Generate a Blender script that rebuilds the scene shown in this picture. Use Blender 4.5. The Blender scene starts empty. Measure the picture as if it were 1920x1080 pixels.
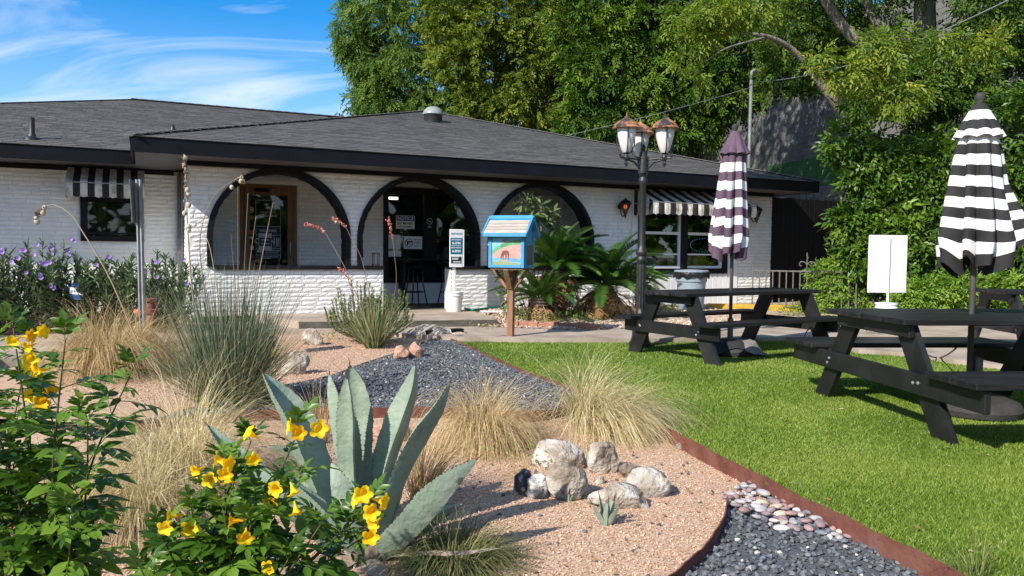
import bpy, bmesh, math, random
import numpy as np
from mathutils import Vector, Matrix, Euler, noise
from mathutils.geometry import tessellate_polygon
random.seed(7); rng = np.random.default_rng(7)
R = math.radians; PI = math.pi
S = bpy.context.scene
COL = S.collection

# ------------------------------------------------------------------ camera
FPX = 1440.0; EYE = 1.18
pit = math.atan(66 / FPX); rol = R(0.6)
_f = Vector((0, math.cos(pit), -math.sin(pit))); _u0 = Vector((0, math.sin(pit), math.cos(pit))); _r0 = Vector((1, 0, 0))
_r = _r0 * math.cos(rol) + _u0 * math.sin(rol); _u = _u0 * math.cos(rol) - _r0 * math.sin(rol)
cd = bpy.data.cameras.new('camera'); cam = bpy.data.objects.new('camera', cd); COL.objects.link(cam)
cd.lens = 27.0; cd.sensor_width = 36.0; cd.clip_end = 1000; cd.clip_start = 0.05
m3 = Matrix((_r, _u, -_f)).transposed()
cam.matrix_world = Matrix.Translation((0, 0, EYE)) @ m3.to_4x4()
S.camera = cam

# ------------------------------------------------------------------ light
TH = R(25.65)                                    # heading of the long front of the house
DU = Vector((math.cos(TH), math.sin(TH), 0)); DV = Vector((-math.sin(TH), math.cos(TH), 0)); P0 = Vector((-4.89, 11.64, 0))
tosun = (DU * -1.25 + DV * -0.52 + Vector((0, 0, 1.0))).normalized()
elev = math.asin(tosun.z); azim = math.atan2(tosun.x, tosun.y)
sl = bpy.data.lights.new('sun', 'SUN'); sl.energy = 5.0; sl.angle = R(0.53); sl.color = (1.0, 0.93, 0.82)
so = bpy.data.objects.new('sun', sl); COL.objects.link(so)
so.rotation_euler = (-tosun).to_track_quat('-Z', 'Y').to_euler(); so.location = tosun * 60
W = bpy.data.worlds.new('World'); S.world = W; W.use_nodes = True
nt = W.node_tree; nt.nodes.clear()
def wn(t, **k):
    n = nt.nodes.new(t)
    for a, b in k.items(): setattr(n, a, b)
    return n
out = wn('ShaderNodeOutputWorld'); bg = wn('ShaderNodeBackground'); bg.inputs[1].default_value = 0.085
sky = wn('ShaderNodeTexSky', sky_type='NISHITA', sun_disc=False); sky.sun_elevation = elev; sky.sun_rotation = azim
sky.air_density = 1.0; sky.dust_density = 0.15; sky.ozone_density = 4.5; sky.altitude = 150
tc = wn('ShaderNodeTexCoord'); sep = wn('ShaderNodeSeparateXYZ'); nt.links.new(tc.outputs['Generated'], sep.inputs[0])
def wm(op, a, b=None):
    n = wn('ShaderNodeMath', operation=op)
    for i, q in enumerate((a, b)):
        if q is None: continue
        if isinstance(q, (int, float)): n.inputs[i].default_value = q
        else: nt.links.new(q, n.inputs[i])
    return n.outputs[0]
zz = wm('ADD', wm('MAXIMUM', sep.outputs[2], 0.0), 0.40)
cx = wm('DIVIDE', sep.outputs[0], zz); cy = wm('DIVIDE', sep.outputs[1], zz)
cb = wn('ShaderNodeCombineXYZ'); nt.links.new(cx, cb.inputs[0]); nt.links.new(cy, cb.inputs[1])
mp = wn('ShaderNodeMapping'); nt.links.new(cb.outputs[0], mp.inputs[0]); mp.inputs['Rotation'].default_value = (0, 0, R(30)); mp.inputs['Scale'].default_value = (0.6, 1.6, 1); mp.inputs['Location'].default_value = (2.3, 8.2, 0)
n1 = wn('ShaderNodeTexNoise'); nt.links.new(mp.outputs[0], n1.inputs[0]); n1.inputs['Scale'].default_value = 3.0; n1.inputs['Detail'].default_value = 9; n1.inputs['Roughness'].default_value = 0.55; n1.inputs['Distortion'].default_value = 0.9
n2 = wn('ShaderNodeTexNoise'); nt.links.new(cb.outputs[0], n2.inputs[0]); n2.inputs['Scale'].default_value = 0.35; n2.inputs['Detail'].default_value = 3
r1 = wn('ShaderNodeValToRGB'); nt.links.new(wm('ADD', wm('MULTIPLY', n1.outputs[0], 0.7), wm('MULTIPLY', n2.outputs[0], 0.42)), r1.inputs[0])
r1.color_ramp.elements[0].position = 0.51; r1.color_ramp.elements[0].color = (0.0, 0.0, 0.0, 1); r1.color_ramp.elements[1].position = 0.72; r1.color_ramp.elements[1].color = (0.80, 0.80, 0.80, 1)
lowc = wm('MULTIPLY', wm('SUBTRACT', 1.0, wm('MINIMUM', wm('MULTIPLY', wm('MAXIMUM', sep.outputs[2], 0.0), 3.6), 1.0)), 0.36)
fac = wm('MINIMUM', wm('ADD', r1.outputs[0], lowc), 0.93)
mixc = wn('ShaderNodeMixRGB'); nt.links.new(fac, mixc.inputs[0]); skh = wn('ShaderNodeHueSaturation'); skh.inputs['Saturation'].default_value = 1.38; skh.inputs['Value'].default_value = 1.65; nt.links.new(sky.outputs[0], skh.inputs['Color']); nt.links.new(skh.outputs[0], mixc.inputs[1]); mixc.inputs[2].default_value = (8.6, 9.1, 10.0, 1)
nt.links.new(mixc.outputs[0], bg.inputs[0]); nt.links.new(bg.outputs[0], out.inputs[0])
vs = S.view_settings; vs.view_transform = 'Standard'; vs.look = 'None'; vs.exposure = 0.52; vs.gamma = 1; vs.use_curve_mapping = False
S.cycles.max_bounces = 6; S.cycles.transparent_max_bounces = 12; S.cycles.use_denoising = True

# ------------------------------------------------------------------ pixel -> place helpers (1920x1080 photo)
def ray(x, y): return _r * ((x - 960) / FPX) + _u * ((540 - y) / FPX) + _f
def G(x, y, z=0.0):
    d = ray(x, y); return Vector((0, 0, EYE)) + d * ((z - EYE) / d.z)
def A(x, y, Y):
    d = ray(x, y); return Vector((0, 0, EYE)) + d * (Y / d.y)
def FU(x, y, v=0.0):
    d = ray(x, y); o = Vector((0, 0, EYE)); t = ((P0 + DV * v - o).dot(DV)) / d.dot(DV); w = o + d * t - P0
    return (w.dot(DU), w.z)
def BW(u, v, z): return P0 + DU * u + DV * v + Vector((0, 0, z))

# ------------------------------------------------------------------ object helpers
def link(name, me, parent=None, mats=(), loc=None, rot=None):
    o = bpy.data.objects.new(name, me); COL.objects.link(o)
    if me is not None:
        for m in mats:
            if not me.materials or len(me.materials) < len(mats): me.materials.append(m)
    if parent is not None: o.parent = parent
    if loc is not None: o.location = loc
    if rot is not None: o.rotation_euler = rot
    return o
def tag(o, label=None, cat=None, group=None, kind=None):
    if label: o['label'] = label
    if cat: o['category'] = cat
    if group: o['group'] = group
    if kind: o['kind'] = kind
    return o
def thing(name, label, cat, loc=(0, 0, 0), rotz=0.0, group=None):
    return tag(link(name, None, None, (), loc, (0, 0, rotz)), label, cat, group)
def copy_tree(o, parent=None):
    c = o.copy(); COL.objects.link(c)
    if parent is not None: c.parent = parent
    for ch in list(o.children): copy_tree(ch, c)
    return c

class MB:
    def __init__(s): s.v = []; s.f = []; s.m = []
    def add(s, vs_, fs_, mi=0):
        b = len(s.v); s.v += [tuple(q) for q in vs_]; s.f += [tuple(b + i for i in q) for q in fs_]; s.m += [mi] * len(fs_); return s
    def box(s, c, d, rot=None, mi=0, bev=0.0):
        x, y, z = d[0] / 2, d[1] / 2, d[2] / 2
        if bev > 0:
            b = min(bev, x * .9, y * .9, z * .9); vs_ = []; 
            for sx in (-1, 1):
                for sy in (-1, 1):
                    for sz in (-1, 1):
                        vs_ += [(sx * (x - b), sy * (y - b), sz * z), (sx * (x - b), sy * y, sz * (z - b)), (sx * x, sy * (y - b), sz * (z - b))]
            I = lambda sx, sy, sz, k: (((sx > 0) * 4 + (sy > 0) * 2 + (sz > 0)) * 3 + k)
            fs_ = []
            for sg in (-1, 1):
                fs_.append([I(-1, -1, sg, 0), I(1, -1, sg, 0), I(1, 1, sg, 0), I(-1, 1, sg, 0)][::sg])
                fs_.append([I(-1, sg, -1, 1), I(-1, sg, 1, 1), I(1, sg, 1, 1), I(1, sg, -1, 1)][::sg])
                fs_.append([I(sg, -1, -1, 2), I(sg, 1, -1, 2), I(sg, 1, 1, 2), I(sg, -1, 1, 2)][::sg])
            for a in (-1, 1):
                for b_ in (-1, 1):
                    fs_.append([I(-1, a, b_, 0), I(-1, a, b_, 1), I(1, a, b_, 1), I(1, a, b_, 0)])
                    fs_.append([I(a, -1, b_, 0), I(a, 1, b_, 0), I(a, 1, b_, 2), I(a, -1, b_, 2)])
                    fs_.append([I(a, b_, -1, 1), I(a, b_, 1, 1), I(a, b_, 1, 2), I(a, b_, -1, 2)])
                    for c_ in (-1, 1): fs_.append([I(a, b_, c_, 0), I(a, b_, c_, 1), I(a, b_, c_, 2)])
        else:
            vs_ = [(sx * x, sy * y, sz * z) for sx in (-1, 1) for sy in (-1, 1) for sz in (-1, 1)]
            fs_ = [(0, 1, 3, 2), (4, 6, 7, 5), (0, 4, 5, 1), (2, 3, 7, 6), (0, 2, 6, 4), (1, 5, 7, 3)]
        M = rot if rot is not None else Matrix.Identity(3); c = Vector(c)
        return s.add([c + M @ Vector(q) for q in vs_], fs_, mi)
    def beam(s, a, b, w, h, up=(0, 0, 1), mi=0, bev=0.0):
        a, b = Vector(a), Vector(b); ax = (b - a); L = ax.length; ax.normalize(); up = Vector(up)
        sd = ax.cross(up); sd.normalize(); u2 = sd.cross(ax)
        return s.box((a + b) / 2, (L, w, h), Matrix((ax, sd, u2)).transposed(), mi, bev)
    def tube(s, pts, rs, n=8, mi=0, cap=True, flat=None):
        pts = [Vector(p) for p in pts]
        if not isinstance(rs, (list, tuple)): rs = [rs] * len(pts)
        vs_ = []; fs_ = []; ref = None
        for i, p in enumerate(pts):
            t = (pts[min(i + 1, len(pts) - 1)] - pts[max(i - 1, 0)])
            if t.length < 1e-9: t = Vector((0, 0, 1))
            t.normalize()
            if ref is None: ref = Vector((0, 0, 1)).cross(t) if abs(t.z) < .95 else Vector((1, 0, 0)).cross(t)
            ref = ref - t * ref.dot(t); ref.normalize(); b = t.cross(ref)
            for k in range(n):
                a = 2 * PI * k / n; vs_.append(p + (ref * math.cos(a) + b * math.sin(a)) * rs[i])
        for i in range(len(pts) - 1):
            for k in range(n):
                k2 = (k + 1) % n; fs_.append((i * n + k, i * n + k2, (i + 1) * n + k2, (i + 1) * n + k))
        if cap: fs_.append(tuple(range(n))[::-1]); fs_.append(tuple((len(pts) - 1) * n + k for k in range(n)))
        return s.add(vs_, fs_, mi)
    def lathe(s, prof, n=16, c=(0, 0, 0), M=None, mi=0, cap=True):
        c = Vector(c); vs_ = []; fs_ = []
        for r_, z in prof:
            for k in range(n):
                a = 2 * PI * k / n; q = Vector((r_ * math.cos(a), r_ * math.sin(a), z)); vs_.append(c + (M @ q if M is not None else q))
        for i in range(len(prof) - 1):
            for k in range(n):
                k2 = (k + 1) % n; fs_.append((i * n + k, i * n + k2, (i + 1) * n + k2, (i + 1) * n + k))
        if cap: fs_.append(tuple(range(n))[::-1]); fs_.append(tuple((len(prof) - 1) * n + k for k in range(n)))
        return s.add(vs_, fs_, mi)
    def poly(s, loops, fn, depth, mi=0):
        """polygon with holes (2D loops) extruded: fn(x, y, d) -> place"""
        flat = [q for l in loops for q in l]; N = len(flat)
        tri = tessellate_polygon([[Vector((q[0], q[1], 0)) for q in l] for l in loops])
        vs_ = [fn(q[0], q[1], 0) for q in flat] + [fn(q[0], q[1], depth) for q in flat]
        fs_ = [tuple(t) for t in tri] + [tuple(i + N for i in t[::-1]) for t in tri]
        b = 0
        for l in loops:
            n = len(l)
            for i in range(n): j = (i + 1) % n; fs_.append((b + i, b + j, N + b + j, N + b + i))
            b += n
        return s.add(vs_, fs_, mi)
    def build(s, name, mats, parent=None, smooth=False, loc=None, rot=None, fix=True):
        me = bpy.data.meshes.new(name); me.from_pydata(s.v, [], s.f)
        if not isinstance(mats, (list, tuple)): mats = [mats]
        for m in mats: me.materials.append(m)
        if len(mats) > 1: me.polygons.foreach_set('material_index', s.m)
        if fix:
            bm = bmesh.new(); bm.from_mesh(me); bmesh.ops.recalc_face_normals(bm, faces=bm.faces); bm.to_mesh(me); bm.free()
        if smooth is True: me.polygons.foreach_set('use_smooth', [True] * len(me.polygons))
        elif smooth:
            me.polygons.foreach_set('use_smooth', [True] * len(me.polygons)); me.set_sharp_from_angle(angle=R(smooth))
        me.update()
        return link(name, me, parent, (), loc, rot)

class Soup:
    """many like pieces in one mesh, with a per-piece tint"""
    def __init__(s): s.V = []; s.T = []; s.F = []; s.n = 0
    def add(s, V, F, tint):                      # V (k,nv,3)  F (nf,3)  tint (k,)
        V = np.asarray(V, dtype=np.float32); k, nv = V.shape[:2]; F = np.asarray(F, dtype=np.int32)
        if k == 0: return
        s.V.append(V.reshape(-1, 3)); s.T.append(np.repeat(np.asarray(tint, dtype=np.float32), nv))
        s.F.append((F[None] + (np.arange(k, dtype=np.int32) * nv)[:, None, None] + s.n).reshape(-1, 3)); s.n += k * nv
    def build(s, name, mat, parent=None, smooth=False):
        V = np.concatenate(s.V); F = np.concatenate(s.F); T = np.concatenate(s.T)
        me = bpy.data.meshes.new(name); me.vertices.add(len(V)); me.vertices.foreach_set('co', V.ravel())
        me.loops.add(F.size); me.loops.foreach_set('vertex_index', F.ravel()); me.polygons.add(len(F))
        me.polygons.foreach_set('loop_start', np.arange(0, F.size, 3, dtype=np.int32))
        me.polygons.foreach_set('use_smooth', np.full(len(F), bool(smooth)))
        a = me.attributes.new('tint', 'FLOAT', 'POINT'); a.data.foreach_set('value', T)
        me.update(calc_edges=True); me.validate()
        me.materials.append(mat); return link(name, me, parent)
def frames(axis, nrm):
    """(k,3,3) matrices with columns side, axis, normal"""
    a = axis / (np.linalg.norm(axis, axis=1, keepdims=True) + 1e-9); s_ = np.cross(a, nrm); s_ /= (np.linalg.norm(s_, axis=1, keepdims=True) + 1e-9); n = np.cross(s_, a)
    return np.stack([s_, a, n], axis=2)
def place(base, M, T, sc): return np.einsum('kij,nj->kni', M, base) * np.asarray(sc)[:, None, None] + T[:, None, :]
def rnd_dirs(k):
    d = rng.normal(size=(k, 3)); return d / np.linalg.norm(d, axis=1, keepdims=True)

# ------------------------------------------------------------------ materials
def pm(name, cols, scale=4.0, rough=0.7, bump=0.0, bscale=40.0, var=None, amt=0.3, spec=0.3, metal=0.0, detail=5.0, stretch=(1, 1, 1), pos=(0.3, 0.7), hue=0.0, bdist=0.02, coat=0.0):
    m = bpy.data.materials.new(name); m.use_nodes = True; t = m.node_tree; L = t.links; N = t.nodes
    b = N['Principled BSDF']; b.inputs['Roughness'].default_value = rough; b.inputs['Specular IOR Level'].default_value = spec; b.inputs['Metallic'].default_value = metal
    if coat: b.inputs['Coat Weight'].default_value = coat
    tcn = N.new('ShaderNodeTexCoord'); oi = N.new('ShaderNodeObjectInfo')
    off = N.new('ShaderNodeVectorMath'); off.operation = 'MULTIPLY_ADD'; off.inputs[1].default_value = stretch
    sc = N.new('ShaderNodeMath'); sc.operation = 'MULTIPLY'; sc.inputs[1].default_value = 37.0; L.new(oi.outputs['Random'], sc.inputs[0])
    L.new(tcn.outputs['Object'], off.inputs[0]); L.new(sc.outputs[0], off.inputs[2])
    no = N.new('ShaderNodeTexNoise'); no.inputs['Scale'].default_value = scale; no.inputs['Detail'].default_value = detail; no.inputs['Roughness'].default_value = 0.6; L.new(off.outputs[0], no.inputs['Vector'])
    cr = N.new('ShaderNodeValToRGB'); L.new(no.outputs[0], cr.inputs[0]); el = cr.color_ramp.elements
    n = len(cols)
    while len(el) < n: el.new(0.5)
    for i, c in enumerate(cols):
        el[i].position = pos[0] + (pos[1] - pos[0]) * (i / max(1, n - 1)); el[i].color = (*c, 1)
    col = cr.outputs[0]
    if var:
        if var == 'attr':
            at = N.new('ShaderNodeAttribute'); at.attribute_name = 'tint'; r_ = at.outputs['Fac']
        else: r_ = oi.outputs['Random']
        hs = N.new('ShaderNodeHueSaturation'); mr = N.new('ShaderNodeMapRange'); mr.inputs[3].default_value = 1 - amt; mr.inputs[4].default_value = 1 + amt
        L.new(r_, mr.inputs[0]); L.new(mr.outputs[0], hs.inputs['Value']); L.new(col, hs.inputs['Color'])
        if hue:
            mh = N.new('ShaderNodeMapRange'); mh.inputs[3].default_value = 0.5 - hue; mh.inputs[4].default_value = 0.5 + hue
            fr = N.new('ShaderNodeMath'); fr.operation = 'FRACT'; ml = N.new('ShaderNodeMath'); ml.operation = 'MULTIPLY'; ml.inputs[1].default_value = 7.31
            L.new(r_, ml.inputs[0]); L.new(ml.outputs[0], fr.inputs[0]); L.new(fr.outputs[0], mh.inputs[0]); L.new(mh.outputs[0], hs.inputs['Hue'])
        col = hs.outputs[0]
    L.new(col, b.inputs['Base Color'])
    if bump:
        nb = N.new('ShaderNodeTexNoise'); nb.inputs['Scale'].default_value = bscale; nb.inputs['Detail'].default_value = 4; L.new(off.outputs[0], nb.inputs['Vector'])
        bp = N.new('ShaderNodeBump'); bp.inputs['Strength'].default_value = bump; bp.inputs['Distance'].default_value = bdist; L.new(nb.outputs[0], bp.inputs['Height']); L.new(bp.outputs[0], b.inputs['Normal'])
    return m
def leafm(name, cols, trans=0.3, rough=0.5, spec=0.25, attr=True, tcol=None):
    m = bpy.data.materials.new(name); m.use_nodes = True; t = m.node_tree; L = t.links; N = t.nodes
    b = N['Principled BSDF']; b.inputs['Roughness'].default_value = rough; b.inputs['Specular IOR Level'].default_value = spec
    cr = N.new('ShaderNodeValToRGB'); el = cr.color_ramp.elements
    while len(el) < len(cols): el.new(0.5)
    for i, c in enumerate(cols): el[i].position = i / max(1, len(cols) - 1); el[i].color = (*c, 1)
    if attr:
        at = N.new('ShaderNodeAttribute'); at.attribute_name = 'tint'; L.new(at.outputs['Fac'], cr.inputs[0])
    else:
        oi = N.new('ShaderNodeObjectInfo'); L.new(oi.outputs['Random'], cr.inputs[0])
    L.new(cr.outputs[0], b.inputs['Base Color'])
    tr = N.new('ShaderNodeBsdfTranslucent'); hs = N.new('ShaderNodeHueSaturation'); hs.inputs['Value'].default_value = 1.5; hs.inputs['Saturation'].default_value = 1.1; hs.inputs['Hue'].default_value = 0.49
    L.new(cr.outputs[0], hs.inputs['Color']); L.new(hs.outputs[0], tr.inputs[0])
    mx = N.new('ShaderNodeMixShader'); mx.inputs[0].default_value = trans; L.new(b.outputs[0], mx.inputs[1]); L.new(tr.outputs[0], mx.inputs[2])
    L.new(mx.outputs[0], N['Material Output'].inputs[0]); return m
def glassm(name, tint=(0.85, 0.9, 0.9), dark=0.0):
    m = bpy.data.materials.new(name); m.use_nodes = True; t = m.node_tree; L = t.links; N = t.nodes; N.remove(N['Principled BSDF'])
    fr = N.new('ShaderNodeFresnel'); fr.inputs[0].default_value = 1.5; g = N.new('ShaderNodeBsdfGlossy'); g.inputs['Roughness'].default_value = 0.02; g.inputs['Color'].default_value = (0.9, 0.95, 1, 1)
    tr = N.new('ShaderNodeBsdfTransparent'); tr.inputs[0].default_value = (*tint, 1); mx = N.new('ShaderNodeMixShader')
    L.new(fr.outputs[0], mx.inputs[0]); L.new(tr.outputs[0], mx.inputs[1]); L.new(g.outputs[0], mx.inputs[2]); L.new(mx.outputs[0], N['Material Output'].inputs[0]); return m

M = {}
M['brick'] = pm('white_painted_brick', [(0.74, 0.74, 0.725), (0.84, 0.84, 0.825)], 6, 0.7, 0.5, 34, 'obj', 0.03, bdist=0.014, stretch=(.3, 1, .065))
M['brickm'] = pm('white_painted_bricks', [(0.74, 0.74, 0.725), (0.84, 0.84, 0.825)], 6, 0.7, 0.5, 34, 'attr', 0.03, bdist=0.014)
M['mortar'] = pm('white_painted_mortar', [(0.58, 0.58, 0.56), (0.72, 0.72, 0.70)], 5, 0.85, 0.4, 90)
M['whiteboard'] = pm('white_painted_boards', [(0.72, 0.73, 0.74), (0.82, 0.83, 0.84)], 2, 0.6, 0.1, 20, 'obj', 0.04, stretch=(1, 1, .15))
M['black'] = pm('black_paint', [(0.006, 0.006, 0.007), (0.011, 0.011, 0.013)], 6, 0.5, 0.15, 30, spec=0.2)
M['fascia'] = pm('black_fascia_paint', [(0.006, 0.007, 0.011), (0.010, 0.011, 0.016)], 4, 0.5, 0.05, 8, spec=0.12)
M['soffit'] = pm('grey_soffit', [(0.10, 0.10, 0.11), (0.14, 0.14, 0.15)], 3, 0.7)
M['porchceil'] = pm('pale_porch_ceiling', [(0.42, 0.41, 0.38), (0.5, 0.49, 0.46)], 3, 0.8)
M['shingle'] = pm('asphalt_shingle', [(0.085, 0.083, 0.084), (0.135, 0.131, 0.130)], 9, 0.92, 0.4, 260, 'obj', 0.20, spec=0.15, bdist=0.004)
M['shinglem'] = pm('asphalt_shingles', [(0.085, 0.083, 0.084), (0.135, 0.131, 0.130)], 9, 0.92, 0.4, 260, 'attr', 0.20, spec=0.15, bdist=0.004)
M['roofcore'] = pm('roof_felt', [(0.05, 0.05, 0.05), (0.07, 0.07, 0.07)], 6, 0.95)
M['wood'] = pm('varnished_door_wood', [(0.16, 0.085, 0.04), (0.27, 0.15, 0.07)], 5, 0.5, 0.2, 30, stretch=(4, 4, .4))
M['glass'] = glassm('window_glass')
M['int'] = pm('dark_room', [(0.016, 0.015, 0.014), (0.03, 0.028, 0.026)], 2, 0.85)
M['intf'] = pm('dim_shelf_goods', [(0.10, 0.09, 0.07), (0.2, 0.19, 0.17)], 6, 0.7, var='obj', amt=0.5)
M['goldc'] = pm('ochre_curtain', [(0.24, 0.16, 0.04), (0.34, 0.24, 0.08)], 3, 0.8, stretch=(8, 8, .3))
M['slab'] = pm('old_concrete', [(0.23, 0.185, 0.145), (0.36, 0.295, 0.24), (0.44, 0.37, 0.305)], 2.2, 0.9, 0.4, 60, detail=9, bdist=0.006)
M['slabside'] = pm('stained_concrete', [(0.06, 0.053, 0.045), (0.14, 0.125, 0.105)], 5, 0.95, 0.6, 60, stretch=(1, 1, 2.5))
M['white'] = pm('white_plastic', [(0.74, 0.75, 0.76), (0.80, 0.81, 0.82)], 3, 0.4, spec=0.4)
M['paper'] = pm('white_paper', [(0.70, 0.70, 0.69), (0.75, 0.75, 0.74)], 3, 0.7)
M['ink'] = pm('black_ink', [(0.015, 0.015, 0.015), (0.02, 0.02, 0.02)], 3, 0.7)
M['navy'] = pm('notice_navy', [(0.02, 0.035, 0.14), (0.025, 0.04, 0.16)], 3, 0.6)
M['teal'] = pm('sign_teal', [(0.0, 0.12, 0.21), (0.0, 0.14, 0.24)], 3, 0.5)
M['red'] = pm('sticker_red', [(0.4, 0.05, 0.04), (0.45, 0.07, 0.05)], 3, 0.6)
M['grey'] = pm('grey_plastic', [(0.23, 0.29, 0.35), (0.28, 0.34, 0.40)], 3, 0.5, spec=0.4)
M['galv'] = pm('galvanised_steel', [(0.30, 0.32, 0.34), (0.46, 0.48, 0.50)], 12, 0.45, metal=0.6, spec=0.5)
M['iron'] = pm('painted_iron', [(0.09, 0.087, 0.085), (0.18, 0.175, 0.17)], 18, 0.55, metal=0.3)
M['tblack'] = pm('black_stained_wood', [(0.005, 0.005, 0.0055), (0.011, 0.011, 0.0115), (0.030, 0.0295, 0.029)], 5, 0.45, 0.4, 22, 'obj', 0.35, spec=0.4, stretch=(.2, 4, 4), bdist=0.005, detail=4)
M['tleg'] = pm('black_stained_leg', [(0.006, 0.006, 0.0065), (0.013, 0.013, 0.0135), (0.024, 0.0235, 0.023)], 3, 0.45, 0.3, 30, 'obj', 0.3, spec=0.4, bdist=0.004, detail=5)
M['bluep'] = pm('sky_blue_paint', [(0.055, 0.255, 0.47), (0.085, 0.33, 0.56)], 7, 0.5, 0.1, 40)
M['cedar'] = pm('cedar_post', [(0.13, 0.065, 0.034), (0.25, 0.135, 0.075), (0.32, 0.19, 0.11)], 6, 0.75, 0.4, 40, 'obj', 0.15, stretch=(5, 5, .35), bdist=0.005)
M['slat'] = pm('weathered_slat', [(0.20, 0.165, 0.135), (0.42, 0.37, 0.325), (0.54, 0.50, 0.45)], 9, 0.85, 0.4, 60, 'obj', 0.12, stretch=(.5, 6, 6), bdist=0.004)
M['rust'] = pm('rust_steel_edging', [(0.085, 0.030, 0.022), (0.15, 0.055, 0.04), (0.19, 0.085, 0.062)], 5, 0.8, 0.2, 50, detail=8)
M['copper'] = pm('peeling_copper_cap', [(0.035, 0.03, 0.03), (0.05, 0.042, 0.04), (0.30, 0.125, 0.06), (0.40, 0.19, 0.10)], 6, 0.6, 0.5, 30, pos=(0.40, 0.56), detail=8)
M['lampglass'] = pm('frosted_lamp_glass', [(0.62, 0.61, 0.57), (0.74, 0.73, 0.70)], 3, 0.3, spec=0.5)
M['lampblk'] = pm('black_cast_iron', [(0.014, 0.014, 0.015), (0.03, 0.03, 0.032)], 20, 0.35, 0.25, 120, spec=0.5)
M['striped_w'] = pm('white_canopy_cloth', [(0.72, 0.72, 0.72), (0.80, 0.80, 0.80)], 6, 0.85, 0.2, 12)
M['striped_k'] = pm('black_canopy_cloth', [(0.020, 0.020, 0.021), (0.032, 0.032, 0.033)], 6, 0.85, 0.2, 12)
M['striped_p'] = pm('faded_purple_cloth', [(0.085, 0.052, 0.080), (0.13, 0.085, 0.12)], 4, 0.85, 0.2, 12)
M['awn_w'] = pm('stained_awning_white', [(0.30, 0.25, 0.18), (0.62, 0.58, 0.52), (0.70, 0.67, 0.62)], 5, 0.85, 0.2, 14)
M['awn_k'] = pm('awning_black', [(0.02, 0.02, 0.022), (0.03, 0.03, 0.032)], 6, 0.8)
M['polem'] = pm('bronze_pole', [(0.10, 0.09, 0.085), (0.15, 0.135, 0.13)], 8, 0.45, metal=0.4)
M['rub'] = pm('grey_umbrella_base', [(0.03, 0.03, 0.03), (0.06, 0.058, 0.055)], 8, 0.7, 0.3, 60)
M['clothk'] = pm('dark_cloth', [(0.02, 0.022, 0.028), (0.035, 0.036, 0.042)], 5, 0.9, 0.3, 20)
M['clothg'] = pm('grey_cloth', [(0.20, 0.19, 0.18), (0.27, 0.255, 0.24)], 5, 0.9, 0.3, 20)
M['yellow'] = pm('worn_yellow_kerb', [(0.34, 0.20, 0.03), (0.52, 0.33, 0.05)], 8, 0.85, 0.3, 60)
M['cmu'] = pm('grey_block', [(0.13, 0.13, 0.13), (0.19, 0.19, 0.188)], 4, 0.9, 0.5, 90, 'obj', 0.06)
M['cmum'] = pm('grey_blocks', [(0.13, 0.13, 0.13), (0.19, 0.19, 0.188)], 4, 0.9, 0.5, 90, 'attr', 0.06)
M['cmug'] = pm('green_block', [(0.035, 0.11, 0.04), (0.05, 0.14, 0.055)], 4, 0.85, 0.4, 90, 'obj', 0.06)
M['cmugm'] = pm('green_blocks', [(0.035, 0.11, 0.04), (0.05, 0.14, 0.055)], 4, 0.85, 0.4, 90, 'attr', 0.06)
M['cmort'] = pm('block_mortar', [(0.13, 0.13, 0.125), (0.17, 0.17, 0.165)], 9, 0.95)
M['bark'] = pm('tree_bark', [(0.10, 0.085, 0.065), (0.20, 0.175, 0.14), (0.29, 0.26, 0.21)], 6, 0.95, 0.9, 18, stretch=(1, 1, .5), bdist=0.05)
M['bark2'] = pm('dark_bark', [(0.05, 0.04, 0.032), (0.11, 0.09, 0.07)], 6, 0.95, 0.8, 18, bdist=0.04)
M['lime'] = pm('limestone', [(0.09, 0.07, 0.05), (0.27, 0.22, 0.17), (0.42, 0.38, 0.325), (0.58, 0.555, 0.51)], 7, 0.95, 1.0, 34, 'obj', 0.12, detail=12, bdist=0.03, pos=(0.32, 0.66))
M['pinkrock'] = pm('pink_granite', [(0.22, 0.11, 0.075), (0.42, 0.26, 0.19), (0.55, 0.42, 0.34)], 6, 0.95, 0.9, 24, 'obj', 0.1, detail=9, bdist=0.03)
M['darkrock'] = pm('dark_and_white_stone', [(0.03, 0.03, 0.035), (0.08, 0.08, 0.085), (0.6, 0.58, 0.55)], 7, 0.9, 0.9, 24, detail=8, bdist=0.03, pos=(0.38, 0.56))
M['pebble'] = pm('river_pebble', [(0.26, 0.25, 0.26), (0.36, 0.34, 0.34)], 12, 0.7, 0.1, 60, 'obj', 0.2)
M['redbrick'] = pm('red_border_brick', [(0.25, 0.11, 0.07), (0.38, 0.20, 0.13)], 8, 0.95, 0.5, 60, 'obj', 0.2)
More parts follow.
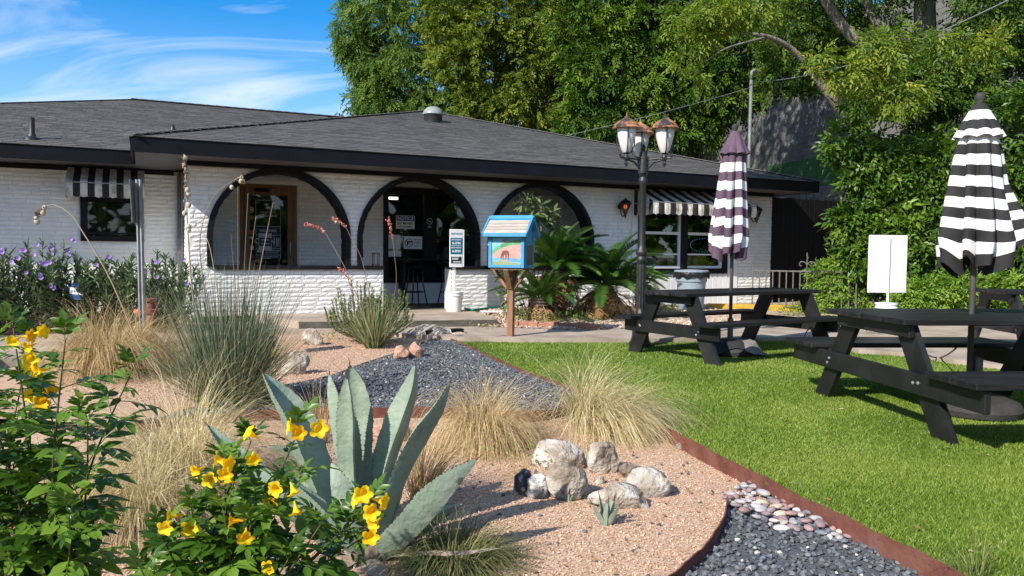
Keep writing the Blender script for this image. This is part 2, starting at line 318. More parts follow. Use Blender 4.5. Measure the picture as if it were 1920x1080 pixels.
# ------------------------------------------------------------------ ground
def smooth_line(pts, n=6):
    out_ = []
    P_ = [pts[0]] + list(pts) + [pts[-1]]
    for i in range(1, len(P_) - 2):
        a, b, c, d = (Vector(q) for q in P_[i - 1:i + 3])
        for k in range(n):
            t = k / n; out_.append(0.5 * ((2 * b) + (c - a) * t + (2 * a - 5 * b + 4 * c - d) * t * t + (3 * b - a - 3 * c + d) * t ** 3))
    out_.append(Vector(pts[-1])); return out_
def sheet(name, pts, mat, z=None, thick=0.0):
    mb = MB(); l = [(p[0], p[1]) for p in pts]
    zf = {}
    for p in pts: zf[(round(p[0], 5), round(p[1], 5))] = (p[2] if z is None else z)
    if thick: mb.poly([l], lambda x, y, d: (x, y, zf[(round(x, 5), round(y, 5))] - d), thick)
    else:
        tri = tessellate_polygon([[Vector((q[0], q[1], 0)) for q in l]])
        mb.add([(q[0], q[1], zf[(round(q[0], 5), round(q[1], 5))]) for q in l], [tuple(t) for t in tri])
    o = mb.build(name, mat); o['kind'] = 'structure'; return o
def pip(px, py, poly):
    x = np.array([q[0] for q in poly]); y = np.array([q[1] for q in poly]); ins = np.zeros(len(px), bool); j = len(x) - 1
    for i in range(len(x)):
        c = ((y[i] > py) != (y[j] > py)) & (px < (x[j] - x[i]) * (py - y[i]) / (y[j] - y[i] + 1e-12) + x[i]); ins ^= c; j = i
    return ins
BZ = -0.06
m_dirt = pm('dry_soil', [(0.12, 0.09, 0.065), (0.22, 0.17, 0.13)], 3, 0.95, 0.5, 40)
m_pink = pm('pink_crushed_granite', [(0.22, 0.12, 0.07), (0.44, 0.28, 0.18), (0.54, 0.38, 0.265), (0.64, 0.52, 0.41)], 85, 0.95, 0.9, 150, detail=3, bdist=0.006)
m_char = pm('charcoal_gravel_bed', [(0.05, 0.055, 0.062), (0.125, 0.134, 0.148)], 70, 0.9, 0.9, 90, detail=2, bdist=0.01)
m_tan = pm('tan_river_gravel', [(0.22, 0.15, 0.10), (0.42, 0.32, 0.24), (0.60, 0.50, 0.40)], 28, 0.95, 0.9, 40, detail=3, bdist=0.02)
m_turf = pm('turf_backing', [(0.05, 0.105, 0.016), (0.09, 0.17, 0.025)], 30, 0.9, 0.4, 200)
ground = sheet('ground', [(300 * math.cos(a * PI / 24), 300 * math.sin(a * PI / 24), -0.10) for a in range(48)], m_dirt)
PATHZ = 0.055
near = [(-300, 730), (0, 672), (110, 668), (300, 642), (480, 620), (640, 618), (720, 622), (860, 633), (1000, 635), (1225, 635), (1480, 632), (1560, 642), (1610, 655), (1712, 661), (1790, 674), (1925, 690), (2200, 705)]
far = [(2200, 596), (1900, 588), (1700, 588), (1480, 600), (1330, 609), (1225, 615), (1070, 618), (940, 612), (760, 609), (620, 604), (470, 600), (300, 606), (110, 622), (0, 630), (-300, 662)]
sheet('path', [G(x, y, PATHZ) for x, y in near + far], M['slab'], thick=0.15)
# soil bed between the path and the house, rising to the walls
def strip(name, lower, upper, mat):
    mb = MB(); n = len(lower); mb.add(list(lower) + list(upper), [(i, i + 1, n + i + 1, n + i) for i in range(n - 1)]); o = mb.build(name, mat); o['kind'] = 'structure'; return o
lw_ = [G(x, y, PATHZ + .006) for x, y in [(900, 611), (1070, 618), (1225, 615), (1330, 609), (1480, 600), (1700, 588), (1900, 588), (2200, 596)]]
strip('planting_bed', lw_, [BW(4.3, .05, .15), BW(6.2, .05, .15), BW(8.2, .05, .15), BW(10, .05, .15), BW(12, .05, .15), BW(16, 1, .15), BW(19, 1, .15), BW(23, -1, .15)], m_tan)
lw_ = [G(x, y, PATHZ + .006) for x, y in [(-300, 662), (0, 630), (110, 622), (300, 606), (470, 600), (640, 604)]]
strip('flower_bed', lw_, [BW(-8, 1.85, .12), BW(-3.5, 1.85, .12), BW(-1.9, 1.85, .12), BW(-.5, 1.85, .12), BW(1.0, .05, .12), BW(2.2, .05, .12)], m_dirt)
# lawn with its steel edging
E_px = [(818, 630), (870, 649), (950, 687), (1040, 722), (1130, 757), (1215, 793), (1300, 838), (1420, 900), (1500, 942), (1610, 996), (1720, 1050), (1830, 1104), (1990, 1180), (2300, 1330)]
Ew = [G(x, y, 0) for x, y in E_px]; Es = smooth_line(Ew, 5)
lawn_back = [G(x, y, 0) for x, y in [(2350, 720), (1925, 692), (1790, 676), (1712, 663), (1610, 658), (1560, 644), (1480, 634), (1225, 637), (1000, 637), (860, 635)]]
LAWN = [(p.x, p.y) for p in Es] + [(p.x, p.y) for p in lawn_back]
lawn = sheet('lawn', [(x, y, 0.0) for x, y in LAWN], m_turf)
def edging(name, line, z0, z1, th, label):
    mb = MB(); n = len(line); vs_ = []
    for i, p in enumerate(line):
        t = (line[min(i + 1, n - 1)] - line[max(i - 1, 0)]); t.z = 0; t.normalize(); s_ = Vector((t.y, -t.x, 0)) * th / 2
        w_ = 0.004 * math.sin(i * .9) + .003 * math.sin(i * 2.3)
        for a, z in ((-1, z0), (-1, z1 + w_), (1, z1 + w_), (1, z0)): vs_.append((p.x + s_.x * a, p.y + s_.y * a, z))
    fs_ = []
    for i in range(n - 1):
        for k in range(4): fs_.append((i * 4 + k, i * 4 + (k + 1) % 4, i * 4 + 4 + (k + 1) % 4, i * 4 + 4 + k))
    fs_ += [(0, 1, 2, 3), tuple((n - 1) * 4 + k for k in (3, 2, 1, 0))]
    mb.add(vs_, fs_); return tag(mb.build(name, M['rust']), label, 'edging', 'steel garden edging')
edging('garden_edging', Es, -0.12, 0.035, 0.006, 'long rust brown steel edging strip along the front of the green lawn')
F_px = [(250, 790), (380, 778), (470, 770), (580, 766), (700, 764), (860, 765), (1000, 771), (1060, 760), (1110, 749)]
Fs = smooth_line([G(x, y, 0.02) for x, y in F_px], 5)
edging('garden_edging', Fs, -0.12, 0.022, 0.006, 'rust brown steel edging strip across the front of the middle charcoal gravel behind the agave')
L_px = [(798, 641), (760, 656), (660, 691), (600, 711), (540, 722), (430, 748), (330, 775)]
Ls = smooth_line([G(x, y, 0.0) for x, y in L_px], 5)
edging('garden_edging', Ls, -0.1, 0.012, 0.005, 'thin dark edging strip between the pink gravel bed and the middle charcoal gravel')
K_px = [(1364, 930), (1358, 965), (1335, 1005), (1300, 1042), (1255, 1078), (1190, 1120), (1100, 1170)]
Ks = smooth_line([G(x, y, 0.0) for x, y in K_px], 5)
edging('garden_edging', Ks, -0.13, 0.0, 0.006, 'curved dark steel edging between the pink gravel and the charcoal gravel at the bottom')
# gravel sheets
sheet('gravel_terrace', [(p.x, p.y, -0.006) for p in [Vector((-9, 6.1, 0))] + Fs + [G(1060, 735, 0), G(900, 663, 0), G(835, 638, 0), G(720, 626, 0), G(640, 622, 0), G(480, 624, 0), G(300, 646, 0), G(110, 674, 0), G(-300, 740, 0)]], m_pink)
CH1 = [(p.x, p.y) for p in Ls[::-1]][3:] + [(p.x, p.y) for p in Es if p.y > 6.35] + [(p.x, p.y) for p in Fs[::-1] if p.x > -2.6]
sheet('charcoal_gravel_bed', [(x, y, 0.0) for x, y in CH1], m_char)
FG = [Vector((-9, -1, BZ)), Vector((7, -1, BZ)), Vector((7, 0.2, BZ))] + [Vector((p.x, p.y, BZ)) for p in Es[::-1] if p.y < 6.3] + [Vector((p.x, p.y, BZ)) for p in Fs[::-1]] + [Vector((-9, 6.1, BZ))]
sheet('gravel_ground', FG, m_pink)
CH2 = [(p.x, p.y) for p in Ks] + [(0.4, 1.2), (3.5, 0.6)] + [(p.x, p.y) for p in Es[::-1] if p.y < 3.75]
sheet('charcoal_gravel_floor', [(x, y, BZ + .006) for x, y in CH2], m_char)

# ------------------------------------------------------------------ the house
H = thing('restaurant_building', 'low white brick building with three black arches and a dark shingle roof', 'building', P0, TH)
def text(name, s, size, parent, loc, mat, bold=0.0, sx=1.0, rot=(PI / 2, 0, 0), ext=0.0006, sp=1.0, align='CENTER'):
    c = bpy.data.curves.new(name, 'FONT'); c.body = s; c.size = size; c.align_x = align; c.align_y = 'CENTER'; c.extrude = ext; c.offset = bold * size; c.space_character = sp; c.resolution_u = 2
    t_ = bpy.data.objects.new(name, c); COL.objects.link(t_); bpy.context.view_layer.update()
    me = bpy.data.meshes.new_from_object(t_); bpy.data.objects.remove(t_); me.materials.clear()
    o = link(name, me, parent, (mat,), loc, rot); o.scale = (sx, 1, 1); return o

ZT = 2.445; ZB = 0.15; SILL = 0.92; AR = 1.085; ASP = ZT + .02 - AR
AC = [1.35, 3.67, 6.035]; EN0, EN1 = 3.02, 4.22
def arch_pts(c, r, n=28, zbot=SILL): return [(c - r, zbot)] + [(c - r * math.cos(PI * i / n), ASP + r * math.sin(PI * i / n) * ((ZT - .005 - ASP) / AR if r > 1.03 else 1)) for i in range(n + 1)] + [(c + r, zbot)]
RI = AR - 0.055; WT = 0.26                      # hole radius, wall thickness
fw = lambda x, y, d: (x, 0.014 + d, y)
outer = [(0, ZB), (EN0, ZB), (EN0, SILL)] + arch_pts(AC[1], RI) + [(EN1, SILL), (EN1, ZB), (8.02, ZB), (8.02, ZT), (0, ZT)]
holes = [arch_pts(AC[0], RI), arch_pts(AC[2], RI)]
wall = MB().poly([outer] + holes, fw, WT).build('front_wall', M['mortar'], H)
wall2 = MB().poly([[(10.72, ZB), (11.65, ZB), (11.65, ZT), (10.72, ZT)]], fw, WT).build('front_wall', M['mortar'], H)
# bricks ------------------------------------------------------------
def brick_meshes(n=8):
    ms = []
    for i in range(n):
        vs_ = []; nx, nz = 5, 3
        for b in range(nz):
            for a in range(nx):
                e = (a in (0, nx - 1)) or (b in (0, nz - 1)); x = -.5 + a / (nx - 1); z = -.5 + b / (nz - 1)
                if not e: x += random.uniform(-.07, .07); z += random.uniform(-.2, .2)
                vs_.append((x, 0.006 if e else random.uniform(-.003, .001), z))
        fs_ = [(b * nx + a, b * nx + a + 1, (b + 1) * nx + a + 1, (b + 1) * nx + a) for b in range(nz - 1) for a in range(nx - 1)]
        ring = [a for a in range(nx)] + [b * nx + nx - 1 for b in range(1, nz)] + [(nz - 1) * nx + a for a in range(nx - 2, -1, -1)] + [b * nx for b in range(nz - 2, 0, -1)]
        k = len(vs_); vs_ += [(vs_[q][0], 0.03, vs_[q][2]) for q in ring]; m_ = len(ring)
        fs_ += [(ring[q], k + q, k + (q + 1) % m_, ring[(q + 1) % m_]) for q in range(m_)]
        me = bpy.data.meshes.new('brick'); me.from_pydata(vs_, [], fs_); me.materials.append(M['brick']); ms.append(me)
    return ms
BM = brick_meshes()
def tri_arr(me):
    me.calc_loop_triangles(); V = np.array([v.co[:] for v in me.vertices], dtype=np.float32); F = np.array([t.vertices[:] for t in me.loop_triangles], dtype=np.int32); return V, F
BMA = [tri_arr(m_) for m_ in BM]
CO = 0.0715
def lay(solid, z0, z1, u0, u1, Lb=0.30):
    out_ = []; nrow = int((z1 - z0) / CO)
    for r_ in range(nrow):
        za, zb = z0 + r_ * CO, z0 + (r_ + 1) * CO
        iv = solid(za + .01, zb - .01)
        for a, b in iv:
            u = a - random.uniform(0, Lb) if True else a
            while u < b - .02:
                L_ = Lb * random.choice((1, 1, 1, .62, .8)); s_, e_ = max(u, a), min(u + L_, b)
                if e_ - s_ > .05: out_.append((s_, e_, (za + zb) / 2))
                u += L_
    return out_
def intervals(u0, u1, cuts): 
    iv = [(u0, u1)]
    for a, b in cuts:
        nv = []
        for s_, e_ in iv:
            if b <= s_ or a >= e_: nv.append((s_, e_)); continue
            if a > s_: nv.append((s_, a))
            if b < e_: nv.append((b, e_))
        iv = nv
    return iv
def front_solid(za, zb):
    cuts = [(8.02, 10.72)]
    for i, c in enumerate(AC):
        if zb > SILL - .03:
            z = max(za, SILL)
            if zb <= ASP + .02: hw = AR - .02
            else:
                s_ = (za - ASP) / (ZT - ASP); hw = (AR - .02) * math.sqrt(max(0, 1 - max(0, s_) ** 2))
            cuts.append((c - hw, c + hw))
    if za < SILL: cuts.append((EN0, EN1))
    return intervals(0.0, 11.65, cuts)
def put_bricks(parent_of, bricks, v, near_n):
    """nearest bricks become parts, the rest one stuff part"""
    cl = Vector((-.63, -12.6, EYE)); bricks = sorted(bricks, key=lambda b: (Vector(((b[0] + b[1]) / 2, v, b[2])) - cl).length)
    for s_, e_, z in bricks[:near_n]:
        o = link('brick', random.choice(BM), parent_of, (), ((s_ + e_) / 2, v, z)); o.scale = (e_ - s_ - .008, 1, CO - .009)
    rest = bricks[near_n:]
    if rest:
        sp = Soup()
        for k in range(len(BMA)):
            q = rest[k::len(BMA)]
            if not q: continue
            V, F = BMA[k]; sc = np.array([[e_ - s_ - .008, 1, CO - .009] for s_, e_, z in q]); T = np.array([[(s_ + e_) / 2, v, z] for s_, e_, z in q])
            sp.add(V[None] * sc[:, None, :] + T[:, None, :], F, rng.random(len(q)))
        o = sp.build('distant_bricks', M['brickm'], parent_of); o['kind'] = 'stuff'
fb = lay(front_solid, ZB, ZT, 0, 11.65)
put_bricks(wall, fb, -.001, 300)
# rough stone return at the left end of the porch
put_bricks(wall, [], 0, 0)
# black arch rings: uneven painted voussoirs, front and inside faces
for i, c in enumerate(AC):
    mb = MB(); n = 52; path = [(c - AR, SILL + .001 + (ASP - SILL) * k / 6) for k in range(6)] + [(c - AR * math.cos(PI * k / 40), ASP + AR * math.sin(PI * k / 40)) for k in range(41)] + [(c + AR, ASP - (ASP - SILL) * k / 6 + .001) for k in range(1, 7)]
    for k in range(len(path) - 1):
        a, b = Vector((path[k][0], 0, path[k][1])), Vector((path[k + 1][0], 0, path[k + 1][1])); mid = (a + b) / 2
        cc = Vector((c, 0, max(ASP, 0))); inw = (Vector((c, 0, mid.z)) - mid) if mid.z <= ASP else (cc - mid); inw.normalize()
        d_ = (b - a).normalized(); w_ = .088 + random.uniform(-.006, .006); pr = random.uniform(-.003, .006)
        ctr = mid + inw * (w_ / 2 - .02); ctr.y = WT / 2 - .02 + pr
        yv = Vector((0, 1, 0)); mb.box(ctr, ((b - a).length * .985, WT + .07, w_), Matrix((d_, yv, d_.cross(yv))).transposed(), bev=.004)
    o = mb.build('arch_trim', M['black'], H)
for a, b in ((AC[0] - AR + .1, EN0), (EN1, AC[2] + AR - .1)):
    MB().box(((a + b) / 2, WT / 2 - .005, SILL - .012), (b - a, WT + .09, .062), bev=.006).build('sill_ledge', M['black'], H)
# frieze, soffit, fascia
MB().box((5.82, -.01, ZT + .052), (11.7, .07, .10)).build('frieze_board', M['black'], H)
EU0, EU1, EV, EZ0, EZ1 = -.76, 12.15, -.80, 2.51, 2.715
MB().box(((EU0 + EU1) / 2, (EV + 1.75) / 2 + .03, 2.535), (EU1 - EU0 - .07, 1.75 - EV, .03)).build('soffit_board', M['soffit'], H)
for a, b in ((EU0, 2.55), (2.55, 5.75), (5.75, 9.0), (9.0, EU1)):
    MB().box(((a + b) / 2, EV, (EZ0 + EZ1) / 2), (b - a - .004, .035, EZ1 - EZ0), bev=.004).build('fascia_board', M['fascia'], H)
for u, v1 in ((EU0, 1.0), (EU1, 12.0)): MB().box((u, (EV + v1) / 2 + .02, (EZ0 + EZ1) / 2), (.035, v1 - EV - .04, EZ1 - EZ0 - .002)).build('fascia_board', M['fascia'], H)
# main wing to the left, recessed
V2 = 1.78
LWW = (-1.55, -.62, 1.30, 2.02)
lw = MB().poly([[(-7, .05), (.0, .05), (.0, 2.5), (-7, 2.5)], [(LWW[0], LWW[2]), (LWW[1], LWW[2]), (LWW[1], LWW[3]), (LWW[0], LWW[3])]], lambda x, y, d: (x, V2 + .014 + d, y), .2).build('wing_wall', M['mortar'], H)
put_bricks(lw, [b for b in lay(lambda za, zb: intervals(-3.6, 0.0, [(LWW[0], LWW[1])] if (zb > LWW[2] and za < LWW[3]) else []), .1, 2.46, 0, 0, .42)], V2 + .003, 0)
sidew = MB().box((.11, V2 / 2 + .1, 1.3), (.2, V2 - .2, 2.4)).build('porch_side_wall', M['mortar'], H)
# bricks on the outward face of that wall
sp = Soup(); V_, F_ = BMA[0]; nb = 0
for r_ in range(32):
    for k in range(5):
        y0 = .02 + k * .35 + (r_ % 2) * .15
        Rz = np.array([[0, 1, 0], [-1, 0, 0], [0, 0, 1]], dtype=np.float32)
        sp.add(((V_ * np.array([.33, 1, CO - .009])) @ np.array([[0, -1, 0], [1, 0, 0], [0, 0, 1]], dtype=np.float32) + np.array([.0, y0 + .16, ZB + (r_ + .5) * CO]))[None], F_, [random.random()])
o = sp.build('distant_bricks', M['brickm'], sidew); o['kind'] = 'stuff'
MB().box((-3.6, V2 - .01, 2.47), (6.9, .06, .07)).build('frieze_board', M['black'], H)
MB().box((-3.9, (.98 + V2) / 2, 2.535), (6.4, V2 - .98 - .03, .028)).build('soffit_board', M['soffit'], H)
MB().box((-3.93, .98, 2.61), (6.28, .035, .205), bev=.004).build('fascia_board', M['fascia'], H)
# left wing window
a, b, z0, z1 = LWW; w_ = MB()
for q in ((a - .0, z0, b, z0 + .09), (a, z1 - .06, b, z1), (a, z0 + .09, a + .09, z1 - .06), (b - .09, z0 + .09, b, z1 - .06), (a + .09, z0 + .12, b - .09, z0 + .15)):
    w_.box(((q[0] + q[2]) / 2, V2 + .05, (q[1] + q[3]) / 2), (q[2] - q[0] - .002, .14, q[3] - q[1] - .002))
wf = w_.build('window', M['black'], H); MB().box(((a + b) / 2, V2 + .10, (z0 + z1) / 2), (b - a - .18, .006, z1 - z0 - .15)).build('pane', M['glass'], wf)
MB().box(((a + b) / 2, V2 + 1.0, 1.6), (1.6, 1.4, 1.4)).build('window_recess', M['int'], wf)
# rest of the shell, far from view
MB().box((-7.1, 7, 1.25), (.2, 10.6, 2.5)).build('end_wall', M['mortar'], H); MB().box((11.55, 6.6, 1.25), (.2, 12.3, 2.5)).build('end_wall', M['mortar'], H)
MB().box((2.3, 12.8, 1.25), (18.6, .2, 2.5)).build('rear_wall', M['mortar'], H)
# porch: floor, ceiling, back wall with doors
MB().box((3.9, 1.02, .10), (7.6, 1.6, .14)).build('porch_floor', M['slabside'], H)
MB().box((3.9, 1.0, 2.50), (7.5, 1.45, .02)).build('porch_ceiling', M['porchceil'], H)
D1 = (.92, 1.91, .17, 2.36); ST = (3.53, 5.62, .58, 2.42)
bw = MB().poly([[(.22, .1), (D1[0], .1), (D1[0], D1[3]), (D1[1], D1[3]), (D1[1], .1), (7.7, .1), (7.7, 2.5), (.22, 2.5)], [(ST[0], ST[2]), (ST[1], ST[2]), (ST[1], ST[3]), (ST[0], ST[3])]], lambda x, y, d: (x, V2 + .014 + d, y), .15).build('porch_back_wall', M['mortar'], H)
def back_solid(za, zb):
    c = []
    if za < D1[3]: c.append((D1[0] - .02, D1[1] + .02))
    if zb > ST[2] and za < ST[3]: c.append((ST[0], ST[1]))
    c.append((6.35, 7.5)); return intervals(.22, 7.7, c)
put_bricks(bw, [b for b in lay(back_solid, ZB, 2.46, 0, 0)], V2 + .003, 0)
MB().box((7.68, V2 / 2 + .15, 1.3), (.15, V2 - .3, 2.4)).build('porch_side_wall', M['whiteboard'], H)
# knee wall under the shop window: smooth white panel
MB().box(((ST[0] + ST[1]) / 2, V2 - .02, .36), (ST[1] - ST[0], .05, .40)).build('knee_wall', M['whiteboard'], H)
# white six panel door seen through the right arch
wd = MB().box((6.92, V2 - .02, 1.25), (.86, .05, 2.06), bev=.004).build('panel_door', M['whiteboard'], H)
for k, (zc, hh) in enumerate(((2.08, .28), (1.45, .72), (.62, .62))):
    for s_ in (-1, 1):
        MB().box((6.92 + s_ * .20, V2 - .05, zc), (.27, .018, hh), bev=.008).build('door_panel', M['whiteboard'], wd)
for q in ((6.44, 1.27, .09, 2.2), (7.40, 1.27, .09, 2.2), (6.92, 2.345, .86, .09)): MB().box((q[0], V2 - .035, q[1]), (q[2], .05, q[3])).build('door_casing', M['whiteboard'], wd)
# left door: varnished wood frame with a full glass leaf and poster
a, b, z0, z1 = D1; dm = MB()
for q in ((a, z0, a + .07, z1), (b - .07, z0, b, z1), (a + .07, z1 - .07, b - .07, z1), (a + .075, z0 + .02, a + .17, z1 - .075), (b - .17, z0 + .02, b - .075, z1 - .075), (a + .17, z1 - .19, b - .17, z1 - .075), (a + .17, z0 + .02, b - .17, z0 + .25)):
    dm.box(((q[0] + q[2]) / 2, V2 + .03, (q[1] + q[3]) / 2), (q[2] - q[0] - .001, .06, q[3] - q[1] - .001), bev=.004)
door = dm.build('entrance_door', M['wood'], H)
gl = MB().box(((a + b) / 2, V2 + .035, (z0 + z1) / 2 + .03), (b - a - .34, .006, z1 - z0 - .44)).build('pane', M['glass'], door)
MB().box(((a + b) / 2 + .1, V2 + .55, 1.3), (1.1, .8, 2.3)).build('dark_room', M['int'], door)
hd = MB(); hd.tube([(b - .13, V2 - .03, 1.05), (b - .13, V2 - .06, 1.08), (b - .13, V2 - .06, 1.32), (b - .13, V2 - .03, 1.35)], .012, 8); hd.build('handle', M['galv'], door, True)
MB().box(((a + b) / 2 - .12, V2 - .02, z1 - .11), (.26, .05, .06), bev=.01).build('door_closer', M['black'], door)
fx0, fz0 = FU(479.5, 376.0, V2); fx1, fz1 = FU(527, 480, V2)
fu = lambda k: fx0 + (fx1 - fx0) * k; VP = V2 + .022
m_print = pm('white_print', [(0.50, 0.50, 0.50), (0.56, 0.56, 0.56)], 3, 0.7)
m_printd = pm('poster_navy', [(0.02, 0.03, 0.055), (0.025, 0.035, 0.065)], 3, 0.6)
po = MB()
ZP1 = 2.08; ZP0 = 1.02
for q in ((0, ZP0, .012, ZP1), (.988, ZP0, 1, ZP1), (0, ZP1 - .008, 1, ZP1), (0, 1.605, 1, 1.613), (0, 1.45, 1, 1.458), (0, 1.21, 1, 1.218), (.72, 1.22, .735, 1.45), (0, 1.09, 1, 1.098), (.05, 1.14, .28, 1.19), (.38, 1.165, .95, 1.18), (.38, 1.13, .9, 1.14), (.25, 1.055, .9, 1.065), (.15, 1.03, .6, 1.04), (.82, 1.25, .86, 1.41), (.9, 1.25, .93, 1.41)):
    po.box(((fu(q[0]) + fu(q[2])) / 2, VP, (q[1] + q[3]) / 2), (fu(q[2]) - fu(q[0]), .003, q[3] - q[1]))
for cu, cz, ra, rb in ((.43, 2.0, .16, .022), (.5, 1.945, .22, .026)):
    W_ = (fx1 - fx0); po.add([(fu(cu) + ra * W_ / 2 * math.cos(k * PI / 8), VP, cz + rb * math.sin(k * PI / 8)) for k in range(16)], [tuple(range(16))])
pst = po.build('door_poster', m_print, gl)
MB().box((fu(.5), V2 + .0265, (ZP0 + 1.6) / 2), ((fx1 - fx0), .002, 1.6 - ZP0)).build('poster_field', m_printd, gl)
text('lettering', 'BRENTWOOD', .033, gl, (fu(.5), VP, 1.86), m_print, .01, 1, sp=1.5); text('lettering', 'SOCIAL HOUSE', .052, gl, (fu(.5), VP, 1.80), m_print, .015, .86)
text('lettering', 'WELCOME', .072, gl, (fu(.48), VP, 1.53), m_print, .02, .86); text('lettering', 'C', .13, gl, (fu(.05), VP, 1.34), m_print, .02); text('lettering', 'N', .13, gl, (fu(.66), VP, 1.34), m_print, .02)
pp = MB().box((fu(.37), V2 + .016, 1.335), ((fx1 - fx0) * .52, .002, .30)).build('paper_notice', m_print, gl); MB().box((fu(.37), V2 + .0135, 1.33), ((fx1 - fx0) * .48, .002, .15)).build('notice_band', m_printd, gl)
for dz in (.035, -.03): MB().box((fu(.37), V2 + .0115, 1.33 + dz), ((fx1 - fx0) * .34, .002, .022)).build('notice_line', m_print, gl)
su = FU(470, 387, V2)[0]
for k, (zc, mt, ww, hh) in enumerate(((1.90, 'red', .1, .1), (1.76, 'goldc', .07, .07), (1.5, 'red', .09, .09), (1.40, 'paper', .1, .05), (1.22, 'paper', .11, .07), (1.07, 'red', .09, .07), (.93, 'red', .09, .06))):
    q = MB()
    if k == 0:
        q.add([(su + .055 * math.cos(j * PI / 10), V2 + .02, zc + .055 * math.sin(j * PI / 10)) for j in range(20)], [tuple(range(20))], 0); q.add([(su + .044 * math.cos(j * PI / 10), V2 + .018, zc + .044 * math.sin(j * PI / 10)) for j in range(20)], [tuple(range(20))], 1)
        q.box((su, V2 + .016, zc), (.085, .002, .028), mi=0); q.build('sticker', [m_print, M['red']], gl)
    else: q.box((su, V2 + .02, zc), (ww, .002, hh)).build('sticker', M[mt] if mt != 'paper' else m_print, gl)
# shop window in the middle arch
a, b, z0, z1 = ST; sf = MB()
for q in ((a, z0, a + .09, z1), (b - .09, z0, b, z1), (a + .09, z1 - .12, b - .09, z1), (a + .09, z0, b - .09, z0 + .10), (4.34, z0 + .1, 4.60, z1 - .12), (4.60, 1.42, b - .09, 1.47), (a + .09, .84, 4.34, .87)):
    sf.box(((q[0] + q[2]) / 2, V2 + .02, (q[1] + q[3]) / 2), (q[2] - q[0] - .001, .12, q[3] - q[1] - .001))
shop = sf.build('shop_window', M['black'], H)
p1_ = MB().box(((a + .09 + 4.34) / 2, V2 + .03, (z0 + z1) / 2), (4.34 - a - .09, .006, z1 - z0 - .22)).build('pane', M['glass'], shop)
p2_ = MB().box(((b - .09 + 4.60) / 2, V2 + .03, (z0 + z1) / 2), (b - .09 - 4.60, .006, z1 - z0 - .22)).build('pane', M['glass'], shop)
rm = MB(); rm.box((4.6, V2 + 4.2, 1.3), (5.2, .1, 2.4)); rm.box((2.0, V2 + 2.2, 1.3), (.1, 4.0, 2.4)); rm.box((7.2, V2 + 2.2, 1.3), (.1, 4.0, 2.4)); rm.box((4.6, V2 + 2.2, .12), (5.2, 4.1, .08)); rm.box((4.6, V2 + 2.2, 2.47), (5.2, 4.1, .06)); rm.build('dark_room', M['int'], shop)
for k in range(11):
    u_ = 4.72 + random.random() * .75; z_ = random.choice((.98, 1.12, 1.48, 1.50)); MB().box((u_, V2 + .35 + random.random() * .3, z_ + .07), (random.uniform(.05, .13), .1, random.uniform(.1, .22))).build('shelf_goods', M['intf'], shop)
MB().box((5.1, V2 + .45, .95), (.95, .4, .03)).build('shelf', M['intf'], shop); MB().box((5.1, V2 + .45, 1.45), (.95, .4, .03)).build('shelf', M['intf'], shop)
m_strip = bpy.data.materials.new('reflection_strip'); m_strip.use_nodes = True; m_strip.node_tree.nodes['Principled BSDF'].inputs['Emission Color'].default_value = (1, .95, .85, 1); m_strip.node_tree.nodes['Principled BSDF'].inputs['Emission Strength'].default_value = 2.2  # emissive material imitating a bright reflection in the shop glass
MB().tube([(3.9, V2 + 1.9, 2.34), (4.4, V2 + 1.9, 2.34)], .03, 8).build('reflection_strip', m_strip, shop);  # glowing strip added for the reflected light streak, not a lamp
VN = V2 + .012
def uz(x, y): return FU(x, y, VN)
n0, n1_ = uz(742.5, 403.5), uz(777.5, 429.5)
nu, nz, nw, nh = (n0[0] + n1_[0]) / 2, (n0[1] + n1_[1]) / 2, n1_[0] - n0[0], n0[1] - n1_[1]
ns = MB().box((nu, VN, nz), (nw, .004, nh), bev=.0015).build('notice_sign', M['paper'], p1_); tag(ns, 'white NOTICE sign with a navy band')
MB().box((nu, VN - .004, nz + nh * .28), (nw * .94, .003, nh * .38)).build('sign_band', M['navy'], ns)
text('lettering', 'NOTICE', nh * .36, ns, (nu, VN - .007, nz + nh * .27), M['paper'], .02, .95); text('lettering', 'NO MONEY', nh * .24, ns, (nu, VN - .004, nz - nh * .10), M['ink'], .025, .95); text('lettering', 'KEPT ON PREMISES', nh * .15, ns, (nu, VN - .004, nz - nh * .34), M['ink'], .02, .85)
g0, g1 = uz(757, 443), uz(791.5, 467); gu, gz, gw, gh = (g0[0] + g1[0]) / 2, (g0[1] + g1[1]) / 2, g1[0] - g0[0], g0[1] - g1[1]
gs = MB().box((gu, VN, gz), (gw, .004, gh)).build('firearms_sign', M['paper'], p1_); tag(gs, 'white sign with a crossed out pistol')
gm = MB(); rr = gh * .34; gcx, gcz = gu - gw * .22, gz - gh * .02
for k in range(24):
    a0, a1 = 2 * PI * k / 24, 2 * PI * (k + 1) / 24
    gm.add([(gcx + rr * f_ * math.cos(q), VN - .004, gcz + rr * f_ * math.sin(q)) for f_, q in ((1, a0), (1, a1), (.86, a1), (.86, a0))], [(0, 1, 2, 3)])
gm.box((gcx + .01, VN - .004, gcz + rr * .25), (rr * 1.3, .002, rr * .34)); gm.box((gcx - rr * .38, VN - .004, gcz - rr * .2), (rr * .36, .002, rr * .75)); gm.box((gcx, VN - .005, gcz), (rr * 1.8, .002, rr * .12), Matrix.Rotation(R(45), 3, 'Y'))
gm.build('pistol_symbol', M['ink'], gs)
for k, s_ in enumerate(('PROHIBITED', 'ON THIS', 'PROPERTY')): text('lettering', s_, gh * .12, gs, (gu + gw * .23, VN - .004, gz + gh * (.24 - .14 * k)), M['ink'], .02, .95)
MB().box((gu + gw * .23, VN - .003, gz - gh * .25), (gw * .4, .002, gh * .14)).build('small_print', m_print, gs)
